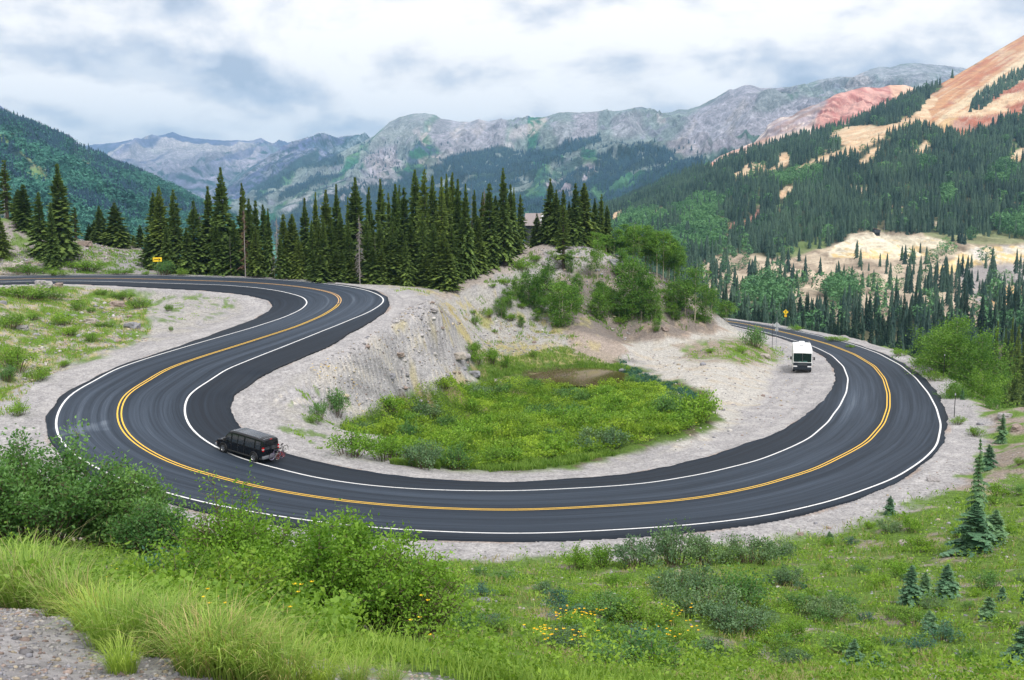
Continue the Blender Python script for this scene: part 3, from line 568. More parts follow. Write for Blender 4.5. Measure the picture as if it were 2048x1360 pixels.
LC = loft('mountain_range', [[(200,470,5000),(450,420,5200),(520,390,5200),(600,345,5200),(680,306,5200),(730,281,5200),(748,272,5200),(780,243,5200),(800,234,5200),(826,228,5200),(850,226,5200),(868,229,5200),(882,237,5100),(920,243,5000),(940,244,5000),(957,238,5000),(975,243,5000),(998,238,5000),(1025,240,5000),(1065,234,5000),(1085,240,4900),(1118,226,4900),(1150,228,4900),(1210,222,4800),(1240,222,4800),(1270,215,4700),(1283,213,4700),(1300,219,4700),(1325,226,4700),(1345,224,4700),(1358,219,4700),(1375,219,4700),(1400,211,4600),(1430,196,4500),(1460,178,4400),(1468,179,4400),(1490,170,4300),(1500,170,4300),(1520,176,4300),(1545,176,4300),(1600,172,4400),(1640,159,4500),(1680,153,4500),(1705,154,4600),(1740,139,4700),(1760,133,4700),(1780,135,4700),(1800,128,4700),(1830,126,4700),(1860,129,4700),(1890,131,4700),(1920,135,4700),(1960,145,4700),(2048,165,4700)],
    [(450,430,4300),(600,385,4200),(730,335,4100),(850,300,4000),(1000,290,3900),(1200,275,3700),(1400,275,3600),(1500,255,3500),(1700,215,3500),(2048,230,3500)],
    [(450,445,3600),(700,395,3400),(850,370,3300),(1000,365,3100),(1200,345,2900),(1400,320,2700),(1700,270,2700),(2048,290,2700)],
    [(450,500,2900),(700,490,2600),(1000,480,2400),(1200,470,2200),(1400,420,2000),(1700,340,2000),(2048,340,2000)], [(450,640,1500),(1000,640,1400),(1200,600,1400),(1400,560,1500),(1700,500,1600),(2048,480,1700)]], 1250, 360, 125, 330, col_c, MAT['rock_far'], 23, ridge_j=1.2, crisp=.5)
# --- red and purple cliffs
def col_d(px, py, P, t, rg):
    qx, qy = wob(px, py, P, 14, 8, 81, 90); n = nn(P, 60, 60, 5, 82); st = fbm(P[..., 0] / 16, P[..., 2] / 90 + P[..., 1] / 300, 4, 83)
    c = lerp(np.array((.30, .25, .27)), np.array((.56, .49, .44)), sst(-.25, .35, n + .5 * st))
    c = blend(c, (.22, .14, .13), sst(.0, .25, n + .3 * rg) * pmask(qx, qy, [(1525,290),(1560,235),(1600,215),(1670,190),(1690,195),(1640,245),(1560,270)], 8) * .8)
    red = pmask(qx, qy, [(1630,255),(1640,230),(1672,185),(1740,170),(1800,168),(1810,178),(1780,215),(1700,245),(1640,262)], 6)
    rc = lerp(np.array((.33, .13, .11)), np.array((.48, .27, .23)), sst(-.3, .3, st)); c = lerp(c, rc, red)
    c = blend(c, (.55, .36, .25), pmask(qx, qy, [(1780,168),(1835,172),(1850,185),(1800,205),(1790,180)], 6) * .8)
    c = blend(c, (.55, .25, .16), pmask(qx, qy, [(1395,345),(1440,310),(1530,275),(1520,290),(1440,325)], 7) * sst(-.3, .1, st) * .9)
    c = blend(c, (.60, .47, .36), pmask(qx, qy, [(1440,315),(1520,280),(1600,255),(1640,260),(1560,290),(1460,320)], 6) * .6); return c
LD = loft('red_mountain', [[(1380,352,2300),(1410,332,2300),(1440,312,2300),(1480,296,2250),(1510,283,2250),(1530,262,2200),(1535,250,2200),(1562,234,2200),(1585,232,2150),(1605,218,2150),(1640,206,2100),(1672,188,2100),(1700,182,2100),(1725,174,2100),(1760,176,2100),(1780,170,2100),(1810,170,2100),(1830,176,2100),(1870,192,2100),(1950,230,2100)],
    [(1380,380,1750),(1530,320,1700),(1700,270,1650),(1950,260,1650)], [(1380,420,1550),(1530,380,1500),(1700,330,1480),(1950,300,1480)]], 520, 130, 22, 70, col_d, MAT['slope'], 29, ridge_j=2.2)
# --- left forested mountain
CON1 = [[(-20,215),(10,228),(60,242),(120,265),(190,298),(222,318),(228,330),(200,325),(150,315),(130,325),(100,300),(50,295),(30,270),(-20,262)], [(186,318),(232,330),(300,348),(290,356),(215,345),(200,365),(186,360)], [(-20,295),(30,300),(60,330),(40,335),(-20,320)], [(-20,330),(40,345),(62,375),(30,370),(-20,350)],
  [(210,355),(330,400),(420,430),(400,440),(300,410),(200,375)], [(110,380),(200,400),(280,440),(260,450),(150,420)]]
MED1 = [[(-20,262),(20,260),(45,268),(35,288),(-20,292)], [(133,288),(150,285),(186,300),(186,335),(160,322)], [(10,300),(45,308),(80,340),(105,370),(115,395),(90,370),(50,345)], [(85,345),(95,360),(100,370),(110,360),(125,372),(130,390),(115,385)]]
def col_e(px, py, P, t, rg):
    qx, qy = wob(px, py, P, 14, 9, 85, 120); n = nn(P, 50, 60, 4, 86)
    c = lerp(np.array((.03, .13, .10)), np.array((.08, .24, .16)), sst(-.3, .3, n))
    for p in MED1: c = blend(c, lerp(np.array((.16, .24, .10)), np.array((.30, .30, .18)), sst(-.2, .3, n)), pmask(qx, qy, p, 5))
    for p in CON1: c = blend(c, (.018, .045, .045), pmask(qx, qy, p, 5))
    for p in ([(85,330),(97,325),(102,350),(130,368),(135,395),(118,372),(92,352)], [(50,352),(80,355),(78,362),(52,358)], [(150,385),(185,405),(190,412),(160,400)], [(362,405),(400,425),(408,432),(372,420)], [(208,405),(214,405),(212,418),(206,418)]): c = blend(c, (.50, .44, .42), pmask(qx, qy, p, 3) * sst(-.3, .2, n + .1) * .8)
    return c
LE = loft('forested_mountain', [[(-300,90,1700),(-120,180,1700),(-20,222,1700),(20,236,1750),(60,250,1800),(120,276,1850),(190,308,1900),(230,332,2000),(300,358,2050),(340,374,2100),(380,394,2150),(410,412,2150),(440,430,2200),(560,500,2250)],
    [(-300,300,1300),(0,310,1300),(120,340,1350),(230,380,1500),(340,425,1700),(440,450,1800),(560,520,1900)], [(-300,400,1000),(0,420,1000),(230,440,1100),(560,560,1400)], [(-300,560,700),(0,560,700),(230,560,750),(560,640,900)]], 560, 220, 45, 150, col_e, MAT['slope'], 41, ridge_j=.6, crisp=0)
# small grey crag seen over its left end
def col_f(px, py, P, t, rg): return lerp(np.array(GP), np.array(GPL), sst(-.2, .4, nn(P, 120, 120, 4, 4)))
loft('crag', [[(-400,120,3600),(-100,170,3500),(-20,200,3400),(0,211,3400),(12,220,3400),(25,230,3400),(80,255,3400),(160,290,3400)], [(-400,300,3000),(160,330,3000)]], 160, 50, 60, 160, col_f, MAT['rock_far'], 47)
# --- the right valley side with the old mine
BARE = [(1845,250),(1862,212),(1872,178),(1900,160),(1945,128),(1990,98),(2120,20),(2500,-150),(2500,170),(2060,228),(2000,243),(1960,262),(1915,272),(1870,262)]
CLEAR = [(1400,530),(1470,508),(1530,520),(1600,505),(1650,500),(1720,468),(1880,470),(1960,478),(2200,480),(2200,650),(2020,640),(1950,655),(1900,640),(1840,625),(1750,640),(1700,625),(1640,640),(1560,640),(1500,640),(1450,625),(1400,600)]
TANS = [[(1560,345),(1620,325),(1700,290),(1800,245),(1850,215),(1858,192),(1870,200),(1858,240),(1760,277),(1700,307),(1640,332),(1590,347)], [(1665,275),(1690,260),(1740,252),(1770,258),(1740,277),(1700,290),(1680,288)], [(1548,332),(1560,312),(1575,308),(1580,315),(1562,330)], [(1463,352),(1485,330),(1500,325),(1530,328),(1500,346),(1475,358)],
  [(1715,322),(1740,300),(1768,290),(1745,310),(1722,327)], [(1552,398),(1568,375),(1588,370),(1582,384),(1566,397)], [(1518,345),(1540,335),(1545,345),(1525,352)], [(1830,300),(1850,285),(1858,292),(1840,310)], [(2015,310),(2060,292),(2060,308),(2025,325)], [(1215,440),(1250,425),(1255,435),(1225,450)], [(1300,430),(1320,425),(1322,436),(1300,440)], [(1900,232),(1960,215),(2048,185),(2060,200),(1960,235)]]
MINE = [[(1655,512),(1672,490),(1700,472),(1750,469),(1800,472),(1880,479),(1905,498),(1860,503),(1830,515),(1760,517),(1700,514)], [(1870,548),(1895,525),(1935,503),(1960,494),(2200,490),(2200,520),(2000,524),(1940,530),(1900,548)]]
LIGHTG = [[(1535,360),(1600,343),(1645,350),(1640,372),(1560,376)], [(1970,362),(1985,340),(2022,328),(2032,358),(1990,384)], [(1210,470),(1260,440),(1320,430),(1340,455),(1300,480),(1230,490)], [(1340,430),(1400,395),(1440,400),(1430,440),(1370,450)], [(1300,500),(1380,470),(1450,480),(1420,510),(1330,520)], [(1480,600),(1520,580),(1560,590),(1570,630),(1500,640)], [(1640,590),(1690,580),(1700,610),(1660,620)], [(1990,440),(2060,430),(2060,480),(2000,470)], [(1830,335),(1860,325),(1870,340),(1840,350)], [(1360,440),(1450,430),(1440,470),(1370,470)], [(1880,390),(1900,380),(1900,410),(1885,410)]]
def col_g(px, py, P, t, rg):
    qx, qy = wob(px, py, P, 20, 12, 95, 45); n = nn(P, 20, 24, 5, 96); st = fbm((P[..., 0] - P[..., 1] * .25) / 9, (P[..., 2] + P[..., 0] * .35) / 40, 4, 97)
    c = lerp(np.array((.050, .060, .035)), np.array((.11, .105, .06)), sst(-.2, .3, n))
    op = 1 - sst(-.42, -.18, nn(P, 34, 44, 3, 109)); c = lerp(c, lerp(np.array((.10, .17, .06)), np.array((.38, .31, .23)), sst(-.1, .25, n)), op * .9)
    ss = fbm((px * .53 + py * .85) / 7, (py * .53 - px * .85) / 110, 4, 98)
    b = pmask(qx, qy, BARE, 5); cream = (.58, .48, .33); org=0; red = (.36, .14, .09)
    bc = lerp(np.array((.46, .26, .14)), np.array((.38, .16, .09)), sst(-.25, .3, ss)); bc = blend(bc, (.52, .42, .30), sst(.1, .4, fbm((px * .53 + py * .85) / 5, (py * .53 - px * .85) / 70, 3, 108)) * .6); 
    bc = blend(bc, cream, pmask(qx, qy, [(1865,262),(1885,236),(1950,182),(2048,112),(2300,-20),(2300,60),(2048,150),(1990,195),(1900,245)], 14) * sst(-.4, .05, ss))
    bc = blend(bc, (.52, .36, .18), pmask(qx, qy, [(1855,262),(1900,242),(1950,212),(1940,232),(1880,262)], 7) * .9)
    bc = blend(bc, lerp(np.array(red), np.array((.42, .26, .20)), sst(-.2, .35, n + .8 * ss)), pmask(qx, qy, [(1885,268),(1930,236),(1965,205),(2048,168),(2300,60),(2300,200),(2048,228),(1960,258)], 8))
    bc = blend(bc, (.30, .17, .14), sst(.25, .45, n) * .5); c = lerp(c, bc, b)
    for p in TANS: c = blend(c, lerp(np.array((.55, .38, .24)), np.array((.60, .48, .33)), sst(-.2, .3, n)), pmask(qx, qy, p, 4))
    c = blend(c, (.29, .15, .12), pmask(qx, qy, [(1432,462),(1445,445),(1480,440),(1512,420),(1518,430),(1500,457),(1465,464)], 3))
    cl = pmask(qx, qy, CLEAR, 8); tc_ = lerp(np.array((.32, .26, .20)), np.array((.50, .42, .32)), sst(-.25, .3, n + .2 * st))
    tc_ = blend(tc_, (.33, .31, .31), pmask(qx, qy, [(1920,545),(2060,535),(2060,600),(1960,600)], 14) * .9); c = lerp(c, tc_, cl)
    c = blend(c, (.14, .20, .07), pmask(qx, qy, [(1535,505),(1600,485),(1655,476),(1645,496),(1580,512)], 5) * .8); c = blend(c, (.20, .23, .11), pmask(qx, qy, [(1850,468),(1950,455),(2100,478),(1990,488),(1900,480)], 6) * .8)
    for p in MINE: c = lerp(c, lerp(np.array((.64, .58, .46)), np.array((.62, .47, .24)), sst(0, .4, fbm(P[..., 0] / 6, P[..., 2] / 3, 4, 99) + (py - 498) / 60)), pmask(px + n * 10, py + n * 4, p, 3))
    c = blend(c, (.46, .44, .44), sst(.1, .4, st) * pmask(qx, qy, MINE[1], 3) * .6)
    c = blend(c, (.56, .38, .20), pmask(qx, qy, [(1985,600),(2010,578),(2200,572),(2200,640),(2020,630)], 4)); c = blend(c, (.60, .48, .36), (np.abs(qy - 562 - .07 * (px - 1500)) < 1.7) * cl * .6); c = blend(c, (.60, .48, .36), (np.abs(qy - 590 + .03 * (px - 1500)) < 1.5) * cl * .5)
    return c
LG = loft('valley_slope', [[(1120,432,1900),(1190,424,1700),(1230,412,1600),(1280,390,1500),(1330,366,1450),(1380,346,1400),(1430,328,1350),(1480,312,1350),(1530,296,1350),(1570,284,1350),(1620,270,1350),(1660,258,1350),(1700,247,1350),(1730,236,1380),(1760,218,1400),(1800,200,1430),(1830,186,1450),(1860,178,1500),(1890,163,1550),(1940,134,1700),(1990,104,1850),(2048,70,2000),(2200,-20,2300),(2500,-190,2700)],
    [(1120,440,1400),(1190,434,1300),(1330,400,1150),(1430,375,1080),(1530,350,1050),(1620,325,1040),(1700,300,1050),(1760,280,1080),(1830,262,1100),(1890,250,1150),(1960,235,1200),(2048,210,1250),(2500,60,1500)],
    [(1120,470,950),(1190,465,900),(1330,450,860),(1430,440,840),(1530,435,820),(1700,420,800),(1850,405,800),(2048,385,800),(2500,330,850)],
    [(1120,520,650),(1190,520,640),(1430,512,640),(1600,500,650),(1700,480,655),(1880,482,655),(2048,482,640),(2500,480,600)],
    [(1120,525,610),(1430,520,610),(1655,512,605),(1700,516,605),(1840,516,605),(1905,500,600),(2048,530,580),(2500,530,560)],
    [(1120,590,470),(1430,600,450),(1700,615,430),(1850,640,400),(2048,660,380),(2500,680,330)],
    [(1120,700,330),(1430,720,290),(1700,790,240),(1850,840,225),(2048,880,210),(2500,980,180)]], 900, 420, 9, 42, col_g, MAT['slope'], 53, ridge_j=.5, px1=2500, aniso=2.2, crisp=0)
# ground far beneath everything
bx = np.linspace(-16000, 16000, 40); BX, BY = np.meshgrid(bx, np.linspace(-1500, 16000, 30)); BZ = -175 + 0 * BX - 60 * sst(0, 2500, BY)
put('valley_floor', mesh_of('valley_floor', np.stack([BX, BY, BZ], -1).reshape(-1, 3), gridfaces(30, 40), MAT['slope'], np.broadcast_to((.05, .09, .05), (1200, 3)), True), kind='structure')

# ------------------------------------------------------------------ low-detail trees for the far woods
def conifer_low(tiers, pts, seed, sharp=.5):
    r = random.Random(seed); V = []; T = []; val = []
    for k in range(tiers):
        z0 = .06 + .94 * k / tiers; z1 = min(1, z0 + 1.75 / tiers); rad = .5 * (1 - z0) ** .82 * r.uniform(.82, 1.1) + .015
        b = len(V); V.append((r.uniform(-.02, .02), r.uniform(-.02, .02), z1 if k < tiers - 1 else 1.0)); val.append(r.uniform(.1, .5)); ph = r.uniform(0, 6.28)
        for j in range(pts * 2):
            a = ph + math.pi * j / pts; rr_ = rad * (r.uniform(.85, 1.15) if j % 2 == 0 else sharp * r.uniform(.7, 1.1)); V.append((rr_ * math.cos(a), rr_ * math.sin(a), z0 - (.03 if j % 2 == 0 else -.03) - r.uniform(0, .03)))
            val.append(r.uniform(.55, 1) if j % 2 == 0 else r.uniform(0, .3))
        for j in range(pts * 2): T.append((b, b + 1 + j, b + 1 + (j + 1) % (pts * 2)))
    return np.array(V), np.array(T), np.array(val)
def blob_low(n, seed, sz_=.2):
    r = random.Random(seed); V = []; T = []; val = []
    for k in range(n):
        a = r.uniform(0, 6.28); u = r.uniform(-1, 1); q = .28 + .22 * r.random(); cx, cy, cz = q * math.cos(a) * math.sqrt(1 - u * u), q * math.sin(a) * math.sqrt(1 - u * u), .6 + .36 * u
        b = len(V); s = r.uniform(.55, 1) * sz_
        for j in range(3): V.append((cx + r.gauss(0, s), cy + r.gauss(0, s), cz + r.gauss(0, s * .8)))
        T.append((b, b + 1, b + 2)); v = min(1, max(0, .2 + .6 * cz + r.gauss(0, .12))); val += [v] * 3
    return np.array(V), np.array(T), np.array(val)
def forest(name, pts, hs, ws, templ, mat, seed, clump=55., **props):
    rg_ = np.random.default_rng(seed); n = len(pts); which = rg_.integers(0, len(templ), n); VV = []; TT = []; LL = []; base = 0
    for k, (V, T, val) in enumerate(templ):
        m = np.where(which == k)[0]
        if not len(m): continue
        a = rg_.uniform(0, 6.28, len(m)); ca, sa = np.cos(a), np.sin(a); x = V[None, :, 0] * ws[m][:, None]; y = V[None, :, 1] * ws[m][:, None]
        X = x * ca[:, None] - y * sa[:, None] + pts[m][:, None, 0]; Y_ = x * sa[:, None] + y * ca[:, None] + pts[m][:, None, 1]; Z = V[None, :, 2] * hs[m][:, None] + pts[m][:, None, 2] - .3
        VV.append(np.stack([X, Y_, Z], -1).reshape(-1, 3)); TT.append((T[None] + (np.arange(len(m)) * len(V))[:, None, None] + base).reshape(-1, 3)); base += len(m) * len(V)
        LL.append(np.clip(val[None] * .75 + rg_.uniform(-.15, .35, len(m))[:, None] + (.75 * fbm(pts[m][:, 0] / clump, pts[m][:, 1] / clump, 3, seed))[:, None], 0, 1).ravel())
    me = mesh_of(name, np.vstack(VV), np.vstack(TT), mat, val=np.concatenate(LL)); return put(name, me, **props)
def scatter(LY, n, dens, seed, jitter=True):
    rg_ = np.random.default_rng(seed); P = LY['P']; e1 = P[1:, :-1] - P[:-1, :-1]; e2 = P[:-1, 1:] - P[:-1, :-1]
    ar = np.linalg.norm(np.cross(e1, e2), axis=-1); d = dens(LY['px'][:-1, :-1], LY['py'][:-1, :-1], P[:-1, :-1]); w_ = (ar * d).ravel()
    if n is None: return w_.sum()
    k = rg_.choice(len(w_), n, p=w_ / w_.sum()); i, j = np.unravel_index(k, ar.shape); u, v = rg_.random(n), rg_.random(n)
    Q = P[i, j] + e1[i, j] * u[:, None] + e2[i, j] * v[:, None]; return Q
CL_N = [conifer_low(8, 5, s) for s in range(6)]; CL_F = [conifer_low(3, 3, s + 20, .7) for s in range(4)]; BL_N = [blob_low(230, s, .062) for s in range(4)]; BL_F = [blob_low(36, s + 9, .13) for s in range(4)]
def vis(px): return (px > -60) & (px < 2110)
def dens_g(px, py, P):
    qx, qy = wob(px, py, P, 20, 12, 95, 45); d = np.ones(px.shape) * (.75 + .5 * nn(P, 60, 60, 3, 101))
    lg = np.zeros(px.shape)
    for p in LIGHTG: lg = np.maximum(lg, pmask(qx, qy, p, 5))
    cl = pmask(qx, qy, CLEAR, 5); clump = sst(.02, .22, nn(P, 26, 26, 3, 102))
    d = d * (1 - cl) + cl * (.03 + .38 * clump * (py > 545) + .10 * clump); 
    d *= .12 + .88 * sst(-.42, -.18, nn(P, 34, 44, 3, 109)); 
    for p in TANS: d *= (1 - pmask(qx, qy, p, 4) * .97) * (1 - pmask(qx, qy - 9, p, 4) * .9)
    d *= 1 - pmask(px, py, BARE, 2); d *= 1 - pmask(qx, qy, BARE, 6)
    for p in MINE: d *= 1 - pmask(qx, qy, p, 5)
    d *= 1 - pmask(qx, qy, [(1432,462),(1445,445),(1480,440),(1512,420),(1518,430),(1500,457),(1465,464)], 3); d *= 1 - .8 * pmask(qx, qy, [(1535,505),(1600,485),(1655,476),(1645,496),(1580,512)], 5)
    dens_g.lg = lg; return np.clip(d, 0, 2) * vis(px)
def dg_con(px, py, P): d = dens_g(px, py, P); return d * (1 - .85 * dens_g.lg)
def dg_asp(px, py, P):
    d = dens_g(px, py, P); lg = dens_g.lg; cl = pmask(px, py, CLEAR, 5); return vis(px) * (lg + .03) * (1 - pmask(px, py, BARE, 12)) * (1 - sum(pmask(px, py, p, 5) for p in MINE + TANS).clip(0, 1))
Qg = scatter(LG, 14500, dg_con, 1); Dg = Qg[:, 1]
hg = RNG.uniform(8, 15, len(Qg)) * np.where(Dg < 600, .95, 1.0); hg *= np.where(RNG.random(len(Qg)) < .25, .6, 1)
Qg_px, Qg_py = proj(Qg)
# of the valley trees the nearest ones in clear view become trees of their own (see below)
cand = np.where((Dg < 640) & (Qg_px > 1400) & (Qg_px < 2070) & (Qg_py > 470))[0]
bot = np.interp(Qg_px, [1400, 1560, 1620, 1700, 1760, 1850, 1950, 2048], [640, 655, 672, 700, 722, 770, 850, 900]) # asphalt edge hides what is lower
topy = Qg_py - hg * F / Dg
cand = cand[(topy[cand] < bot[cand] - 12) & ~((Qg_px[cand] > 1850) & (Qg_px[cand] < 1985) & (topy[cand] > 640))]
cand = cand[np.argsort(-(hg[cand] / Dg[cand]))][:175]
single = np.zeros(len(Qg), bool); single[cand] = True
SINGLES = [(Qg[i], hg[i]) for i in cand]
rest = ~single; nearm = rest & (Dg < 950)
TREES_FAR = np.vstack([Qg[nearm]])
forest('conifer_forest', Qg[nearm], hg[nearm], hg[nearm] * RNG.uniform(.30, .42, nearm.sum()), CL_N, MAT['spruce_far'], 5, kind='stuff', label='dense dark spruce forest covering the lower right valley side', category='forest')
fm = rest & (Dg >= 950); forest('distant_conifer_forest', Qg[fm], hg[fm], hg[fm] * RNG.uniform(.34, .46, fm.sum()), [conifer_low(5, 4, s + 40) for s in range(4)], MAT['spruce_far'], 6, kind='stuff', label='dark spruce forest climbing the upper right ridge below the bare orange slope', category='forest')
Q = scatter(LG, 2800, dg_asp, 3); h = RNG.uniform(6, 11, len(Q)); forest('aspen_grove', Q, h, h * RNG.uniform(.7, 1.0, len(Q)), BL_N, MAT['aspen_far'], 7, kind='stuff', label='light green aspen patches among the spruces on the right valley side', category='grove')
# the line of trees up the bare slope
Q = scatter(LG, 260, lambda px, py, P: vis(px) * pmask(px, py, [(1940,222),(1950,200),(2010,158),(2048,140),(2060,150),(2015,178),(1960,218)], 3) + .02 * vis(px) * pmask(px, py, [(1900,270),(1980,235),(2060,205),(2060,235),(1920,285)], 3), 4)
h = RNG.uniform(8, 14, len(Q)); forest('treeline', Q, h, h * .4, CL_F, MAT['spruce_far'], 8, kind='stuff', label='thin line of dark conifers climbing the bare orange and cream slope', category='trees')
# left mountain
def con1(px, py, P):
    qx, qy = wob(px, py, P, 14, 9, 85, 120); m = np.zeros(px.shape)
    for p in CON1: m = np.maximum(m, pmask(qx, qy, p, 4))
    md = np.zeros(px.shape)
    for p in MED1: md = np.maximum(md, pmask(qx, qy - 5, p, 9))
    con1.md = md; return (m * (1 - .9 * md) + .06 + .10 * (py < 330)) * (px > -60) * (px < 470) * (1 - .7 * md)
def asp1(px, py, P): c_ = con1(px, py, P); return (1 - .97 * con1.md) * (1 - .8 * np.clip(c_, 0, 1)) * (px > -60) * (px < 470) * (py < 540)
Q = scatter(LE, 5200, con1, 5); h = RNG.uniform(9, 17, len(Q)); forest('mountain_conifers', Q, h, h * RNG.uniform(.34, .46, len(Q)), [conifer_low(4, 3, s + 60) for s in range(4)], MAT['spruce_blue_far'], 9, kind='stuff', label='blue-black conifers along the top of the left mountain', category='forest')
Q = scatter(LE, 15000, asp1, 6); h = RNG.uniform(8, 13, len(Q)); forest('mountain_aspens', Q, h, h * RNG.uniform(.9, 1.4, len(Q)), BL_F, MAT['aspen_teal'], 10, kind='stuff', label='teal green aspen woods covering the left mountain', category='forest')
# central range
def dens_c(px, py, P):
    qx, qy = wob(px, py, P, 26, 15, 61, 260); f = np.zeros(px.shape)
    for p in FOR: f = np.maximum(f, pmask(qx, qy, p, 4))
    n2 = nn(P, 60, 70, 4, 63); f *= sst(-.42, -.30, n2 + nn(P, 200, 200, 2, 74) * .4)
    return np.maximum(f, .05 * (py > 285) * (px > 600) * (px < 1400)) * (py < 470) * (px > 480) * (px < 1450)
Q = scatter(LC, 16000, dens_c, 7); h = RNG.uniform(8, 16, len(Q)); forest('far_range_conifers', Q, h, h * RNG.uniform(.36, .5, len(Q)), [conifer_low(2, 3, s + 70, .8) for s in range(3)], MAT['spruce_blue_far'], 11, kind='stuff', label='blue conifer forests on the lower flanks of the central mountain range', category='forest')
# ------------------------------------------------------------------ haze: air that fades the far ranges
hz = bpy.data.meshes.new('haze'); bmz = bmesh.new(); bmesh.ops.create_cube(bmz, size=1.0); bmz.to_mesh(hz); bmz.free()
hm = bpy.data.materials.new('haze'); hm.use_nodes = True; t = hm.node_tree; t.nodes.clear(); o = N('ShaderNodeOutputMaterial', t); v = N('ShaderNodeVolumePrincipled', t); L(v.outputs[0], o.inputs['Volume'], t)
v.inputs['Color'].default_value = (.34, .65, 1, 1); v.inputs['Density'].default_value = 9.5e-5; v.inputs['Anisotropy'].default_value = .1
hz.materials.append(hm); hzo = put('haze', hz, kind='stuff', label='thin blue haze in the air over the valley', category='haze'); hzo.scale = (19000, 13400, 1180); hzo.location = (0, 11600 - 6700, 590 - 252)

# ------------------------------------------------------------------ plants
class Bag:                                          # collects quads / triangles with a value per vertex
    def __init__(s): s.V = []; s.T = []; s.v = []; s.n = 0
    def tri(s, P, val):
        b = s.n; s.V += [tuple(p) for p in P]; s.T.append((b, b + 1, b + 2)); s.v += [val] * 3; s.n += 3
    def quad(s, P, val):
        b = s.n; s.V += [tuple(p) for p in P]; s.T += [(b, b + 1, b + 2), (b, b + 2, b + 3)]; s.v += [val] * 4; s.n += 4
    def mesh(s, name, mat): return mesh_of(name, np.array(s.V), np.array(s.T), mat, val=np.array(s.v))
def tube(pts, rads, n=6):                           # tapered tube along points
    V = []; Fq = []
    pts = [Vector(p) for p in pts]
    for k, p in enumerate(pts):
        d = (pts[min(k + 1, len(pts) - 1)] - pts[max(k - 1, 0)]).normalized(); a = d.orthogonal().normalized(); b = d.cross(a)
        for j in range(n): an = 6.28318 * j / n; V.append(tuple(p + (a * math.cos(an) + b * math.sin(an)) * rads[k]))
    for k in range(len(pts) - 1):
        for j in range(n): Fq.append((k * n + j, k * n + (j + 1) % n, (k + 1) * n + (j + 1) % n, (k + 1) * n + j))
    return V, Fq
def tubes(name, lst, mat):
    V = []; Fq = []
    for pts, rads, n in lst:
        v, f = tube(pts, rads, n); b = len(V); V += v; Fq += [tuple(i + b for i in q) for q in f]
    return mesh_of(name, np.array(V), np.array(Fq), mat, smooth=True)
def spruce_meshes(seed, H=14., curtain=True, R=1.9, whorl=.27, nb=7, bottom=.4, power=.8, sub=5, gaps=.08, mat='spruce', dens=1.0):
    r = random.Random(seed); B = Bag(); z = bottom; lean = (r.uniform(-.15, .15), r.uniform(-.15, .15))
    side = [r.uniform(.62, 1.3) for _ in range(8)]
    while z < H - .12:
        t = z / H; Lb = R * max(.04, (1 - t)) ** power * r.uniform(.66, 1.2) * (1 if t > .12 else .75 + 2 * t)
        m = nb if t < .85 else 4; ph = r.uniform(0, 6.28)
        for k in range(m):
            if r.random() < gaps: continue
            a = ph + 6.28318 * k / m + r.uniform(-.35, .35); Lk = Lb * r.uniform(.7, 1.12) * side[int((a % 6.283) / 6.283 * 8) % 8] + .06
            up = .35 * t ** 1.5 - .12; droop = (-.30 * (1 - t)) * Lk; ca, sa = math.cos(a), math.sin(a); px_, py_ = -sa, ca
            v0 = min(1, max(0, r.gauss(.42, .17)))
            def P(s, w_, dz=0): # along the branch
                return (lean[0] * z / H + ca * Lk * s + px_ * w_, lean[1] * z / H + sa * Lk * s + py_ * w_, z + up * Lk * s + droop * s * s * 1.6 + dz)
            wd = min(Lk * .30 + .09, .46)
            B.quad([P(.02, -.03), P(.5, -wd * .8, -.05), P(1.0, 0), P(.5, wd * .8, -.05)], v0)
            if not curtain: dc = 0
            else: dc = r.uniform(.30, .48) * whorl / .27 * (1 if t < .9 else .7)
            B.tri([P(.0, 0, .10), P(1.02, 0, .03), P(.55, 0, -dc)], min(1, max(0, v0 + r.uniform(-.15, .15)))); B.tri([P(.35, -wd * .5, 0), P(.9, wd * .4, .04), P(.8, 0, -dc * .8)], min(1, v0 + .12))
            B.tri([P(.2, wd * .6, .02), P(.75, -wd * .2, .05), P(.4, 0, -dc * .9)], max(0, v0 - .08))
            for q in range(sub):
                s = (q + .7) / (sub + .2) ; sd = 1 if q % 2 else -1; ww = wd * (1.25 - .7 * s); hang = -r.uniform(.10, .30) * (1.1 - t)
                vv = min(1, max(0, v0 + r.uniform(-.2, .3)))
                B.tri([P(s - .10, 0), P(s + .16, 0), P(s + .05, sd * ww * r.uniform(.8, 1.3), hang * .6)], vv)
                B.tri([P(s - .12, sd * .03), P(s + .14, -sd * .03), P(s + .02, -sd * ww * r.uniform(.3, .8), hang * 1.2)], vv)
        z += whorl * r.uniform(.75, 1.25) * (1.0 if t < .7 else .8)
    for k in range(7): a = k * 2.4; B.tri([(lean[0] + .05 * math.cos(a), lean[1] + .05 * math.sin(a), H - .5), (lean[0] - .05 * math.cos(a), lean[1] - .05 * math.sin(a), H - .5), (lean[0] + r.uniform(-.03, .03), lean[1], H + .1)], .5)
    tr = tubes('trunk', [([(0, 0, -1.5), (lean[0] * .5, lean[1] * .5, H * .5), (lean[0], lean[1], H * .97)], [H * .013 + .02, H * .009 + .01, .015], 6)], MAT['bark'])
    return B.mesh('crown', MAT[mat]), tr
SPR = [spruce_meshes(100 + i, R=[2.3, 1.9, 2.6, 2.0, 2.4, 1.7, 2.5, 2.1][i], power=[.78, .9, .7, .74, .85, .62, .88, .8][i], bottom=[.4, .8, .3, 1.6, .5, .6, .4, 1.0][i], gaps=[.06, .12, .05, .16, .10, .08, .06, .2][i]) for i in range(8)]
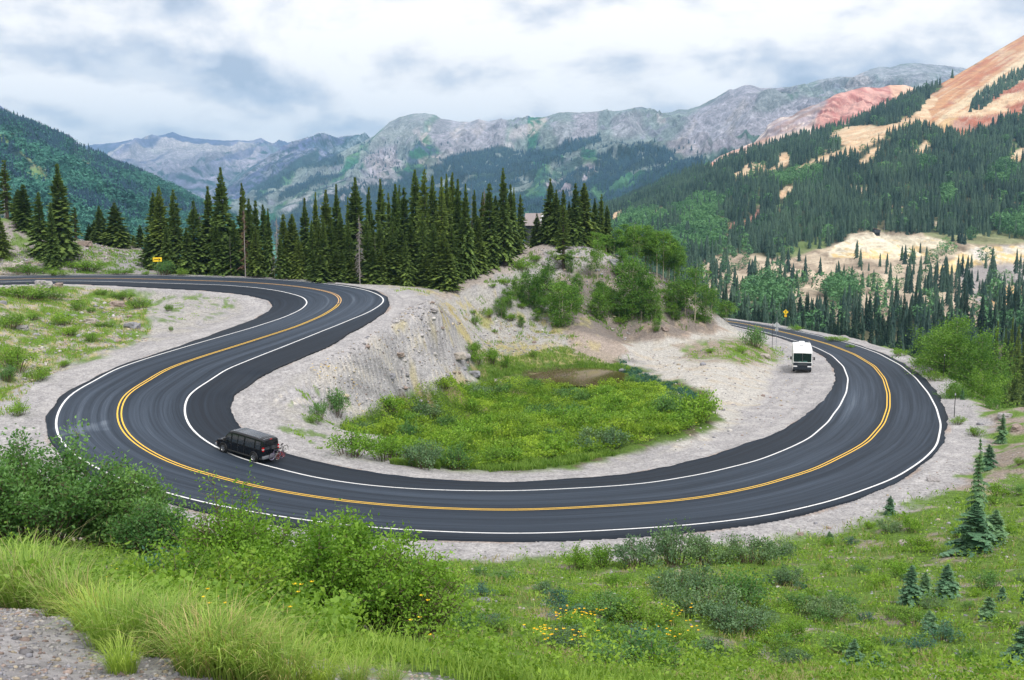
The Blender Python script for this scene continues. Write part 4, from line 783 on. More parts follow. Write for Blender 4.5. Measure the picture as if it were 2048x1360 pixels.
SPRS = [spruce_meshes(130 + i, R=1.25, power=.6, bottom=2.5, gaps=.42, nb=5, sub=3) for i in range(3)]         # thin ragged old trees
SPRV = [spruce_meshes(150 + i, R=2.0, whorl=.62, nb=6, sub=2, mat='spruce_far', power=[.8, .9, .7, .8][i]) for i in range(4)]  # valley
SPRB = [spruce_meshes(170 + i, H=5., R=1.25, whorl=.19, nb=8, bottom=.08, curtain=False, sub=7, power=[.75, 1.0, .65][i], gaps=.22, mat='spruce_blue') for i in range(3)]
def snag_mesh(seed, H=12., red=False, bare=False):
    r = random.Random(seed); lst = [([(0, 0, -1), (.1, 0, H * .5), (.05, .1, H)], [.11, .07, .02], 6)]
    z = H * .12
    if not bare:
        while z < H * .96:
            t = z / H; a = r.uniform(0, 6.28); Lk = (1.7 * (1 - t) + .15) * r.uniform(.4, 1.1); dz = -.25 * Lk * (1 - t) - .1
            p0 = (0, 0, z); p1 = (Lk * .6 * math.cos(a), Lk * .6 * math.sin(a), z + dz * .3); p2 = (Lk * math.cos(a), Lk * math.sin(a), z + dz * 1.3)
            lst.append(([p0, p1, p2], [.05, .035, .015], 3)); 
            for q in range(3): s = r.uniform(.35, .95); lst.append(([(Lk * s * math.cos(a), Lk * s * math.sin(a), z + dz * s), (Lk * s * math.cos(a) + r.uniform(-.35, .35), Lk * s * math.sin(a) + r.uniform(-.35, .35), z + dz * s - r.uniform(.05, .4))], [.026, .012], 3))
            z += .16 if red else .13
    return tubes('trunk', lst[:1], MAT['snag']), (tubes('branches', lst[1:], MAT['redsnag' if red else 'snag']) if len(lst) > 1 else None)
SNAG = [snag_mesh(1), snag_mesh(2), snag_mesh(3, red=True), snag_mesh(4, bare=True)]
def leaf(B, p, s, r, val, long=1.0, upb=.0):        # one leaf: a folded kite
    a = r.uniform(0, 6.283); e = r.uniform(-.5, 1.0) + upb; d = Vector((math.cos(a) * math.cos(e), math.sin(a) * math.cos(e), math.sin(e))); n = d.cross(Vector((r.gauss(0, 1), r.gauss(0, 1), r.gauss(0, 1)))).normalized() * s * .5
    p = Vector(p); q = p + d * s * 1.6 * long; m_ = p + d * s * .75 * long
    B.quad([p, m_ + n, q, m_ - n], val)
def bush_meshes(seed, W, Dp, H, nleaf, ls, mat, stems=26, spread=.55, long=1.0, shoots=.18, tw='twig', branch=6, low=.0):
    """shrub: stems rise from the foot, side twigs carry small leaves in clumps, some shoots stand proud"""
    r = random.Random(seed); B = Bag(); lst = []; tips = []
    for i in range(stems):
        a = r.uniform(0, 6.283); q = math.sqrt(r.random()); tx, ty = W * .5 * q * math.cos(a), Dp * .5 * q * math.sin(a)
        hh = H * math.sqrt(max(0.05, 1 - .72 * q * q)) * r.uniform(.70, 1.0)
        if r.random() < shoots: hh *= r.uniform(1.1, 1.28)
        bx_, by_ = tx * .35, ty * .35; mid = (bx_ + (tx - bx_) * .45, by_ + (ty - by_) * .45, hh * .55)
        lst.append(([(bx_, by_, -.15), mid, (tx, ty, hh)], [.018 * H ** .5, .011 * H ** .5, .003], 3)); tv = r.gauss(.45, .16)
        for k in range(branch):
            s = r.uniform(.25 + low, 1.0)
            if s < .45: c0 = [(bx_ + (mid[0] - bx_) * s / .45), (by_ + (mid[1] - by_) * s / .45), mid[2] * s / .45]
            else: u = (s - .45) / .55; c0 = [mid[0] + (tx - mid[0]) * u, mid[1] + (ty - mid[1]) * u, mid[2] + (hh - mid[2]) * u]
            a2 = r.uniform(0, 6.283); Lb = H * .24 * r.uniform(.4, 1.1) * (1.25 - s * .75)
            c1 = (c0[0] + Lb * math.cos(a2), c0[1] + Lb * math.sin(a2), c0[2] + Lb * r.uniform(.0, .8)); tips.append((c0, c1, tv + r.gauss(0, .10)))
            if H > 1.2: lst.append(([c0, c1], [.006 * H ** .5, .002], 3))
    per = max(1, nleaf // len(tips))
    for c0, c1, tv in tips:
        for k in range(per):
            s = r.random() ** .8; j = H * .035 + ls; p = [c0[i] + (c1[i] - c0[i]) * s + r.gauss(0, j) for i in range(3)]
            if p[2] < .01: p[2] = r.uniform(.01, .08)
            leaf(B, p, ls * r.uniform(.7, 1.25), r, min(1, max(0, tv + r.gauss(0, .13))), long, .2)
    return B.mesh('foliage', MAT[mat]), tubes('stems', lst, MAT[tw])
def aspen_meshes(seed, H=9., R=2.2, nleaf=2600, ls=.15, clear=.35, trunks=1, mat='aspen', limbs=22):
    r = random.Random(seed); B = Bag(); lst = []; tips = []
    for q in range(trunks):
        ox, oy = (0, 0) if trunks == 1 else (r.uniform(-R, R) * .4, r.uniform(-R, R) * .4); h = H * (1 if q == 0 else r.uniform(.7, .95)); lx, ly = r.uniform(-.4, .4), r.uniform(-.4, .4)
        tp = [(ox, oy, -.6), (ox + lx * .3, oy + ly * .3, h * .4), (ox + lx * .8, oy - ly * .2, h * .75), (ox + lx, oy + ly, h)]; lst.append((tp, [.03 + h * .008, .02 + h * .006, .02 + h * .003, .01], 6))
        for i in range(limbs // trunks + 3):
            t = clear + (1 - clear) * r.random() ** .9; z = h * t; a = r.uniform(0, 6.283); shape = math.sin(math.pi * min(1, max(0.06, (t - clear * .7) / (1.06 - clear * .7)))) ** .7; Lk = R * shape * r.uniform(.55, 1.1)
            c0 = (ox + lx * t, oy + ly * t, z * .94); c1 = (c0[0] + Lk * math.cos(a), c0[1] + Lk * math.sin(a), c0[2] + Lk * r.uniform(.1, .7)); lst.append(([c0, c1], [.03, .006], 3)); tips.append((c0, c1, r.gauss(.45, .17), Lk))
    per = max(1, nleaf // len(tips))
    for c0, c1, tv, Lk in tips:
        subs = [(r.uniform(.35, 1.05), r.gauss(0, .28 * Lk + .1), r.gauss(0, .28 * Lk + .1), r.gauss(0, .18 * Lk + .1), r.gauss(tv, .12)) for _ in range(5)]
        for k in range(per):
            s, dx, dy, dz, v = subs[k % 5]; sg = .16 * R * .55 + .1
            p = [c0[0] + (c1[0] - c0[0]) * s + dx + r.gauss(0, sg), c0[1] + (c1[1] - c0[1]) * s + dy + r.gauss(0, sg), c0[2] + (c1[2] - c0[2]) * s + dz + r.gauss(0, sg * .8)]
            leaf(B, p, ls * r.uniform(.7, 1.2), r, min(1, max(0, v + r.gauss(0, .12))))
    return B.mesh('crown', MAT[mat]), tubes('trunk', lst, MAT['aspenbark'])
rr_ = random.Random(11)
def plant(name, meshes, pos, scale, rz, parts=('crown', 'trunk'), **props):
    e = empty(name, pos, rz, **props); e.scale = scale
    for nm, me in zip(parts, meshes):
        if me: put(nm, me, e)
    return e
def spot(px, D): return ground_at(px, D)
def top_h(px, topy, D, z): return unpD(px, topy, D)[2] - z
POS = ['left edge of the photo', 'left', 'centre', 'right']
# --- named trees of the stand behind the upper bend: (px, top row, distance, half width in px, kind)
TREES = [(22,320,163,15,'s'),(58,368,158,15,'n'),(44,378,161,12,'n'),(85,382,150,18,'n'),(124,326,152,24,'n'),(108,404,146,17,'n'),(4,428,147,13,'n'),(156,413,166,11,'s'),(204,411,170,13,'n'),(193,441,172,10,'n'),(181,448,172,8,'n'),(237,405,170,17,'n'),(259,461,176,7,'n'),(270,470,178,6,'n'),(284,449,174,9,'n'),
 (326,371,158,17,'n'),(311,384,161,14,'n'),(353,377,156,18,'n'),(389,399,154,15,'n'),(423,371,157,19,'n'),(450,334,153,21,'n'),(487,365,158,16,'n'),(501,396,152,12,'n'),(516,399,155,12,'n'),(529,408,150,12,'n'),(540,416,148,11,'n'),(571,427,147,13,'n'),(586,427,148,12,'n'),(407,440,160,10,'s'),
 (614,394,150,14,'n'),(634,383,152,15,'n'),(653,379,156,15,'n'),(677,366,150,17,'n'),(698,392,158,12,'n'),(715,354,152,19,'n'),(742,372,158,13,'n'),(763,357,150,17,'n'),(780,384,160,11,'n'),(792,366,152,14,'n'),(801,367,160,12,'n'),(810,373,154,14,'n'),(833,337,156,16,'n'),(850,335,150,19,'n'),(867,349,158,14,'n'),(884,352,148,20,'n'),(896,347,156,14,'n'),(907,343,159,13,'n'),(918,357,152,15,'n'),(932,367,150,16,'n'),(951,379,158,13,'n'),(965,384,162,10,'n'),(981,365,156,15,'n'),(992,390,160,11,'n'),(1007,333,158,18,'n'),(1019,367,165,12,'n'),(1027,374,167,11,'n'),(1041,387,170,10,'n'),
 (1072,426,172,11,'n'),(1101,356,170,15,'n'),(1112,379,168,13,'n'),(1124,379,166,14,'n'),(1137,402,170,10,'n'),(1149,365,168,15,'n'),(1167,365,172,14,'n'),(1188,396,174,11,'n'),(1201,387,175,12,'n'),(1213,410,176,9,'n'),(1127,409,158,15,'s'),(1090,420,172,9,'n'),
 (625,440,146,15,'n'),(664,452,147,14,'n'),(700,440,147,14,'n'),(735,428,147,16,'n'),(760,440,146,14,'n'),(790,432,146,16,'n'),(822,440,147,15,'n'),(845,424,146,16,'n'),(868,445,146,16,'n'),(905,452,147,15,'n'),(930,436,150,14,'n'),(955,430,153,13,'n'),(975,440,157,12,'n'),(600,470,146,12,'n'),(562,470,146,11,'n'),(470,440,150,13,'n'),(512,452,147,12,'n'),(375,455,152,13,'n'),(435,450,149,14,'n'),(335,450,152,13,'n'),(893,488,144,15,'n'),(810,500,144,14,'n'),(745,495,144,13,'n'),(685,500,144,13,'n'),(640,505,143,12,'n'),(990,430,160,12,'n'),(300,470,157,10,'n')]
_rf = random.Random(5)
for _k in range(34):
    _px = 612 + _k * 12.6 + _rf.uniform(-4, 4)
    TREES.append((round(_px, 1), round(_rf.uniform(425, 520)), round((143.5 if _px < 880 else 143.5 + (_px - 880) * .13) + _rf.uniform(0, 6), 1), _rf.choice([12, 14, 16, 18]), 'n'))
ORD = ['first','second','third','fourth','fifth','sixth','seventh','eighth','ninth','tenth','eleventh','twelfth','thirteenth','fourteenth','fifteenth','sixteenth','seventeenth','eighteenth','nineteenth','twentieth'] + ['twenty-' + w_ for w_ in ('first','second','third','fourth','fifth','sixth','seventh','eighth','ninth')] + ['thirtieth'] + ['thirty-' + w_ for w_ in ('first','second','third','fourth','fifth','sixth','seventh','eighth','ninth')]
zones = [(-50, 140, 'on the far left rubble slope'), (140, 295, 'on the rise left of the arrow sign'), (295, 475, 'behind the arrow sign at the upper bend'), (475, 605, 'in the gap left of the stand'), (605, 760, 'in the left part of the big stand'), (760, 900, 'in the middle of the big stand'), (900, 1060, 'in the right part of the big stand'), (1060, 1230, 'on the knoll beside the cabin')]
def label_for(idx):
    px = TREES[idx][0]
    for a, b_, txt in zones:
        if a <= px < b_:
            ids = sorted([i for i, t_ in enumerate(TREES) if a <= t_[0] < b_], key=lambda i: TREES[i][0]); k = ids.index(idx)
            kindw = {'s': 'thin ragged spruce', 'n': 'dark green spruce'}[TREES[idx][4]]
            hgt_w = 'tall ' if TREES[idx][1] < 375 else ('short ' if TREES[idx][1] > 435 else '')
            return f"{hgt_w}{kindw} {txt}, {ORD[k]} from the left"
for i, (px, ty, D, hw_, kd) in enumerate(TREES):
    g_ = spot(px, D); H_ = max(2.5, top_h(px, ty, D, g_[2])); src = SPRS[i % 3] if kd == 's' else SPR[(i * 5 + i // 8) % 8]; R0 = 1.3 if kd == 's' else 1.9
    wsc = hw_ * rr_.uniform(1.4, 2.1) / F * D / R0
    plant('spruce_tree', src, tuple(g_), (wsc, wsc, H_ / 14.0), rr_.uniform(0, 6.28), label=label_for(i), category='spruce tree', group='spruce trees along the upper bend')
for px, ty, D, k, lab in [(720,430,143,0,'pale grey dead spruce with bare branches in front of the big stand'),(556,433,146,1,'grey dead spruce with drooping twigs beside the upper bend'),(491,415,147,2,'red-brown dead spruce among green ones left of the stand'),(944,367,154,3,'bare grey snag top rising out of the right part of the stand'),(462,470,149,3,'thin pale bare pole trunk behind the upper road'),(549,524,146,3,'short pale broken trunk leaning by the upper road edge'),(970,374,158,2,'reddish dead spruce top in the right part of the stand'),(751,472,145,3,'slim brown bare trunk standing at the outer edge of the bend'),(403,425,158,2,'grey-brown dead spruce beside the thin spruce behind the arrow sign'),(236,396,176,3,'needle-thin dead top above the round spruce on the stony rise'),(18,330,170,0,'thin grey dead spruce at the far left skyline')]:
    g_ = spot(px, D); H_ = top_h(px, ty, D, g_[2]); plant('dead_tree', SNAG[k], tuple(g_), (.3 if k == 3 else .8, .3 if k == 3 else .8, H_ / 12.), rr_.uniform(0, 6.28), parts=('trunk', 'branches'), label=lab, category='dead tree')
# --- valley trees that stand free: individuals copied from four patterns
SINGLES.sort(key=lambda s: proj(s[0])[0])
for i, (q, h_) in enumerate(SINGLES):
    px, py = proj(q); src = SPRV[i % 4]; w_ = h_ / 14. * rr_.uniform(.8, 1.15)
    where = 'just beyond the right-hand road' if py > 620 else ('between the mine tracks' if py > 560 else 'beside the pale mine tailings'); side = 'left' if px < 1600 else ('middle' if px < 1820 else 'right')
    plant('valley_spruce', src, (q[0], q[1], q[2] - .3), (w_, w_, h_ / 14.), rr_.uniform(0, 6.28), label=f'dark spruce on the valley side {where}, {side} part of the clearing', category='spruce tree', group=f'valley spruces {where}, {side} part')
for i, (px, ty, D, hw_) in enumerate([(1988,668,190,14),(2003,640,200,15),(2018,655,185,16),(2032,632,195,15),(2046,648,180,17),(2060,640,190,18),(2010,720,165,16),(2042,735,160,18),(1992,730,172,13),(2025,770,150,15)]):
    g_ = spot(px, D); g_[2] = min(g_[2], unpD(px, 900, D)[2]); H_ = top_h(px, ty, D, g_[2]); s_ = hw_ * 1.15 / F * D / 1.9
    plant('spruce_tree', SPR[(i * 3) % 8], tuple(g_), (s_, s_, H_ / 14.), rr_.uniform(0, 6.28), label=f'tall dark spruce in the gully at the right edge of the photo, {ORD[i]} of ten', category='spruce tree', group='gully spruces at the right edge')
# --- small spruces on the hillside at the right
for i, (px, by_, ty, hw_, k, lab) in enumerate([(1948,1104,868,34,1,'tallest young spruce on the right hillside, with a spindly leader'),(1940,1108,1000,56,0,'wide low young spruce forming the skirt under the tallest one'),(1985,1092,1015,44,0,'full young spruce close behind the largest one on the right hillside'),(2001,888,826,17,0,'small spruce on the gravel shoulder at the right edge'),(1976,938,888,19,2,'small spruce behind the leader of the largest young spruce'),(1781,1030,990,17,0,'small bright spruce alone at the top of the shoulder bank'),(1660,1085,1062,14,0,'tiny spruce at the toe of the hillside by the gravel'),(1822,1207,1126,26,2,'left spruce of the three in a row on the right hillside'),(1852,1198,1140,24,0,'middle spruce of the three in a row on the right hillside'),(1893,1192,1124,26,2,'right spruce of the three in a row on the right hillside'),(1856,1272,1218,28,0,'rounded blue-green seedling below the row of three spruces'),(1976,1240,1190,22,2,'blue-green seedling near the right edge above the bottom corner'),(2004,1202,1172,15,0,'tiny blue-green seedling right of the row of three'),(1706,1335,1272,34,1,'blue-green young spruce at the bottom of the photo'),(1748,1340,1300,26,0,'low young spruce right of the bottom one'),(2040,1345,1245,36,2,'dark young spruce cut by the bottom right corner'),(1925,800,778,7,0,'tiny spruce sprig beside the marker post'),(2046,1212,1180,14,0,'tiny seedling cut by the right edge')]):
    g_ = ray_ground(px, by_, 8, 120); D = g_[1]; H_ = (by_ - ty) / F * D * 1.03; s_ = hw_ / F * D / 1.25
    plant('young_spruce', SPRB[k], tuple(g_), (s_, s_, H_ / 5.), rr_.uniform(0, 6.28), label=lab, category='spruce tree', group='young spruces on the right hillside')
# --- aspens and leafy shrubs of the knoll and the road banks
ASP = [aspen_meshes(200, 9, 1.9, 3200, .16, .28), aspen_meshes(201, 9, 1.6, 3000, .16, .34), aspen_meshes(202, 7, 2.6, 5200, .17, .04, 4, limbs=40), aspen_meshes(203, 7, 2.3, 4800, .17, .02, 3, limbs=36), aspen_meshes(204, 9, 2.1, 3800, .16, .2, 2, limbs=30)]
ASPB = aspen_meshes(210, 12, 4.6, 17000, .18, .08, 3, limbs=90)
def H0(k): return 9. if k in (0, 1, 4) else 7.
def R0_(k): return [1.9, 1.6, 2.6, 2.3, 2.1][k]
AS = [(1195,478,540,14,0),(1212,500,548,12,1),(1238,455,540,16,0),(1250,448,545,15,1),(1264,452,548,16,0),(1276,446,550,17,4),(1290,450,552,16,1),(1302,455,553,16,0),(1314,462,556,15,1),(1326,458,558,17,0),(1338,470,560,15,1),(1349,476,562,15,0),(1358,492,566,12,1),(1228,478,538,13,1),(1296,480,556,12,4),(1334,500,564,13,1)]
names = ['leftmost','second','third','fourth','fifth','sixth','seventh','eighth','ninth','tenth','eleventh','twelfth','thirteenth','fourteenth','fifteenth','rightmost']
order = sorted(range(len(AS)), key=lambda i: AS[i][0])
for i, (px, ty, by_, hw_, k) in enumerate(AS):
    D = 168 + (i % 4); g_ = spot(px, D); H_ = max(3, top_h(px, ty, D, g_[2])); s_ = hw_ / F * D / R0_(k) * 1.15
    plant('aspen_tree', ASP[k], tuple(g_), (s_, s_, H_ / H0(k)), rr_.uniform(0, 6.28), label=f'slim aspen with pale trunk on the knoll crest, {names[order.index(i)]} of sixteen from the left', category='aspen tree', group='aspens along the knoll crest')
for i, (px, by_, ty, hw_, k, lab) in enumerate([(1016,616,579,17,3,'small leafy aspen bush on the grey slope left of the knoll'),(1062,612,545,28,2,'broad aspen clump at the left foot of the knoll'),(1093,603,528,22,3,'aspen clump against the rocks of the knoll'),(1132,652,566,37,2,'full dark green aspen clump in the middle of the knoll foot'),(1108,640,585,20,3,'low aspen bush left of the full dark clump'),(1200,640,574,25,3,'rounded aspen bush between the two big knoll clumps'),(1262,628,520,36,2,'tallest aspen clump on the face of the knoll'),(1290,640,540,26,3,'right half of the tall aspen clump on the knoll face'),(1245,640,585,24,3,'low aspen bush under the tallest knoll clump'),(1308,642,584,17,3,'yellow-green aspen bush at the right of the knoll face'),(1314,662,638,11,2,'small round aspen bush at the knoll toe above the turn-out'),(1350,618,560,22,2,'dark aspen clump on the right shoulder of the knoll'),(1380,640,534,31,4,'aspen with thick pale trunk on the right shoulder of the knoll'),(1416,646,573,24,2,'dense pointed aspen at the right end of the knoll'),(1448,638,602,20,3,'light green aspen bush where the far road appears'),(1040,598,575,9,3,'tiny aspen sprout on the upper grey slope'),(1075,642,618,11,3,'aspen sprout low on the grey slope, left one'),(1042,655,632,9,3,'aspen sprout low on the grey slope near the bench'),(1240,560,500,15,1,'young aspen in front of the crest row'),(1190,560,480,17,4,'light green aspen right of the dark knoll spruces'),(1355,640,655,8,3,'small green sprout at the knoll toe')]):
    if ty > by_: ty = by_ - 16
    g_ = ray_ground(px, by_, 120, 200); D = g_[1]; H_ = (by_ - ty) / F * D * 1.05; s_ = hw_ / F * D / R0_(k) * .92
    plant('aspen_bush' if k != 4 and k != 1 else 'aspen_tree', ASP[k], tuple(g_), (s_, s_, H_ / H0(k)), rr_.uniform(0, 6.28), label=lab, category='aspen bush' if k not in (1, 4) else 'aspen tree', group='aspens on the knoll face')
for px, by_, ty, hw_, D, lab in [(1905,800,640,62,122,'large spreading aspen beyond the right-hand bend'),(1955,830,672,46,118,'second large aspen with bare limbs beyond the right-hand bend'),(1880,760,655,34,130,'left part of the aspen group beyond the right-hand bend'),(1950,880,745,44,105,'lower aspen bush on the bank below the large ones'),(1905,850,770,30,104,'leafy aspen bush at the gravel edge of the right bend'),(1975,900,800,34,98,'lowest aspen bush on the bank at the right')]:
    base = unpD(px, by_, D); gz = spot(px, D)[2]; base[2] = min(base[2], gz) if gz > base[2] - 3 else base[2]; base = np.array([base[0], D, min(gz, unpD(px, by_, D)[2])]); H_ = unpD(px, ty, D)[2] - base[2]; s_ = hw_ / F * D / 4.6 * 1.15
    plant('aspen_tree', ASPB, tuple(base), (s_, s_, H_ / 12.), rr_.uniform(0, 6.28), label=lab, category='aspen tree', group='aspens beyond the right bend')
# --- shrubs; patterns are shared, each shrub its own object
SH = {'g': [bush_meshes(300 + i, 2, 2, 1, 1500, .055, 'herb', 26, branch=6, shoots=.05) for i in range(3)],
      'b': [bush_meshes(310 + i, 2, 2, 1, 1700, .055, 'willow', 26, branch=6, shoots=.12) for i in range(3)],
      'd': [bush_meshes(320 + i, 2, 2, 1, 1700, .050, 'willow_dark', 26, branch=6) for i in range(2)],
      'y': [bush_meshes(330 + i, 2, 2, 1, 2600, .048, 'willow_grey', 34, branch=7, shoots=.12) for i in range(3)],
      's': [bush_meshes(340, 2, 2, 1, 900, .06, 'sage', 20, branch=5)]}
SHR = [ # px, base row, half width px, height px, pattern, name, label
 (945,708,20,22,'b','shrub','bright round shrub at the foot of the grey scree, upper one'),(952,730,22,22,'b','shrub','bright round shrub at the foot of the grey scree, lower one'),(984,728,20,28,'b','shrub','bright shrub right of the scree foot pair'),(1010,738,12,26,'b','shrub','slim bright shrub on the grass bench'),(948,650,11,18,'g','shrub','dark round shrub on the grey slope above the scree foot'),(975,636,17,16,'g','shrub','wide low shrub on the grey slope'),(946,634,7,10,'g','shrub','small shrub left of the wide low one on the grey slope'),(990,668,7,9,'g','shrub','small shrub in the middle of the grey slope'),(1066,716,9,14,'g','shrub','lone dark shrub on the dry grass bench'),
 (1508,694,32,36,'d','shrub','big dark willow bush on the island of the turn-out'),(1480,706,18,14,'b','shrub','low yellow-green shrub left of the island willow'),(1420,706,14,7,'b','shrub','flat green shrub in the middle of the island'),
 (1392,842,52,58,'b','willow_bush','bright yellow-green willow at the right end of the wetland'),(1330,830,38,36,'d','willow_bush','dull green willow left of the bright one at the wetland end'),(1262,772,18,22,'d','willow_bush','dark willow beside the pond'),(1180,908,34,20,'g','willow_bush','dark low willow at the front right of the wetland'),
 (700,912,52,50,'b','willow_bush','bright willow at the front left of the wetland'),(770,922,46,46,'b','willow_bush','second bright willow along the front of the wetland'),(850,936,48,54,'y','willow_bush','grey-green willow at the front of the wetland'),(915,938,40,44,'d','willow_bush','dark willow right of the grey-green one'),(980,932,40,36,'g','willow_bush','green willow in the front row near the middle'),(672,830,34,44,'d','willow_bush','dark bush where the wetland meets the grey bank'),(640,838,22,32,'d','willow_bush','small bush at the left end of the wetland'),(630,846,22,16,'g','willow_bush','low green bush on the gravel left of the wetland'),
 (45,598,66,26,'g','shrub','large spreading green mat below the upper road at the left'),(100,600,40,18,'g','shrub','right part of the spreading green mat'),(20,656,38,26,'g','shrub','dark green mat on the left slope at the photo edge'),(68,640,16,14,'g','shrub','small round shrub beside the dark green mat'),(127,652,30,22,'b','shrub','bright shrub in the middle of the left slope'),(142,670,26,16,'b','shrub','bright shrub just below the middle one on the left slope'),(182,682,26,16,'g','shrub','green shrub low on the left slope'),(158,622,18,22,'g','shrub','upright shrub on the left slope below the mat'),(182,626,11,10,'g','shrub','small dark shrub beside the upright one'),(210,655,24,12,'g','shrub','flat shrub near the rocks of the left slope'),(250,598,30,14,'g','shrub','green mat on the crest of the left slope'),(280,616,26,18,'g','shrub','shrub running down from the crest of the left slope'),(338,622,11,14,'g','shrub','lone round shrub on the flat gravel inside the bend'),(200,590,16,10,'g','shrub','small green mat near the crest'),(342,664,6,10,'g','shrub','lone small shrub at the foot of the left slope'),
 (30,740,44,44,'g','shrub','large leafy shrub beside the shoulder at the left edge'),(75,762,30,28,'g','shrub','leafy shrub right of the large one at the left edge'),(130,736,14,12,'b','shrub','small shrub near the shoulder, upper left'),(10,765,28,30,'d','shrub','dark shrub low at the left edge'),(40,832,26,26,'b','shrub','bright grassy shrub on the gravel at the left edge'),
 (326,552,24,30,'d','shrub','round dark bush behind the arrow sign'),(290,551,10,8,'b','shrub','small bright shrub left of the arrow sign'),(362,553,14,16,'g','shrub','shrub under the spruces right of the arrow sign'),(60,548,50,18,'g','shrub','green shrub mass on the slope at the far left'),(175,540,50,18,'b','shrub','green shrub mass in the middle of the far slope'),(240,548,30,10,'g','shrub','low shrubs at the foot of the graded patch'),(115,552,26,12,'g','shrub','shrubs under the dark left spruces'),
 (1010,570,18,12,'b','shrub','yellow-green mat on the knoll track, left one'),(1045,545,22,22,'b','shrub','yellow-green mat high on the knoll'),(1070,524,18,12,'b','shrub','yellow-green mat on top of the knoll'),(985,580,10,7,'b','shrub','small mat beside the track junction'),
 (1590,662,16,10,'b','shrub','bright shrub beyond the far road by the yellow sign'),(1672,684,24,10,'b','shrub','low bright shrub beyond the road, left of the bend'),(1800,712,20,14,'b','shrub','light green shrub on the outer shoulder of the bend'),(1835,735,22,18,'b','shrub','light green shrub further along the outer shoulder'),(1870,762,24,18,'g','shrub','shrub below the aspens on the outer shoulder'),(1905,792,16,14,'b','shrub','bright shrub on the gravel beside the marker post'),(1700,697,10,7,'g','shrub','tiny shrub on the outer shoulder'),
 (1915,850,18,16,'g','shrub','green shrub on the bank near the marker post'),(1950,872,22,18,'g','shrub','green shrub where the bank drops at the right'),
 (1150,1136,30,36,'b','willow_bush','yellow-green willow at the toe of the hillside, leftmost of the row'),(1205,1134,32,36,'b','willow_bush','yellow-green willow at the toe of the hillside, second of the row'),(1280,1134,44,50,'y','willow_bush','grey-green willow at the toe of the hillside, third of the row'),(1350,1128,46,66,'y','willow_bush','tallest grey-green willow of the row at the hillside toe'),(1420,1128,44,50,'y','willow_bush','grey-green willow right of the tallest one'),(1500,1124,44,44,'y','willow_bush','grey willow with dead twigs near the right end of the row'),(1555,1118,34,30,'y','willow_bush','last low willow at the right end of the row'),
 (1350,1205,46,54,'y','willow_bush','grey-green willow in the middle of the hillside, left one'),(1415,1235,56,58,'y','willow_bush','large grey-green willow in the middle of the hillside'),(1480,1215,54,62,'d','willow_bush','dark green willow beside the large grey-green one'),(1470,1262,58,52,'y','willow_bush','low grey willow under the large one on the hillside'),(1400,1180,40,40,'y','willow_bush','twiggy grey willow behind the large one'),(1580,1170,30,30,'y','willow_bush','small grey willow above the bare patch'),(1595,1225,34,30,'d','willow_bush','small dark willow right of the bare patch'),(1655,1238,46,34,'y','willow_bush','flat grey willow at the right of the hillside group'),(1500,1190,30,30,'g','willow_bush','small green shrub in the willow group on the hillside'),
 (1820,1062,28,26,'b','shrub','bright shrub above the three small spruces'),(1740,1058,14,14,'b','shrub','small bright shrub on the shoulder bank'),(1655,1092,18,16,'b','shrub','small bright shrub at the toe of the right hillside'),(1700,1090,20,14,'s','shrub','low blue-green shrub at the toe of the right hillside'),(1990,1010,26,16,'g','shrub','low green shrub near the right edge'),(2040,930,14,16,'g','shrub','green shrub at the right edge above the bank'),
 (1210,1240,50,44,'d','shrub','dark leafy shrub left of the grey stone on the lower hillside'),(1290,1255,56,44,'g','shrub','leafy shrub right of the grey stone on the lower hillside'),(1230,1290,44,40,'d','shrub','dark shrub among the yellow flowers'),(1300,1330,90,50,'d','shrub','wide dark shrub at the bottom of the lower hillside'),(1160,1225,30,30,'b','shrub','grassy bright shrub at the left of the flower patch'),(1100,1340,40,34,'g','shrub','leafy green shrub at the bottom, left of the flowers'),(1360,1290,30,28,'g','shrub','small leafy shrub right of the flowers'),
 (960,1150,26,16,'d','shrub','dark juniper mat by the gravel edge'),(1010,1158,36,16,'d','shrub','second dark juniper mat by the gravel edge'),
 (1240,745,0,0,'g','',''),]
for i, (px, by_, hw_, hp, kd, nm, lab) in enumerate(SHR):
    if not hw_: continue
    g_ = ray_ground(px, by_, 6, 200); D = float(g_[1]); fs_ = 1.28 if (by_ > 1100 and px > 1100) else 1.0; s_ = hw_ / F * D * 1.12 * fs_; H_ = hp / F * D * 1.12 * (1 + (fs_ - 1) * .5); src = SH[kd][i % len(SH[kd])]
    plant(nm, src, tuple(g_), (s_, s_ * .9, H_), rr_.uniform(0, 6.28), parts=('foliage', 'stems'), label=lab, category='shrub', group='green shrubs and willows')
_r = random.Random(17)
for i in range(95):
    px = _r.uniform(900, 2045); lo = float(np.interp(px, [900, 1560, 1700, 1850, 2045], [1140, 1125, 1060, 990, 920])); py = lo + 25 + (_r.random() ** .8) * (1335 - lo - 25)
    g_ = ray_ground(px, py, 8, 110); D = float(g_[1]); kd = _r.choice('ggbbysd'); s_ = _r.uniform(.25, .62) * (.6 + D / 60); where = ('lower' if py > 1230 else 'upper') + (' left' if px < 1300 else (' middle' if px < 1700 else ' right'))
    nmk = {'g': 'green leafy', 'b': 'bright green', 'y': 'grey-green', 's': 'blue-green', 'd': 'dark green'}[kd]
    plant('shrub', SH[kd][i % len(SH[kd])], tuple(g_), (s_, s_, s_ * _r.uniform(.55, .9)), _r.uniform(0, 6.28), parts=('foliage', 'stems'), label=f'small {nmk} shrub in the grass on the {where} of the near hillside', category='shrub', group=f'small {nmk} shrubs, {where} hillside')
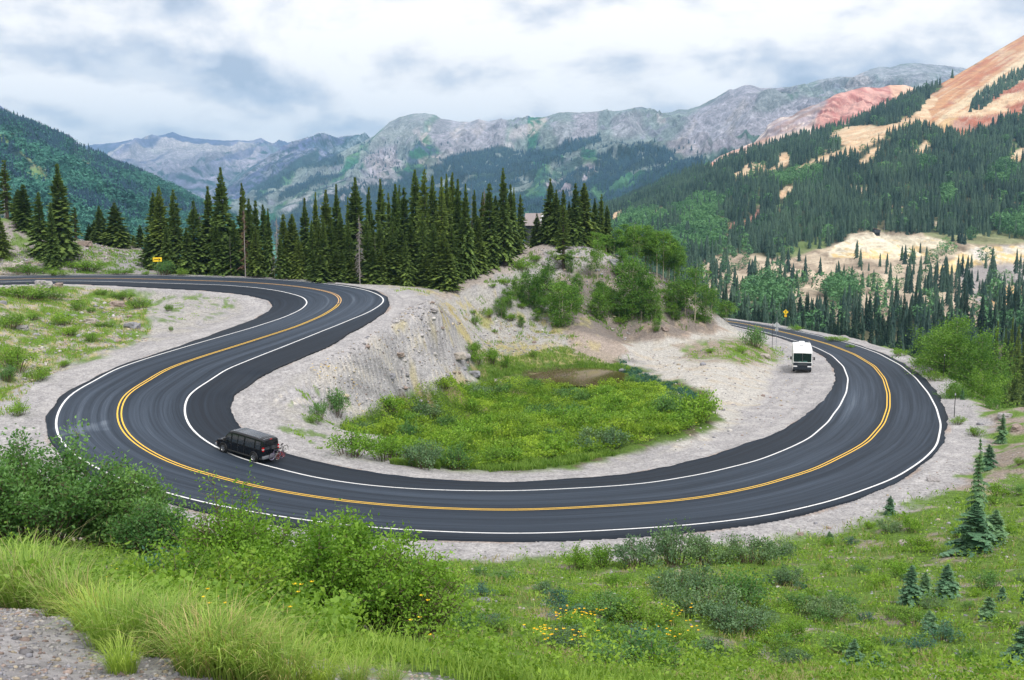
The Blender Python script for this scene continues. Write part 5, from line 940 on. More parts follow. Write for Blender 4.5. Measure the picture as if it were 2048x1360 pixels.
# --- big foreground willows, made leaf by leaf
for seed, px, D, W, H_, nl, ls, mt, lab, z0 in [
  (401, 600, 17.3, 4.8, 2.0, 34000, .038, 'willow', 'big bright green willow bush in the foreground, the largest', None),
  (402, 440, 18.0, 2.8, 2.0, 12000, .036, 'willow', 'bright green willow adjoining the largest one on its left', None),
  (403, 800, 17.2, 2.4, 1.75, 9500, .034, 'willow', 'lower bright willow adjoining the largest one on its right', None),
  (404, 40, 25.5, 4.8, 2.75, 18000, .055, 'willow_dark', 'tall dark willow thicket at the left edge of the photo', None),
  (405, 205, 27.0, 3.6, 2.25, 14000, .055, 'willow_dark', 'dark willow right of the tall thicket at the left', None),
  (406, 285, 25.0, 2.0, 1.4, 7500, .045, 'willow_dark', 'dark green willow hanging over the grass behind the bright bush', None),
  (407, 330, 19.5, 2.0, .75, 3600, .045, 'sage', 'patch of blue-green herb below the dark willows', None),
  (408, 330, 14.5, 3.4, .65, 6000, .040, 'herb', 'low leafy green herb patch behind the grass tufts', None)]:
    g_ = spot(px, D); ms = bush_meshes(seed, W, W * .8, H_, nl, ls, mt, 70 if H_ > 1 else 90, branch=8, shoots=.14, long=1.25)
    plant('willow_bush' if H_ > 1 else 'herb_patch', ms, tuple(g_), (1, 1, 1), 0, parts=('foliage', 'stems'), label=lab, category='shrub' if H_ > 1 else 'herb patch')
# willows standing in the wetland, bush beside bush
_r = random.Random(91); _wp = [ray_ground(px, py, 60, 140) for px, py in [(665,872),(700,852),(770,815),(840,792),(960,775),(1080,776),(1200,782),(1280,785),(1340,808),(1390,825),(1405,838),(1360,862),(1280,882),(1210,900),(1100,918),(960,930),(820,926),(725,905)]]
_pl = [(q[0], q[1]) for q in _wp]; _pts = []
while len(_pts) < 150:
    X, Y_ = _r.uniform(min(q[0] for q in _pl), max(q[0] for q in _pl)), _r.uniform(min(q[1] for q in _pl), max(q[1] for q in _pl))
    if inpoly(np.array([X]), np.array([Y_]), _pl)[0] and all((X - a) ** 2 + (Y_ - b_) ** 2 > 1.5 for a, b_ in _pts) and ((X - PDC[0]) / 5.9) ** 2 + ((Y_ - PDC[1]) / 6.8) ** 2 > 1.5:
        z = float(hgt(X, Y_)[0])
        if z < ZC - 17.9: _pts.append((X, Y_))
        else: _pts.append((X, Y_)) if _r.random() < .02 else None
WT_ = {k: [bush_meshes(350 + i + 10 * j, 2, 2, 1, 900, .085, m_, 26, branch=6, shoots=.2) for i in range(3)] for j, (k, m_) in enumerate((('yellow-green', 'thicket'), ('bright green', 'willow'), ('grey-green', 'willow_grey'), ('dark green', 'willow_dark')))}
for i, (X, Y_) in enumerate(sorted(_pts)):
    n_ = float(fbm(np.array(X / 7), np.array(Y_ / 7), 3, 401)); kd = 'grey-green' if n_ < -.38 else ('dark green' if n_ < -.26 else ('bright green' if n_ > .02 else 'yellow-green'))
    part_ = 'left' if X < -4 else ('middle' if X < 8 else 'right'); row = 'front' if Y_ < 88 else 'back'; s_ = _r.uniform(1.0, 1.75)
    plant('willow_bush', WT_[kd][i % 3], (X, Y_, float(hgt(X, Y_)[0])), (s_, s_ * .9, _r.uniform(.9, 1.6)), _r.uniform(0, 6.28), parts=('foliage', 'stems'), label=f'{kd} willow bush in the dense wetland inside the bend, {row} {part_} part', category='shrub', group=f'{kd} wetland willows, {row} {part_} part')
# saplings and scrub spread over the knoll and its crest
for i in range(46):
    px = _r.uniform(985, 1425); tpy = np.interp(px, [985, 1080, 1200, 1300, 1425], [585, 520, 530, 560, 628]); py = tpy + _r.random() * (np.interp(px, [985, 1100, 1425], [640, 655, 650]) - tpy)
    g_ = ray_ground(px, py, 125, 190); D = g_[1]; big_ = _r.random() < .45
    if big_: hw_ = _r.uniform(8, 15); H_ = _r.uniform(1.6, 3.4); s_ = hw_ / F * D / 2.3; plant('aspen_bush', ASP[2 + i % 2], tuple(g_), (s_, s_, H_ / 7.), _r.uniform(0, 6.28), label='small leafy aspen sapling scattered on the rocky face of the knoll', category='aspen bush', group='aspen saplings on the knoll')
    else: s_ = _r.uniform(.5, 1.3); plant('shrub', SH['gb'[i % 2]][i % 3], tuple(g_), (s_, s_, s_ * .8), _r.uniform(0, 6.28), parts=('foliage', 'stems'), label='low green shrub scattered among the rocks of the knoll', category='shrub', group='low shrubs on the knoll')
# --- wetland thicket, one mass of willow
def scatter_area(poly, n, seed, Dmin=60, Dmax=140):
    rg_ = np.random.default_rng(seed); xs = [p[0] for p in poly]; ys = [p[1] for p in poly]
    w_ = [ray_ground(px, py, Dmin, Dmax) for px, py in poly]; X0, X1 = min(q[0] for q in w_), max(q[0] for q in w_); Y0, Y1 = min(q[1] for q in w_), max(q[1] for q in w_)
    x = rg_.uniform(X0, X1, n); y = rg_.uniform(Y0, Y1, n); m = inpoly(x, y, [(q[0], q[1]) for q in w_]); return x[m], y[m]
def leaf_cloud(name, x, y, z, size, mat, seed, flat=.6, **props):
    rg_ = np.random.default_rng(seed); n = len(x); size = np.broadcast_to(size, (n,)); a = rg_.uniform(0, 6.283, n); e = rg_.uniform(-.3, 1.1, n)
    d = np.stack([np.cos(a) * np.cos(e), np.sin(a) * np.cos(e), np.sin(e)], 1); q = rg_.normal(size=(n, 3)); nrm = np.cross(d, q); nrm /= np.linalg.norm(nrm, axis=1)[:, None]
    p = np.stack([x, y, z], 1); s = size[:, None] * rg_.uniform(.6, 1.3, (n, 1)); V = np.stack([p, p + d * s * .75 + nrm * s * flat, p + d * s * 1.6, p + d * s * .75 - nrm * s * flat], 1).reshape(-1, 3)
    val = np.clip(props.pop('val') + rg_.normal(0, .13, n), 0, 1); b = np.arange(n) * 4
    me = mesh_of(name, V, np.stack([b, b + 1, b + 2, b + 3], 1), mat, val=np.repeat(val, 4)); return put(name, me, **props)
WPOLY = [(650,872),(690,850),(760,812),(830,788),(960,770),(1080,768),(1200,772),(1290,775),(1350,800),(1400,815),(1420,840),(1370,868),(1290,888),(1220,905),(1100,925),(960,938),(820,934),(720,915)]
x, y = scatter_area(WPOLY, 200000, 5); _k = (hgt(x, y) < ZC - 18.1) & (((x - PDC[0]) / 5.9) ** 2 + ((y - PDC[1]) / 6.8) ** 2 > 1.1); x, y = x[_k], y[_k]
mound = .50 + .40 * (fbm(x / 2.2, y / 2.2, 3, 201) + .15) + .25 * np.abs(fbm(x / .8, y / .8, 2, 203)); mound = np.clip(mound * (1 + .5 * pn(x / 1.1, y / 1.1, 208)), .15, 2.4)
rg_ = np.random.default_rng(9); f = rg_.random(len(x)) ** .55; z = hgt(x, y) + mound * f * 1.0
leaf_cloud('willow_thicket', x, y, z, .095, MAT['thicket'], 3, kind='stuff', label='low mass of yellow-green willows filling the hollow inside the bend', category='thicket', val=.42 + 1.1 * fbm(x / 3.4, y / 2.2, 4, 207) + .45 * pn(x / .6, y / .6, 209))
x, y = scatter_area([(1050,752),(1110,744),(1150,746),(1160,754),(1120,764),(1070,768),(1040,760)], 12000, 6, 90, 150); x2, y2 = scatter_area([(1130,768),(1170,764),(1215,772),(1180,780)], 3000, 7, 90, 150); x, y = np.r_[x, x2], np.r_[y, y2]
leaf_cloud('dead_brush', x, y, hgt(x, y) + RNG.random(len(x)) * .9, .10, MAT['deadbrush'], 4, flat=.12, kind='stuff', label='brown leafless brush at the left end of the pond', category='brush', val=.4 + 0 * x)
# --- pond
zw = unp(1190, 752, 19.75)[2]; PP = [unp(px, py, 19.75) for px, py in [(1068,752),(1110,742),(1160,737),(1205,738),(1238,746),(1252,754),(1240,765),(1200,771),(1140,770),(1085,764)]]
pm, t, b, o = new_mat('pond_water'); b.inputs['Base Color'].default_value = (.075, .065, .022, 1); b.inputs['Roughness'].default_value = .06; b.inputs['Specular IOR Level'].default_value = .6
bp = N('ShaderNodeBump', t); bp.inputs['Strength'].default_value = .12; bp.inputs['Distance'].default_value = .02; L(tex(t, 3, 2), bp.inputs['Height'], t); L(bp.outputs[0], b.inputs['Normal'], t)
cc_ = np.mean(PP, axis=0); V = [cc_] + [cc_ + (p - cc_) * 1.12 for p in PP]; V = np.array(V); V[:, 2] = zw
put('pond', mesh_of('pond', V, np.array([(0, 1 + i, 1 + (i + 1) % len(PP)) for i in range(len(PP))]), pm), kind='structure', label='small murky green pond at the back of the hollow')
# --- grasses and low cover
def tuft_mesh(seed, n=260, Hh=.6, spread=.22, lean=.35, w=.005, seedheads=0):
    r = random.Random(seed); B = Bag()
    for i in range(n):
        a = r.uniform(0, 6.283); q = spread * math.sqrt(r.random()); x0, y0 = q * math.cos(a), q * math.sin(a); a2 = a + r.gauss(0, .6); h = Hh * r.uniform(.5, 1.05); ln = lean * r.uniform(.2, 1.3) * h
        tall = i < seedheads
        if tall: h *= 1.35; 
        c, s = math.cos(a2), math.sin(a2); ww = w * (1 if not tall else .6); px_, py_ = -s * ww, c * ww; v = min(1, max(0, r.gauss(.55, .2)))
        P0 = (x0, y0, -.02); P1 = (x0 + c * ln * .3, y0 + s * ln * .3, h * .5); P2 = (x0 + c * ln * .75, y0 + s * ln * .75, h * .88); P3 = (x0 + c * ln * (1.3 if not tall else 1.1), y0 + s * ln * 1.3, h * (1.0 if r.random() < .7 else .82))
        def o(P, k): return (P[0] + px_ * k, P[1] + py_ * k, P[2])
        B.quad([o(P0, -1), o(P0, 1), o(P1, 1), o(P1, -1)], v); B.quad([o(P1, -1), o(P1, 1), o(P2, .7), o(P2, -.7)], v); B.tri([o(P2, -.7), o(P2, .7), P3], min(1, v + .1))
        if tall: B.quad([P3, (P3[0] + .004, P3[1], P3[2] + .03), (P3[0] + .004, P3[1], P3[2] + .075), (P3[0] - .003, P3[1], P3[2] + .03)], r.uniform(.5, 1))
    return B
TU = [tuft_mesh(500 + i, [420, 360, 380][i], .62, .24, .75).mesh('blades', MAT['grass']) for i in range(3)]
TD = [tuft_mesh(510 + i, 130, .66, .24, .95, .003, 16).mesh('stalks', MAT['drygrass']) for i in range(2)]
for i, (px, by_, hp, lab, dry) in enumerate([(60,1215,122,'long bright grass tuft at the left edge behind the gravel',1),(5,1200,118,'grass tuft cut by the left photo edge',0),(135,1235,100,'grass tuft right of the left edge one',1),(190,1262,90,'mixed green and straw tuft above the gravel edge',1),(228,1296,120,'upright grey-green tuft on the gravel edge',0),(245,1345,70,'small tuft standing in the gravel',0),(330,1310,110,'grass tuft at the corner of the gravel, left one',1),(400,1345,120,'long arching grass tuft in front of the willow',1),(455,1352,125,'long arching grass tuft right of its neighbour, with seed heads',1),(510,1362,105,'bright grass tuft at the bottom, left of centre',0),(575,1372,90,'grass tuft at the bottom below the big willow',1),(640,1375,70,'grass tuft at the bottom under the willow stems',0),(710,1378,55,'straw-tipped tuft at the bottom edge',1),(780,1380,45,'short tuft at the bottom edge right of the willow',1),(290,1278,90,'grass tuft between gravel and herb patch',0),(480,1270,60,'grass tuft in front of the willow on the left',0),(550,1300,60,'grass tuft under the left side of the willow',1),(370,1262,80,'grass tuft beside the herb patch',0)]):
    g_ = ray_ground(px, by_, 2.5, 30); D = float(g_[1]); s_ = hp / F * D / .60
    e = empty('grass_tuft', tuple(g_), rr_.uniform(0, 6.28), label=lab, category='grass tuft', group='grass tufts beside the gravel in the foreground'); e.scale = (s_, s_, s_)
    put('blades', TU[i % 3], e)
    if dry: put('stalks', TD[i % 2], e)
def polar(n, r0, r1, a0, a1, seed):
    rg_ = np.random.default_rng(seed); r = np.exp(rg_.uniform(math.log(r0), math.log(r1), n)); a = np.radians(rg_.uniform(a0, a1, n)); return r * np.sin(a), r * np.cos(a), r
def blades(name, x, y, z, h, w_, mat, seed, val, lean=.5, **props):
    rg_ = np.random.default_rng(seed); n = len(x); a = rg_.uniform(0, 6.283, n); hh = h * rg_.uniform(.5, 1.2, n); ln = hh * lean * rg_.uniform(.2, 1.4, n); a2 = rg_.uniform(0, 6.283, n)
    p = np.stack([x, y, z - .01], 1); dx = np.stack([np.cos(a), np.sin(a), 0 * a], 1) * (w_ * np.ones(n))[:, None]; tp = p + np.stack([np.cos(a2) * ln, np.sin(a2) * ln, hh], 1); md = p + np.stack([np.cos(a2) * ln * .35, np.sin(a2) * ln * .35, hh * .6], 1)
    V = np.stack([p - dx * .8, p + dx * .8, md + dx * .8, tp, md - dx * .8], 1).reshape(-1, 3); b = np.arange(n) * 5
    T = np.concatenate([np.stack([b, b + 1, b + 2], 1), np.stack([b, b + 2, b + 4], 1), np.stack([b + 4, b + 2, b + 3], 1)]); v = np.clip(val + rg_.normal(0, .15, n), 0, 1)
    return put(name, mesh_of(name, V, T, mat, val=np.repeat(v, 5)), **props)
x, y, r = polar(430000, 5.0, 70, -34, 34, 21); z = hgt(x, y); c_, veg, over = ground_color(x, y, z)
cl_ = fbm(x / (.12 * r ** .55), y / (.12 * r ** .55), 2, 301); keep = (RNG.random(len(x)) < veg * (.45 + 1.2 * cl_)) & (over > 2.2) & (y < 68); xs, ys, zs, r_ = x[keep], y[keep], z[keep], r[keep]
kk = RNG.random(len(xs)) < .62
leaf_cloud('hillside_herbs', xs[kk], ys[kk], zs[kk] + RNG.random(kk.sum()) * (.03 + .0042 * r_[kk] + .38 * sst(.05, .35, fbm(xs[kk] / 1.1, ys[kk] / 1.1, 3, 307))), .012 + .0015 * r_[kk], MAT['herb'], 31, flat=.45, kind='stuff', label='low green herbs covering the hillside below the viewpoint', category='ground cover', val=.45 + .8 * fbm(xs[kk] / 1.3, ys[kk] / 1.3, 3, 305))
blades('hillside_grass', xs[~kk], ys[~kk], zs[~kk], .10 + .0035 * r_[~kk], .0022 + .00035 * r_[~kk], MAT['grass'], 32, .5 + .5 * fbm(xs[~kk] / 2, ys[~kk] / 2, 3, 306), kind='stuff', label='short green grass over the hillside below the viewpoint', category='grass')
x, y, r = polar(60000, 7, 60, -5, 34, 22); z = hgt(x, y); _, veg, over = ground_color(x, y, z); keep = (fbm(x / 1.6, y / 1.6, 3, 311) > .16) & (over > 2.5) & (y < 60); x, y, z, r = x[keep], y[keep], z[keep], r[keep]
blades('straw_grass', x, y, z, .12 + .003 * r, .002 + .0003 * r, MAT['drygrass'], 33, .5, .7, kind='stuff', label='pale straw-coloured grass in thin patches on the hillside', category='grass')
# foreground long grass mass behind the tufts
x = RNG.uniform(-6.5, 3.2, 30000); y = RNG.uniform(5.0, 12.5, 30000); _, veg, _o = ground_color(x, y, hgt(x, y)); edge = y - 5.7 + .45 * (x + 2.2); d = fbm(x / .5, y / .5, 2, 321); keep = (edge > .1) & (RNG.random(len(x)) < .35 + 1.1 * d) & (x < -.45 - .13 * (y - 5)) & ~((y > 9.0) & (x > -3.5))
x, y = x[keep], y[keep]; blades('long_grass', x, y, hgt(x, y), .19, .0045, MAT['grass'], 34, .5 + .6 * fbm(x, y, 2, 322), .6, kind='stuff', label='long bright grass at the edge of the gravel turn-out', category='grass')
x = RNG.uniform(-6, -.5, 46000); y = RNG.uniform(6.0, 14, 46000); k = (x < -.8 - .16 * (y - 5)) & (fbm(x / .7, y / .7, 2, 341) > -.1); x, y = x[k], y[k]; leaf_cloud('turnout_herbs', x, y, hgt(x, y) + RNG.random(len(x)) * .32, .030, MAT['herb'], 35, kind='stuff', label='leafy green weeds mixed into the grass behind the turn-out', category='ground cover', val=.6 + .6 * fbm(x, y, 2, 343))
# green on the other side of the road: left slope, scree edge, grey slope, island, wet meadow, shoulders
def far_cover(name, polys, n, seed, mat, size, dmin, dmax, thr, label, wd=.02, hh=.22, v=.5):
    X = []; Y_ = []
    for k, p in enumerate(polys): a_, b_ = scatter_area(p, n, seed + k, dmin, dmax); X.append(a_); Y_.append(b_)
    x = np.concatenate(X); y = np.concatenate(Y_); q = fbm(x / 1.8, y / 1.8, 3, seed) + .5 * fbm(x / .6, y / .6, 2, seed + 1); keep = q > thr; x, y, q = x[keep], y[keep], q[keep]; _, _, over = ground_color(x, y, hgt(x, y)); k2 = over > 2.0; x, y, q = x[k2], y[k2], q[k2]
    if len(x): blades(name, x, y, hgt(x, y), hh, wd, mat, seed, v + .4 * q, .6, kind='stuff', label=label, category='grass')
far_cover('slope_grass', [VEG[0][0]], 60000, 611, MAT['drygrass'], 0, 70, 160, .0, 'straw and dry grass over the left slope between the roads', .022, .20, .45)
far_cover('slope_greens', [VEG[0][0]], 90000, 613, MAT['herb'], 0, 70, 160, .04, 'green weeds over the left slope between the roads', .03, .25)
far_cover('gravel_weeds', [VEG[1][0], VEG[2][0], [(1430,700),(1560,680),(1580,720),(1480,730)]], 16000, 621, MAT['herb'], 0, 60, 160, .40, 'sparse green weeds growing in the gravel', .03, .18, .6)
far_cover('bench_grass', [[(940,690),(1130,690),(1250,730),(1240,745),(1060,742),(960,750)]], 26000, 631, MAT['grass'], 0, 90, 160, -.25, 'rough green grass between scree foot and pond', .03, .28, .3)
far_cover('wet_sedge', [[(960,752),(1080,738),(1180,722),(1260,735),(1262,745),(1180,735),(1090,745),(980,765)], [(780,928),(860,930),(880,945),(790,940)], [(900,935),(1100,925),(1200,905),(1240,908),(1100,938),(980,945)]], 18000, 637, MAT['grass'], 0, 70, 150, -.6, 'lush green sedge around the pond and wetland edge', .03, .45, .35)
far_cover('grey_slope_grass', [[(860,596),(960,590),(1100,640),(1150,680),(1000,688),(930,660)]], 14000, 641, MAT['drygrass'], 0, 110, 170, .28, 'sparse yellow bunch grass on the grey slope', .03, .30, .4)
far_cover('grey_slope_weeds', [[(880,600),(960,590),(1120,640),(1180,690),(1200,700),(1000,688),(950,680)], [(1250,700),(1330,780),(1420,800),(1440,830),(1400,800),(1290,760)]], 14000, 647, MAT['herb'], 0, 100, 170, .26, 'green weeds dotting the grey slope and turn-out edge', .04, .28, .5)
far_cover('pond_herbs', [[(1235,715),(1270,735),(1330,765),(1400,795),(1380,800),(1300,775),(1250,755)]], 16000, 651, MAT['sage'], 0, 90, 150, -.05, 'blue-green herbs between the pond and the turn-out', .05, .30, .5)
far_cover('island_grass', [[(1370,705),(1440,690),(1560,685),(1570,712),(1480,724),(1390,715)]], 16000, 661, MAT['herb'], 0, 100, 160, .0, 'green and yellow growth on the island in the turn-out', .035, .22, .6)
far_cover('knoll_scrub', [[(960,570),(1060,505),(1230,515),(1400,600),(1420,640),(1300,650),(1150,640),(1060,600)]], 40000, 671, MAT['herb'], 0, 130, 185, .10, 'scattered green scrub on the rocky knoll', .05, .35, .4)
far_cover('far_slope_greens', [[(0,540),(0,450),(60,470),(120,500),(230,500),(300,505),(300,545),(120,550)]], 20000, 681, MAT['herb'], 0, 120, 185, .05, 'green scrub on the slope at the far left', .05, .35, .5)
far_cover('verge_grass', [[(610,563),(700,573),(760,583),(860,585),(860,590),(760,590),(690,580)]], 6000, 691, MAT['grass'], 0, 125, 150, -.2, 'narrow band of grass at the foot of the spruce stand', .03, .3, .5)
# --- flowers
def flowers(name, spots, label, fs=.05, per=14, rad=.5):
    B = Bag(); r = random.Random(77)
    for px, py in spots:
        g_ = ray_ground(px, py, 5, 150); D = g_[1]
        for k in range(per):
            x0 = g_[0] + r.gauss(0, rad * .5); y0 = g_[1] + r.gauss(0, rad * .5); z0 = float(hgt(x0, y0)[0]) + r.uniform(.2, .42)
            for q in range(6): a = 1.047 * q + r.random(); B.tri([(x0, y0, z0), (x0 + fs * math.cos(a), y0 + fs * math.sin(a) * .8, z0 + fs * .45), (x0 + fs * math.cos(a + .8), y0 + fs * math.sin(a + .8) * .8, z0 + fs * .35)], r.random())
    put(name, B.mesh(name, MAT['flower']), kind='stuff', label=label, category='flowers')
flowers('hillside_flowers', [(1115,1248),(1125,1255),(1150,1245),(1168,1250),(1180,1248),(1195,1250),(1185,1262),(1075,1290),(1080,1305),(1098,1300),(1150,1300),(1158,1304),(1325,1240),(1335,1242),(1370,1175),(1375,1240),(1378,1225),(1358,1258),(1365,1262),(1330,1286),(1335,1288),(1300,1290),(1390,1288),(1105,1298),(1315,1176),(1125,1262)], 'yellow wildflowers in clusters on the lower hillside', .034, 5, .28)
flowers('foreground_flowers', [(220,1166),(225,1190),(285,1177),(268,1208),(440,1280),(600,1314),(855,1340)], 'a few yellow flowers among the foreground grass', .012, 5, .10)
flowers('verge_flowers', [(655,733),(637,750),(1340,862),(1355,858),(1370,852),(1310,866),(1390,848),(1325,862),(716,799)], 'yellow flowers along the gravel by the wetland', .09, 12, .8)
# --- stones
def rock_mesh(seed, sub=3, rough=.6):
    bm = bmesh.new(); bmesh.ops.create_icosphere(bm, subdivisions=sub, radius=1.0); r = random.Random(seed); o_ = [r.uniform(-9, 9) for _ in range(3)]
    from mathutils import noise as mn
    for v in bm.verts:
        c = v.co.copy(); d = mn.noise(c * 1.1 + Vector(o_)) * rough + mn.noise(c * 2.7 + Vector(o_)) * rough * .45; v.co = c * (1 + d); 
        for ax in range(3): v.co[ax] = max(-.92, min(.9, v.co[ax])) if ax != 2 else max(-.4, min(.8, v.co[ax]))
    me = bpy.data.meshes.new('boulder'); bm.to_mesh(me); bm.free(); a = me.attributes.new('Col', 'FLOAT_COLOR', 'POINT'); n = len(me.vertices)
    col = [[.34, .32, .32], [.30, .24, .21], [.25, .25, .27], [.40, .36, .32]][seed % 4]; a.data.foreach_set('color', np.tile(np.array(col + [1.0], np.float32), n)); me.materials.append(MAT['boulder']); return me
RK = [rock_mesh(700 + i) for i in range(8)]
for i, (px, by_, w_, lab) in enumerate([(868,632,9,'grey boulder near the top of the grey slope'),(885,658,5,'pale stone halfway down the scree'),(783,758,10,'dark stone low on the bare scree'),(915,715,16,'greenish rock outcrop on the scree face'),(930,718,12,'pale rock at the right of the greenish outcrop'),(800,712,10,'dark rock on the left of the scree'),(948,752,14,'orange-brown rock at the scree foot'),(995,762,9,'white stone at the edge of the wetland thicket'),(45,660,12,'brown boulder on the left slope'),(235,612,16,'dark rock outcrop on the left slope, upper'),(265,655,18,'rock outcrop low on the left slope'),(180,645,14,'grey rocks in the middle of the left slope'),(88,572,20,'pale rock heap beside the upper road'),(115,573,12,'dark rock at the end of the pale heap'),(5,608,10,'grey rock at the left photo edge'),(1196,1240,16,'flat grey stone among the yellow flowers'),(1050,1258,10,'pale stone in the grass left of the flowers'),(1110,1332,12,'half buried stone at the bottom'),(965,1205,14,'flat stone in the dry grass'),(1810,1090,14,'grey stone above the right hillside shrubs'),(1865,962,13,'dark rock ledge at the edge of the hillside gravel'),(1600,1070,8,'small dark stone on the gravel shoulder'),(1230,530,16,'grey crag near the crest of the knoll'),(1390,18,0,''),(1100,535,18,'broken rock face in the middle of the knoll'),(1330,662,9,'dark stone at the toe of the knoll'),(1245,744,9,'flat stones on the pond bank'),(1530,715,12,'flat rock on the island'),(2010,835,15,'rock ledge at the right edge beyond the gravel'),(2035,862,15,'reddish rock ledge at the right edge'),(1960,850,7,'grey rock at the drop beyond the shoulder'),(22,540,22,'dark boulder on the reddish bank at the far left'),(130,496,20,'grey rubble rock under the left spruces'),(170,492,16,'grey rubble rock right of the left spruces'),(560,552,0,''),(1000,770,6,'small stone at the wetland edge'),(620,985,0,'')]):
    if not w_: continue
    g_ = ray_ground(px, by_, 4, 200); D = float(g_[1]); s_ = w_ / F * D; o = put('boulder', RK[i % 8], None, tuple(g_), label=lab, category='rock', group='rocks and boulders'); o.scale = (s_, s_ * .9, s_ * .7); o.rotation_euler = (0, 0, rr_.uniform(0, 6.28))
def pebbles(name, x, y, s, seed, label, cols):
    bm = bmesh.new(); bmesh.ops.create_icosphere(bm, subdivisions=1, radius=1.0); v0 = np.array([v.co[:] for v in bm.verts]); f0 = np.array([[v.index for v in f.verts] for f in bm.faces]); bm.free()
    rg_ = np.random.default_rng(seed); n = len(x); k = len(v0); sc_ = s[:, None, None] * rg_.uniform(.55, 1.2, (n, 1, 3)) * np.array([1, 1, .6]); a = rg_.uniform(0, 6.28, n); ca, sa = np.cos(a)[:, None], np.sin(a)[:, None]
    v = v0[None] * (1 + rg_.normal(0, .16, (n, k, 1))) * sc_; X = v[..., 0] * ca - v[..., 1] * sa + x[:, None]; Y_ = v[..., 0] * sa + v[..., 1] * ca + y[:, None]; Z = v[..., 2] + (hgt(x, y) + s * .12)[:, None]
    c = np.array(cols)[rg_.integers(0, len(cols), n)] * rg_.uniform(.75, 1.2, (n, 1))
    put(name, mesh_of(name, np.stack([X, Y_, Z], -1).reshape(-1, 3), (f0[None] + (np.arange(n) * k)[:, None, None]).reshape(-1, 3), MAT['boulder'], np.repeat(c, k, 0)), kind='stuff', label=label, category='stones')
GC = [(.42, .40, .405), (.28, .28, .31), (.46, .44, .42), (.33, .26, .23), (.42, .36, .27), (.29, .28, .29)]
x = RNG.uniform(-4.2, .6, 15000); y = RNG.uniform(3.2, 6.8, 15000); k = (y - 5.75 + .45 * (x + 2.2) < RNG.normal(0, .12, len(x))); x, y = x[k], y[k]
pebbles('gravel_stones', x, y, RNG.uniform(.005, .016, len(x)) * np.where(RNG.random(len(x)) < .04, 2.0, 1), 3, 'loose grey and tan gravel of the turn-out in the foreground', GC)
x, y = scatter_area([(100,1120),(900,1090),(1500,1090),(1900,900),(2040,900),(2040,1350),(900,1350)], 9000, 71, 8, 90); s = RNG.uniform(.02, .075, len(x)) * np.where(RNG.random(len(x)) < .05, 2.2, 1); ok = fbm(x / 3, y / 3, 3, 333) > -.05
pebbles('hillside_stones', x[ok], y[ok], s[ok], 5, 'small stones lying in the grass of the hillside', GC)
SX = []; SY = []
for k, p in enumerate([[(600,790),(780,615),(860,602),(960,745),(900,775),(720,835)], [(860,600),(1000,585),(1150,680),(960,690)], [(60,640),(230,600),(300,680),(150,730),(40,780)], [(1240,700),(1600,690),(1670,760),(1600,850),(1350,930)], [(1060,500),(1250,520),(1430,640),(1250,680),(1100,600)], [(100,490),(250,490),(300,520),(150,545)], [(0,520),(60,500),(120,550),(0,552)]]):
    a_, b_ = scatter_area(p, [2600, 1400, 1800, 1500, 3200, 2200, 1500][k], 80 + k, 60, 185); SX.append(a_); SY.append(b_)
x = np.concatenate(SX); y = np.concatenate(SY); _, _, ov = ground_color(x, y, hgt(x, y)); k = ov > 2; x, y = x[k], y[k]
pebbles('slope_stones', x, y, RNG.uniform(.05, .17, len(x)) * np.where(RNG.random(len(x)) < .06, 2.4, 1), 6, 'scattered stones on the scree, cut slopes and knoll', GC)

# ------------------------------------------------------------------ vehicles, signs, huts
def bm_obj(name, build, mat, parent=None, bevel=0, smooth=False, **props):
    bm = bmesh.new(); build(bm)
    if bevel: bmesh.ops.bevel(bm, geom=bm.edges[:], offset=bevel, segments=2, affect='EDGES', profile=.6)
    bmesh.ops.recalc_face_normals(bm, faces=bm.faces[:]); me = bpy.data.meshes.new(name); bm.to_mesh(me); bm.free(); me.materials.append(mat)
    if smooth:
        for p in me.polygons: p.use_smooth = True
    return put(name, me, parent, **props)
def box(bm, c, s, rot=None):
    M_ = Matrix.Translation(c) @ (rot.to_4x4() if rot else Matrix()) @ Matrix.Diagonal((*s, 1)); bmesh.ops.create_cube(bm, size=1.0, matrix=M_)
def cyl(bm, a, b, r, n=12, r2=None):
    a, b = Vector(a), Vector(b); d = b - a; M_ = Matrix.Translation((a + b) / 2) @ d.to_track_quat('Z', 'Y').to_matrix().to_4x4()
    bmesh.ops.create_cone(bm, cap_ends=True, segments=n, radius1=r, radius2=r if r2 is None else r2, depth=d.length, matrix=M_)
def poly(bm, pts): bm.faces.new([bm.verts.new(p) for p in pts])
def torus(bm, c, axis, R, r, n=28, m=8):
    q = Vector(axis).to_track_quat('Z', 'Y').to_matrix(); rows = []
    for i in range(n):
        a = 6.28318 * i / n; rows.append([bm.verts.new(Vector(c) + q @ Vector(((R + r * math.cos(b_)) * math.cos(a), (R + r * math.cos(b_)) * math.sin(a), r * math.sin(b_)))) for b_ in [6.28318 * j / m for j in range(m)]])
    for i in range(n):
        for j in range(m): bm.faces.new([rows[i][j], rows[(i + 1) % n][j], rows[(i + 1) % n][(j + 1) % m], rows[i][(j + 1) % m]])
BLK = simple('black_paint', (.005, .006, .009), .25, 0, .35, coat=.15); GLS = simple('tinted_glass', (.024, .030, .037), .05, 0, .9); TYR = simple('tyre_rubber', (.018, .018, .019), .85); CHR = simple('bright_metal', (.62, .62, .64), .3, .9)
SIL = simple('silver_bumper', (.30, .31, .34), .35, .5); REDL = simple('red_lamp', (.55, .012, .012), .25); WHL = simple('clear_lamp', (.75, .76, .78), .15); DKG = simple('dark_plastic', (.03, .03, .032), .6); WHT = simple('white_gelcoat', (.82, .83, .83), .35)
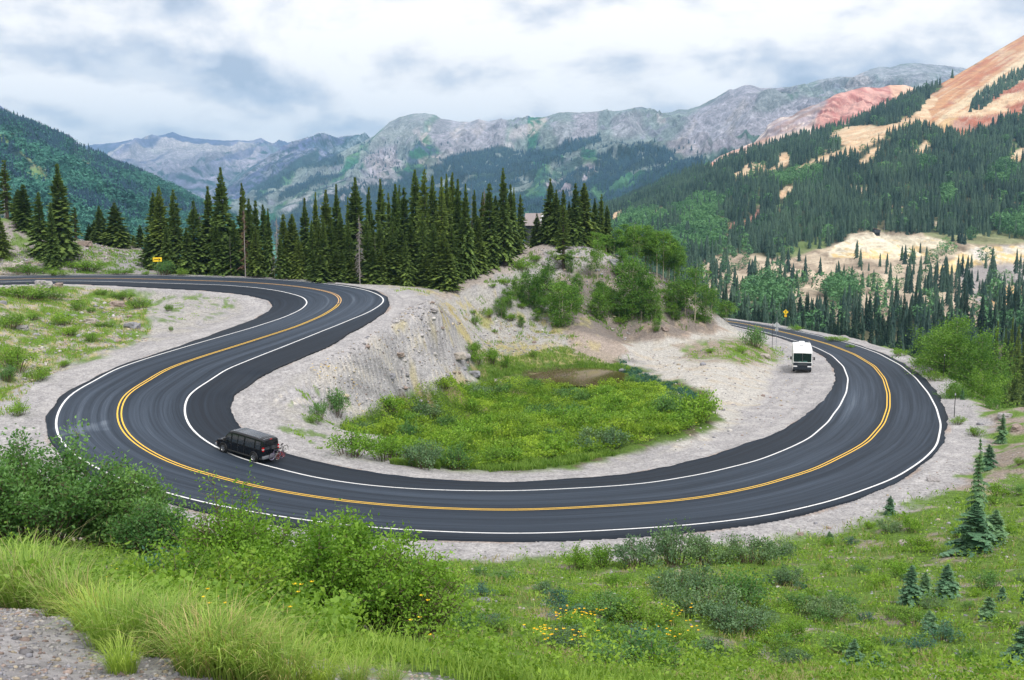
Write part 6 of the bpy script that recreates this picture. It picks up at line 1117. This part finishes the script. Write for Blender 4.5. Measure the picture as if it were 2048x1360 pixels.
def loft_body(rings, close=True):
    def f(bm):
        R_ = [[bm.verts.new(p) for p in ring] for ring in rings]
        for a, b in zip(R_[:-1], R_[1:]):
            n = len(a)
            for j in range(n): bm.faces.new([a[j], a[(j + 1) % n], b[(j + 1) % n], b[j]])
        bm.faces.new(R_[0]); bm.faces.new(R_[-1][::-1])
    return f
def wheel(root, x, y, r, wd, rimc=CHR, spokes=5):
    s = 1 if y > 0 else -1; wobj = bm_obj('wheel', lambda bm: cyl(bm, (x, y - s * wd * .45, r), (x, y + s * wd * .25, r), r * .66, 24), DKG, root, smooth=False)
    def ty(bm):
        torus(bm, (x, y, r), (0, 1, 0), r * .80, r * .20, 32, 10)
        for v in bm.verts: v.co.y = y + (v.co.y - y) * (wd * .5 / (r * .20))
    bm_obj('tyre', ty, TYR, wobj, smooth=True)
    def rm(bm):
        cyl(bm, (x, y + s * wd * .26, r), (x, y + s * wd * .34, r), r * .16, 16)
        for k in range(spokes):
            a = 6.283 * k / spokes; box(bm, (x + r * .36 * math.cos(a), y + s * wd * .30, r + r * .36 * math.sin(a)), (r * .50, wd * .10, r * .17), Matrix.Rotation(-a, 3, 'Y'))
        torus(bm, (x, y + s * wd * .28, r), (0, 1, 0), r * .60, r * .055, 28, 6)
    bm_obj('rim', rm, rimc, wobj)
# ---- the van
def road_surf(px, py):
    r = ray(px, py); best = None
    for t in np.linspace(40, 110, 1400):
        P = r * t; si, of, d = road_sd(np.array([P[0]]), np.array([P[1]])); z = road_pt(si, of)[0, 2]
        if P[2] + ZC <= z: return np.array([P[0], P[1], z])
FW = road_surf(447.5, 904.5); RW = road_surf(508.5, 923.5); dv = FW - RW; wb = float(np.linalg.norm(dv[:2])); ang = math.atan2(dv[1], dv[0])
k_ = wb / 3.94; VW = 1.0 * k_ * 1.04
nleft = np.array([-math.sin(ang), math.cos(ang)])
mid = (FW + RW) / 2 - np.array([nleft[0], nleft[1], 0]) * (VW * .90)
van = empty('van', tuple(mid), ang, label='black passenger van with bicycles on its back driving the inside lane', category='van')
van.rotation_euler = (0, -math.atan2(dv[2], wb), ang); van.scale = (k_, k_ * 1.03, k_ * 1.05)
def vring(x, zb, zbelt, ztop, w, wt, crown=.05):
    zt = max(ztop, zbelt + .01); h = [(w * .93, zb), (w, zb + .12), (w * 1.0, zb + .35), (w * .995, zbelt), (w - (w - wt) * .5, zbelt + (zt - zbelt) * .55), (wt, zt - .09 if zt > zbelt + .2 else zt - .02), (wt * .86, zt), (wt * .4, zt + crown)]
    L_ = [(x, y, z) for y, z in h]; R2 = [(x, -y, z) for y, z in h[::-1]]; return L_ + R2
VR = [(-3.02,.52,1.12,1.95,.93,.78),(-2.96,.40,1.13,2.03,.98,.84),(-2.7,.38,1.13,2.08,1.0,.86),(-1.9,.38,1.13,2.10,1.0,.87),(0,.38,1.13,2.11,1.0,.87),(1.0,.38,1.12,2.09,1.0,.86),(1.35,.38,1.12,2.02,1.0,.83),(1.6,.38,1.12,1.80,1.0,.80),(1.95,.38,1.13,1.42,1.0,.79),(2.15,.38,1.12,1.20,1.0,.82),(2.6,.38,1.05,1.10,.985,.84),(2.85,.40,.98,1.02,.96,.84),(2.95,.45,.90,.93,.92,.80)]
bm_obj('body', loft_body([vring(*v) for v in VR]), BLK, van, smooth=False)
def side_pts(x0, x1, z0, z1, s, off=.012, x0t=None, x1t=None):
    def yy(z): u = (z - 1.13) / (2.09 - 1.13); return s * (1.0 - .13 * min(1, max(0, u)) + off)
    return [(x0, yy(z0), z0), (x1, yy(z0), z0), (x1t or x1, yy(z1), z1), (x0t or x0, yy(z1), z1)]
def zz(x, y): return float(np.interp(x, [-2.85, -1.9, 0, 1.0], [2.055, 2.10, 2.11, 2.09])) + .058 - max(0, abs(y) - .34) * .115
for s in (1, -1):
    for nm, a in (('front_window', (1.02, 1.72, 1.22, 1.84, s, .015, 1.02, 1.38)), ('side_window', (.18, .84, 1.20, 1.88, s)), ('side_window', (-.62, .06, 1.20, 1.88, s)), ('side_window', (-1.95, -.80, 1.20, 1.88, s)), ('rear_quarter_window', (-2.72, -2.12, 1.20, 1.86, s))):
        bm_obj(nm, lambda bm, a=a: poly(bm, side_pts(*a)), GLS, van)
    bm_obj('door_seam', lambda bm, s=s: [box(bm, (x, s * 1.003, .80), (.018, .01, .70)) for x in (.93, .12, -.70)], DKG, van)
    bm_obj('door_handle', lambda bm, s=s: [box(bm, (x, s * 1.02, 1.02), (.16, .03, .035)) for x in (1.06, -.02)], DKG, van)
    bm_obj('sill_trim', lambda bm, s=s: box(bm, (0, s * 1.0, .40), (2.7, .04, .10)), DKG, van, bevel=.008)
    bm_obj('side_mirror', lambda bm, s=s: (box(bm, (1.62, s * 1.18, 1.30), (.14, .22, .26)), box(bm, (1.62, s * 1.05, 1.24), (.06, .14, .06))), DKG, van, bevel=.015)
    bm_obj('tail_light', lambda bm, s=s: (box(bm, (-2.99, s * .88, 1.36), (.12, .17, .14)), box(bm, (-2.99, s * .88, 1.16), (.12, .17, .13))), REDL, van, bevel=.01)
    bm_obj('reversing_light', lambda bm, s=s: box(bm, (-2.995, s * .885, 1.255), (.12, .17, .05)), WHL, van)
    bm_obj('headlight', lambda bm, s=s: box(bm, (2.90, s * .74, .86), (.10, .26, .17)), WHL, van, bevel=.01)
    bm_obj('indicator_light', lambda bm, s=s: box(bm, (2.86, s * .93, .74), (.08, .05, .07)), simple('amber_lens', (.6, .25, .03), .3), van)
    for x in (1.97, -1.97):
        wheel(van, x, s * .955, .385, .26)
        def lip(bm, x=x, s=s):
            prev = None
            for k in range(13):
                a = math.pi * k / 12; p = (x + .50 * math.cos(a), s * 1.0, .38 + .50 * math.sin(a))
                if prev: cyl(bm, prev, p, .035, 6)
                prev = p
        bm_obj('wheel_arch', lip, DKG, van)
        bm_obj('wheel_well', lambda bm, x=x, s=s: cyl(bm, (x, s * .80, .40), (x, s * 1.004, .40), .47, 24), simple('wheel_well_black', (.006, .006, .006), .9) if 'wheel_well_black' not in bpy.data.materials else bpy.data.materials['wheel_well_black'], van)
bm_obj('rear_window', lambda bm: poly(bm, [(-3.035, .06, 1.18), (-3.035, .74, 1.18), (-2.995, .68, 1.86), (-2.995, .06, 1.88)]), GLS, van)
bm_obj('rear_window', lambda bm: poly(bm, [(-3.035, -.06, 1.18), (-3.035, -.74, 1.18), (-2.995, -.68, 1.86), (-2.995, -.06, 1.88)]), GLS, van)
bm_obj('windscreen', lambda bm: poly(bm, [(2.00, .78, 1.36), (2.00, -.78, 1.36), (1.45, -.72, 1.95), (1.45, .72, 1.95)]), GLS, van)
bm_obj('brake_light', lambda bm: box(bm, (-2.97, 0, 2.03), (.08, .26, .06)), REDL, van)
bm_obj('rear_bumper', lambda bm: (box(bm, (-3.10, 0, .56), (.24, 1.94, .22)),), SIL, van, bevel=.03)
bm_obj('front_bumper', lambda bm: (box(bm, (2.98, 0, .52), (.22, 1.98, .24)),), SIL, van, bevel=.03)
bm_obj('grille', lambda bm: (box(bm, (2.93, 0, .84), (.06, 1.1, .20)),), DKG, van)
RFG = simple('roof_sky_sheen', (.16, .18, .21), .22, .6, .8, coat=.5)  # same black paint as the body; reflected sky is put into this lighter colour
bm_obj('roof_sheen_panel', lambda bm: [poly(bm, [(a, y0, zz(a, y0)), (b_, y0, zz(b_, y0)), (b_, y1, zz(b_, y1)), (a, y1, zz(a, y1))]) for a, b_ in ((-2.85, -1.9), (-1.9, 0), (0, 1.0)) for y0, y1 in ((-.72, -.35), (-.35, 0), (0, .35), (.35, .72))], RFG, van)  # thin sheet added over the roof to carry the painted sky sheen
bm_obj('roof_ribs', lambda bm: [box(bm, (-.9, y, zz(-.9, y) + .012), (3.6, .035, .02)) for y in (-.6, -.4, -.2, 0, .2, .4, .6)], RFG, van)
bm_obj('bike_rack', lambda bm: (cyl(bm, (-3.1, -.1, .45), (-3.75, -.1, .45), .03), cyl(bm, (-3.4, -.1, .45), (-3.35, -.1, 1.35), .028), cyl(bm, (-3.35, .12, 1.30), (-3.95, .12, 1.30), .018), cyl(bm, (-3.35, -.32, 1.30), (-3.95, -.32, 1.30), .018), cyl(bm, (-3.35, -.4, 1.30), (-3.35, .2, 1.30), .018)), DKG, van)
bpy.context.view_layer.update()
VM = van.matrix_world.copy()
def bike(label, off, sc_, fcol, rimcol, tyc, roll, yaw):
    e = empty('bicycle', (0, 0, 0), 0, label=label, category='bicycle', group='bicycles on the van rack')
    e.matrix_world = VM @ Matrix.Translation(off) @ Matrix.Rotation(math.pi / 2 + yaw, 4, 'Z') @ Matrix.Rotation(roll, 4, 'Y') @ Matrix.Scale(sc_, 4)
    fm_ = simple(label[:10] + '_frame', fcol, .4, .2); rm_ = simple(label[:10] + '_rim', rimcol, .4, .3)
    # local x along the bicycle, z up, origin at the crossbar
    bb = (-.05, 0, -.55); st = (-.20, 0, -.02); hd = (.42, 0, .02); ra = (-.50, 0, -.52); fa = (.62, 0, -.52)
    bm_obj('frame', lambda bm: [cyl(bm, a, b, .018, 8) for a, b in ((bb, st), (st, hd), (bb, (.46, 0, -.10)), (bb, ra), (st, ra), (hd, (.46, 0, -.12)))], fm_, e)
    bm_obj('fork', lambda bm: [cyl(bm, (.46, s * .03, -.10), (fa[0], s * .05, fa[2]), .014, 8) for s in (1, -1)], rm_, e)
    bm_obj('handlebar', lambda bm: (cyl(bm, (.40, -.30, .12), (.40, .30, .12), .014, 8), cyl(bm, hd, (.40, 0, .12), .016, 8)), DKG, e)
    bm_obj('saddle', lambda bm: (box(bm, (-.26, 0, .14), (.26, .13, .06)), cyl(bm, st, (-.25, 0, .12), .014, 8)), DKG, e)
    bm_obj('pedals', lambda bm: (cyl(bm, (bb[0], -.05, bb[2]), (bb[0], .05, bb[2]), .09, 14), cyl(bm, bb, (bb[0] + .15, .1, bb[2] - .08), .012, 6), cyl(bm, bb, (bb[0] - .15, -.1, bb[2] + .08), .012, 6)), DKG, e)
    for c in (ra, fa):
        wo = bm_obj('wheel', lambda bm: [cyl(bm, c, (c[0] + .30 * math.cos(a), 0, c[2] + .30 * math.sin(a)), .0035, 4) for a in [6.283 * i / 12 for i in range(12)]], rm_, e)
        bm_obj('rim', lambda bm: torus(bm, c, (0, 1, 0), .295, .030, 28, 6), rm_, wo); bm_obj('tyre', lambda bm: torus(bm, c, (0, 1, 0), .335, .026, 30, 8), tyc, wo)
bike('adult bicycle nearest the van with pale rims, one wheel sticking out to the right', Vector((-3.45, -.74, 1.26)), 1.0, (.10, .10, .12), (.60, .58, .56), TYR, .42, .08)
bike('dark bicycle with purple-grey fork hanging in the middle of the van rack', Vector((-3.65, -.22, 1.16)), .95, (.10, .07, .14), (.25, .22, .32), TYR, -.05, -.06)
bike('small red child bicycle hanging lowest and rearmost on the van rack', Vector((-3.84, -.42, .98)), .62, (.50, .03, .03), (.30, .06, .06), TYR, .05, .05)
# ---- the motorhome
rp = ray_ground(1604, 746, 80, 150); th_ = math.radians(14.2)
rv = empty('motorhome', tuple(rp), math.atan2(-math.cos(th_), -math.sin(th_)), label='white motorhome with dark green windscreen parked nose-on in the gravel turn-out', category='motorhome')
W2 = 1.19
def rring(x, zb, zt, w): return [(x, w * .97, zb), (x, w, zb + .2), (x, w, zt - .22), (x, w * .97, zt - .06), (x, w * .90, zt), (x, -w * .90, zt), (x, -w * .97, zt - .06), (x, -w, zt - .22), (x, -w, zb + .2), (x, -w * .97, zb)]
bm_obj('body', loft_body([rring(-7.0, .5, 3.0, W2 * .98), rring(-6.9, .42, 3.05, W2), rring(-.9, .42, 3.08, W2), rring(-.35, .42, 3.02, W2), rring(-.12, .42, 2.86, W2 * .985), rring(-.02, .45, 2.55, W2 * .97), rring(.10, .5, 1.42, W2 * .96), rring(.12, .5, .70, W2 * .94)]), WHT, rv)
RVG = simple('motorhome_windscreen', (.008, .018, .019), .05, 0, .5); DBL = simple('motorhome_dark_band', (.010, .016, .024), .3, 0, .5)
for s in (1, -1): bm_obj('windscreen', lambda bm, s=s: poly(bm, [(.115, s * .025, 1.42), (.115, s * 1.08, 1.42), (.0, s * 1.10, 2.50), (.0, s * .025, 2.52)]), RVG, rv)
bm_obj('windscreen_pillar', lambda bm: box(bm, (.075, 0, 1.97), (.05, .035, 1.1), Matrix.Rotation(-.10, 3, 'Y')), DKG, rv)
bm_obj('dashboard', lambda bm: (box(bm, (.125, .35, 1.50), (.02, .5, .10)), box(bm, (.125, -.3, 1.48), (.02, .35, .07))), simple('cloth_on_dash', (.10, .30, .24), .8), rv)
bm_obj('wiper', lambda bm: (cyl(bm, (.15, .1, 1.44), (.13, .75, 1.56), .012, 6), cyl(bm, (.15, -.75, 1.44), (.13, -.15, 1.56), .012, 6)), DKG, rv)
bm_obj('front_band', lambda bm: box(bm, (.14, 0, .97), (.06, 2.24, .72)), DBL, rv, bevel=.015)
bm_obj('grille', lambda bm: [box(bm, (.18, 0, 1.02 + k * .055), (.02, 1.1, .022)) for k in range(4)], simple('motorhome_grille', (.12, .13, .14), .5, .3), rv)
for s in (1, -1):
    bm_obj('headlight', lambda bm, s=s: box(bm, (.185, s * .86, .86), (.06, .48, .15)), WHL, rv, bevel=.02)
    bm_obj('indicator_light', lambda bm, s=s: box(bm, (.165, s * 1.09, .86), (.06, .06, .13)), simple('amber_lamp', (.7, .3, .03), .3), rv)
    bm_obj('side_mirror', lambda bm, s=s: (box(bm, (.02, s * 1.42, 1.88), (.12, .20, .38)), cyl(bm, (-.02, s * 1.15, 1.70), (.02, s * 1.40, 1.78), .02, 8), cyl(bm, (-.02, s * 1.15, 2.0), (.02, s * 1.40, 1.98), .02, 8)), DKG, rv, bevel=.0)
    bm_obj('side_window', lambda bm, s=s: box(bm, (-.75, s * 1.20, 2.0), (.9, .02, .75)), GLS, rv); bm_obj('side_window', lambda bm, s=s: box(bm, (-3.2, s * 1.20, 2.05), (1.6, .02, .7)), GLS, rv)
    bm_obj('side_stripe', lambda bm, s=s: box(bm, (-3.6, s * 1.195, 1.1), (6.4, .02, .28)), simple('green_grey_stripe', (.12, .20, .19), .5), rv)
    for x in (-.95, -5.2): wheel(rv, x, s * 1.0, .42, .28, SIL, 6)
bm_obj('front_bumper', lambda bm: box(bm, (.16, 0, .58), (.22, 2.26, .26)), DBL, rv, bevel=.03)
bm_obj('underbody', lambda bm: box(bm, (-3.4, 0, .40), (6.4, 1.9, .22)), DKG, rv)
bm_obj('roof_air_conditioner', lambda bm: box(bm, (-5.3, 0, 3.22), (1.0, .72, .30)), WHT, rv, bevel=.06)
bm_obj('roof_vent', lambda bm: (box(bm, (-3.2, -.1, 3.12), (.42, .42, .10)), box(bm, (-1.9, .35, 3.10), (.3, .3, .07)), box(bm, (-2.0, -.5, 3.10), (.5, .1, .05))), simple('roof_vent_grey', (.45, .45, .46), .6), rv)
bm_obj('marker_light', lambda bm: [box(bm, (-.16, y, 2.93), (.05, .08, .04)) for y in (-.8, -.2, 0, .2, .8)], simple('amber_marker', (.6, .3, .08), .4), rv)
bm_obj('roof_rail', lambda bm: [cyl(bm, (-6.6, s * .95, 3.16), (-4.6, s * .95, 3.16), .02, 6) for s in (1, -1)] + [cyl(bm, (x, .95, 3.0), (x, .95, 3.3), .02, 6) for x in (-6.4, -5.6)], CHR, rv)
# ---- signs
YSG = simple('yellow_sign_face', (.86, .58, .015), .45); YOR = simple('amber_sign_face', (.82, .47, .015), .45); BSG = simple('black_sign_print', (.01, .01, .01), .5); ALU = simple('bare_aluminium', (.52, .54, .57), .5, .4); STL = simple('steel_post', (.22, .24, .26), .6, .3)
def face_to(p, yaw=0): return math.atan2(-p[0], p[1]) * 1.0 + yaw     # local -Y turned to the camera
def sign(name, px, D, zc_py, parts, label, yaw=0, postbase=None, pw=.05, post_top=None):
    g_ = spot(px, D); e = empty(name, tuple(g_), -math.atan2(g_[0], g_[1]) + yaw, label=label, category='road sign'); zc_ = top_h(px, zc_py, D, g_[2])
    zt = top_h(px, post_top, D, g_[2]) if post_top else zc_
    bm_obj('post', lambda bm: box(bm, (0, .03, zt / 2 - .2), (pw, .04, zt + .4)), STL, e)
    return e, zc_
e, z = sign('arrow_sign', 316, 146, 519, None, 'wide yellow sign with black arrow pointing right, outside the upper bend', post_top=516)
bm_obj('sign_panel', lambda bm: box(bm, (0, 0, z), (1.22, .02, .62)), YSG, e, bevel=.004)
def arrow(bm):
    y = -.014; poly(bm, [(-.44, y, z - .05), (.16, y, z - .05), (.16, y, z + .05), (-.44, y, z + .05)]); poly(bm, [(.14, y, z - .20), (.46, y, z), (.14, y, z + .20), (.22, y, z)])
bm_obj('arrow_symbol', arrow, BSG, e)
def diamond(bm, z, r, y0=-.01, t=.02):
    M_ = Matrix.Translation((0, y0, z)) @ Matrix.Rotation(math.pi / 4, 4, 'Y') @ Matrix.Diagonal((r * 1.414, t, r * 1.414, 1)); bmesh.ops.create_cube(bm, size=1, matrix=M_)
e, z = sign('warning_sign', 1574, 200, 624, None, 'yellow diamond warning sign with winding arrow beyond the far road', post_top=620)
zd = z; bm_obj('sign_panel', lambda bm: diamond(bm, zd, .53), YSG, e, bevel=.003); bm_obj('speed_plaque', lambda bm: box(bm, (0, -.01, zd - .75), (.46, .02, .46)), YOR, e)
bm_obj('winding_arrow_symbol', lambda bm: (box(bm, (.02, -.024, zd - .24), (.07, .006, .16)), box(bm, (-.03, -.026, zd - .10), (.07, .006, .20), Matrix.Rotation(-.6, 3, 'Y')), box(bm, (-.02, -.028, zd + .08), (.07, .006, .20), Matrix.Rotation(.6, 3, 'Y')), poly(bm, [(-.10, -.03, zd + .16), (.13, -.03, zd + .14), (.03, -.03, zd + .34)])), BSG, e)
e, z = sign('warning_sign', 1557, 152, 650, None, 'back of a bare metal diamond sign beside the turn-out', post_top=636)
zw_ = z; bm_obj('sign_panel', lambda bm: diamond(bm, zw_, .50, .06), ALU, e, bevel=.003); bm_obj('plaque_panel', lambda bm: box(bm, (0, .06, zw_ - .72), (.44, .02, .44)), ALU, e)
for px, D, ty, lab in ((1549, 154, 645, 'thin dark snow pole beside the back of the metal sign'), (1924, 92, 786, 'tall thin marker post on the outer gravel of the right bend'), (1898, 118, 708, 'thin post with pale reflector in front of the large aspen'), (1880, 98, 800, '')):
    if not lab: continue
    g_ = spot(px, D); H_ = max(1.4, top_h(px, ty, D, g_[2])); e = empty('marker_post', tuple(g_), -math.atan2(g_[0], g_[1]), label=lab, category='marker post', group='marker posts along the road')
    bm_obj('post', lambda bm: cyl(bm, (0, 0, -.3), (0, 0, H_), .035, 8), DKG, e); bm_obj('reflector', lambda bm: box(bm, (0, -.04, H_ - .12), (.10, .02, .18)), ALU, e)
# ---- cabin on the knoll
WD = simple('weathered_dark_wood', (.045, .055, .065), .9); RF_ = simple('rusted_grey_tin', (.29, .25, .25), .6, .2); RFW = simple('bare_bright_tin', (.62, .63, .66), .45, .3)
g_ = spot(1066, 182); cz = g_[2]
cab = empty('cabin', (g_[0], g_[1], cz), math.radians(-12), label='old cabin with grey-pink tin roof half hidden by spruces on the knoll', category='cabin')
ze = top_h(1050, 449, 182, cz); zr = top_h(1070, 427, 184, cz)
bm_obj('wall', lambda bm: box(bm, (.9, 2.0, ze / 2 - 1), (4.6, 4.0, ze + 2)), WD, cab)
def gab(bm):
    for x in (-1.4, 3.2):
        v = [bm.verts.new((x, 0, ze)), bm.verts.new((x, 4.0, ze)), bm.verts.new((x, 2.0, zr - .05))]; bm.faces.new(v)
bm_obj('gable', gab, WD, cab)
def rf(bm):
    for s in (0, 1):
        y0, y1 = (-.45, 2.0) if s == 0 else (4.45, 2.0); z0, z1 = ze - .22, zr; v = []
        for dz in (0, .06):
            v.append([bm.verts.new(p) for p in ((-1.8, y0, z0 + dz), (3.7, y0, z0 + dz), (3.7, y1, z1 + dz), (-1.8, y1, z1 + dz))])
        bm.faces.new(v[1]); bm.faces.new(v[0][::-1])
        for j in range(4): bm.faces.new([v[0][j], v[0][(j + 1) % 4], v[1][(j + 1) % 4], v[1][j]])
ro_ = bm_obj('roof', rf, RF_, cab)
def seam(bm):
    for i in range(12): x = -1.7 + i * .48; cyl(bm, (x, -.45, ze - .15), (x, 2.0, zr + .07), .02, 5)
bm_obj('roof_seams', seam, RF_, ro_)
bm_obj('roof_patch', lambda bm: poly(bm, [(1.0, .1, ze - .22 + (zr - ze + .22) * .22 + .075), (3.3, .1, ze - .22 + (zr - ze + .22) * .22 + .075), (3.3, 1.7, ze - .22 + (zr - ze + .22) * .875 + .075), (1.3, 1.7, ze - .22 + (zr - ze + .22) * .875 + .075)]), RFW, ro_)
bm_obj('window', lambda bm: box(bm, (.3, -.01, ze - .9), (.7, .04, .7)), GLS, cab); bm_obj('door', lambda bm: box(bm, (2.2, -.01, ze - 1.3), (.9, .04, 1.9)), DKG, cab)
# ---- mine remains across the valley
def on_slope(px, py):
    LY = LG; d = (LY['px'] - px) ** 2 + (LY['py'] - py) ** 2; k = np.unravel_index(np.argmin(d), d.shape); return LY['P'][k]
q = on_slope(1752, 470); e = empty('mine_ruin', tuple(q), .3, label='small dark timber ruin on top of the pale tailings', category='ruin')
bm_obj('wall', lambda bm: (box(bm, (0, 0, 2.6), (4.4, 3, 1.8)), box(bm, (1.8, 0, 1.0), (.3, 2.6, 3)), box(bm, (-1.8, 0, 1.0), (.3, 2.6, 3)), box(bm, (0, 0, 1), (.3, 2.6, 3))), WD, e); bm_obj('roof', lambda bm: box(bm, (0, 0, 3.7), (5, 3.6, .25), Matrix.Rotation(.22, 3, 'Y')), simple('brown_planks', (.12, .07, .06), .9), e)
q = on_slope(1396, 548); e = empty('mine_shed', tuple(q), -.2, label='little rusty red shed at the left edge of the tan clearing', category='shed')
bm_obj('wall', lambda bm: box(bm, (0, 0, 1.2), (2.6, 2.6, 3.2)), simple('rusty_planks', (.22, .10, .08), .9), e); bm_obj('roof', lambda bm: box(bm, (0, 0, 2.9), (3.2, 3.2, .22), Matrix.Rotation(-.3, 3, 'Y')), simple('rusty_tin', (.30, .15, .12), .8), e)
q = on_slope(1768, 472); e = plant('dead_tree', SNAG[3], tuple(q), (1.3, 1.3, .85), 0, parts=('trunk', 'branches'), label='leaning dead trunk beside the timber ruin on the tailings', category='dead tree')
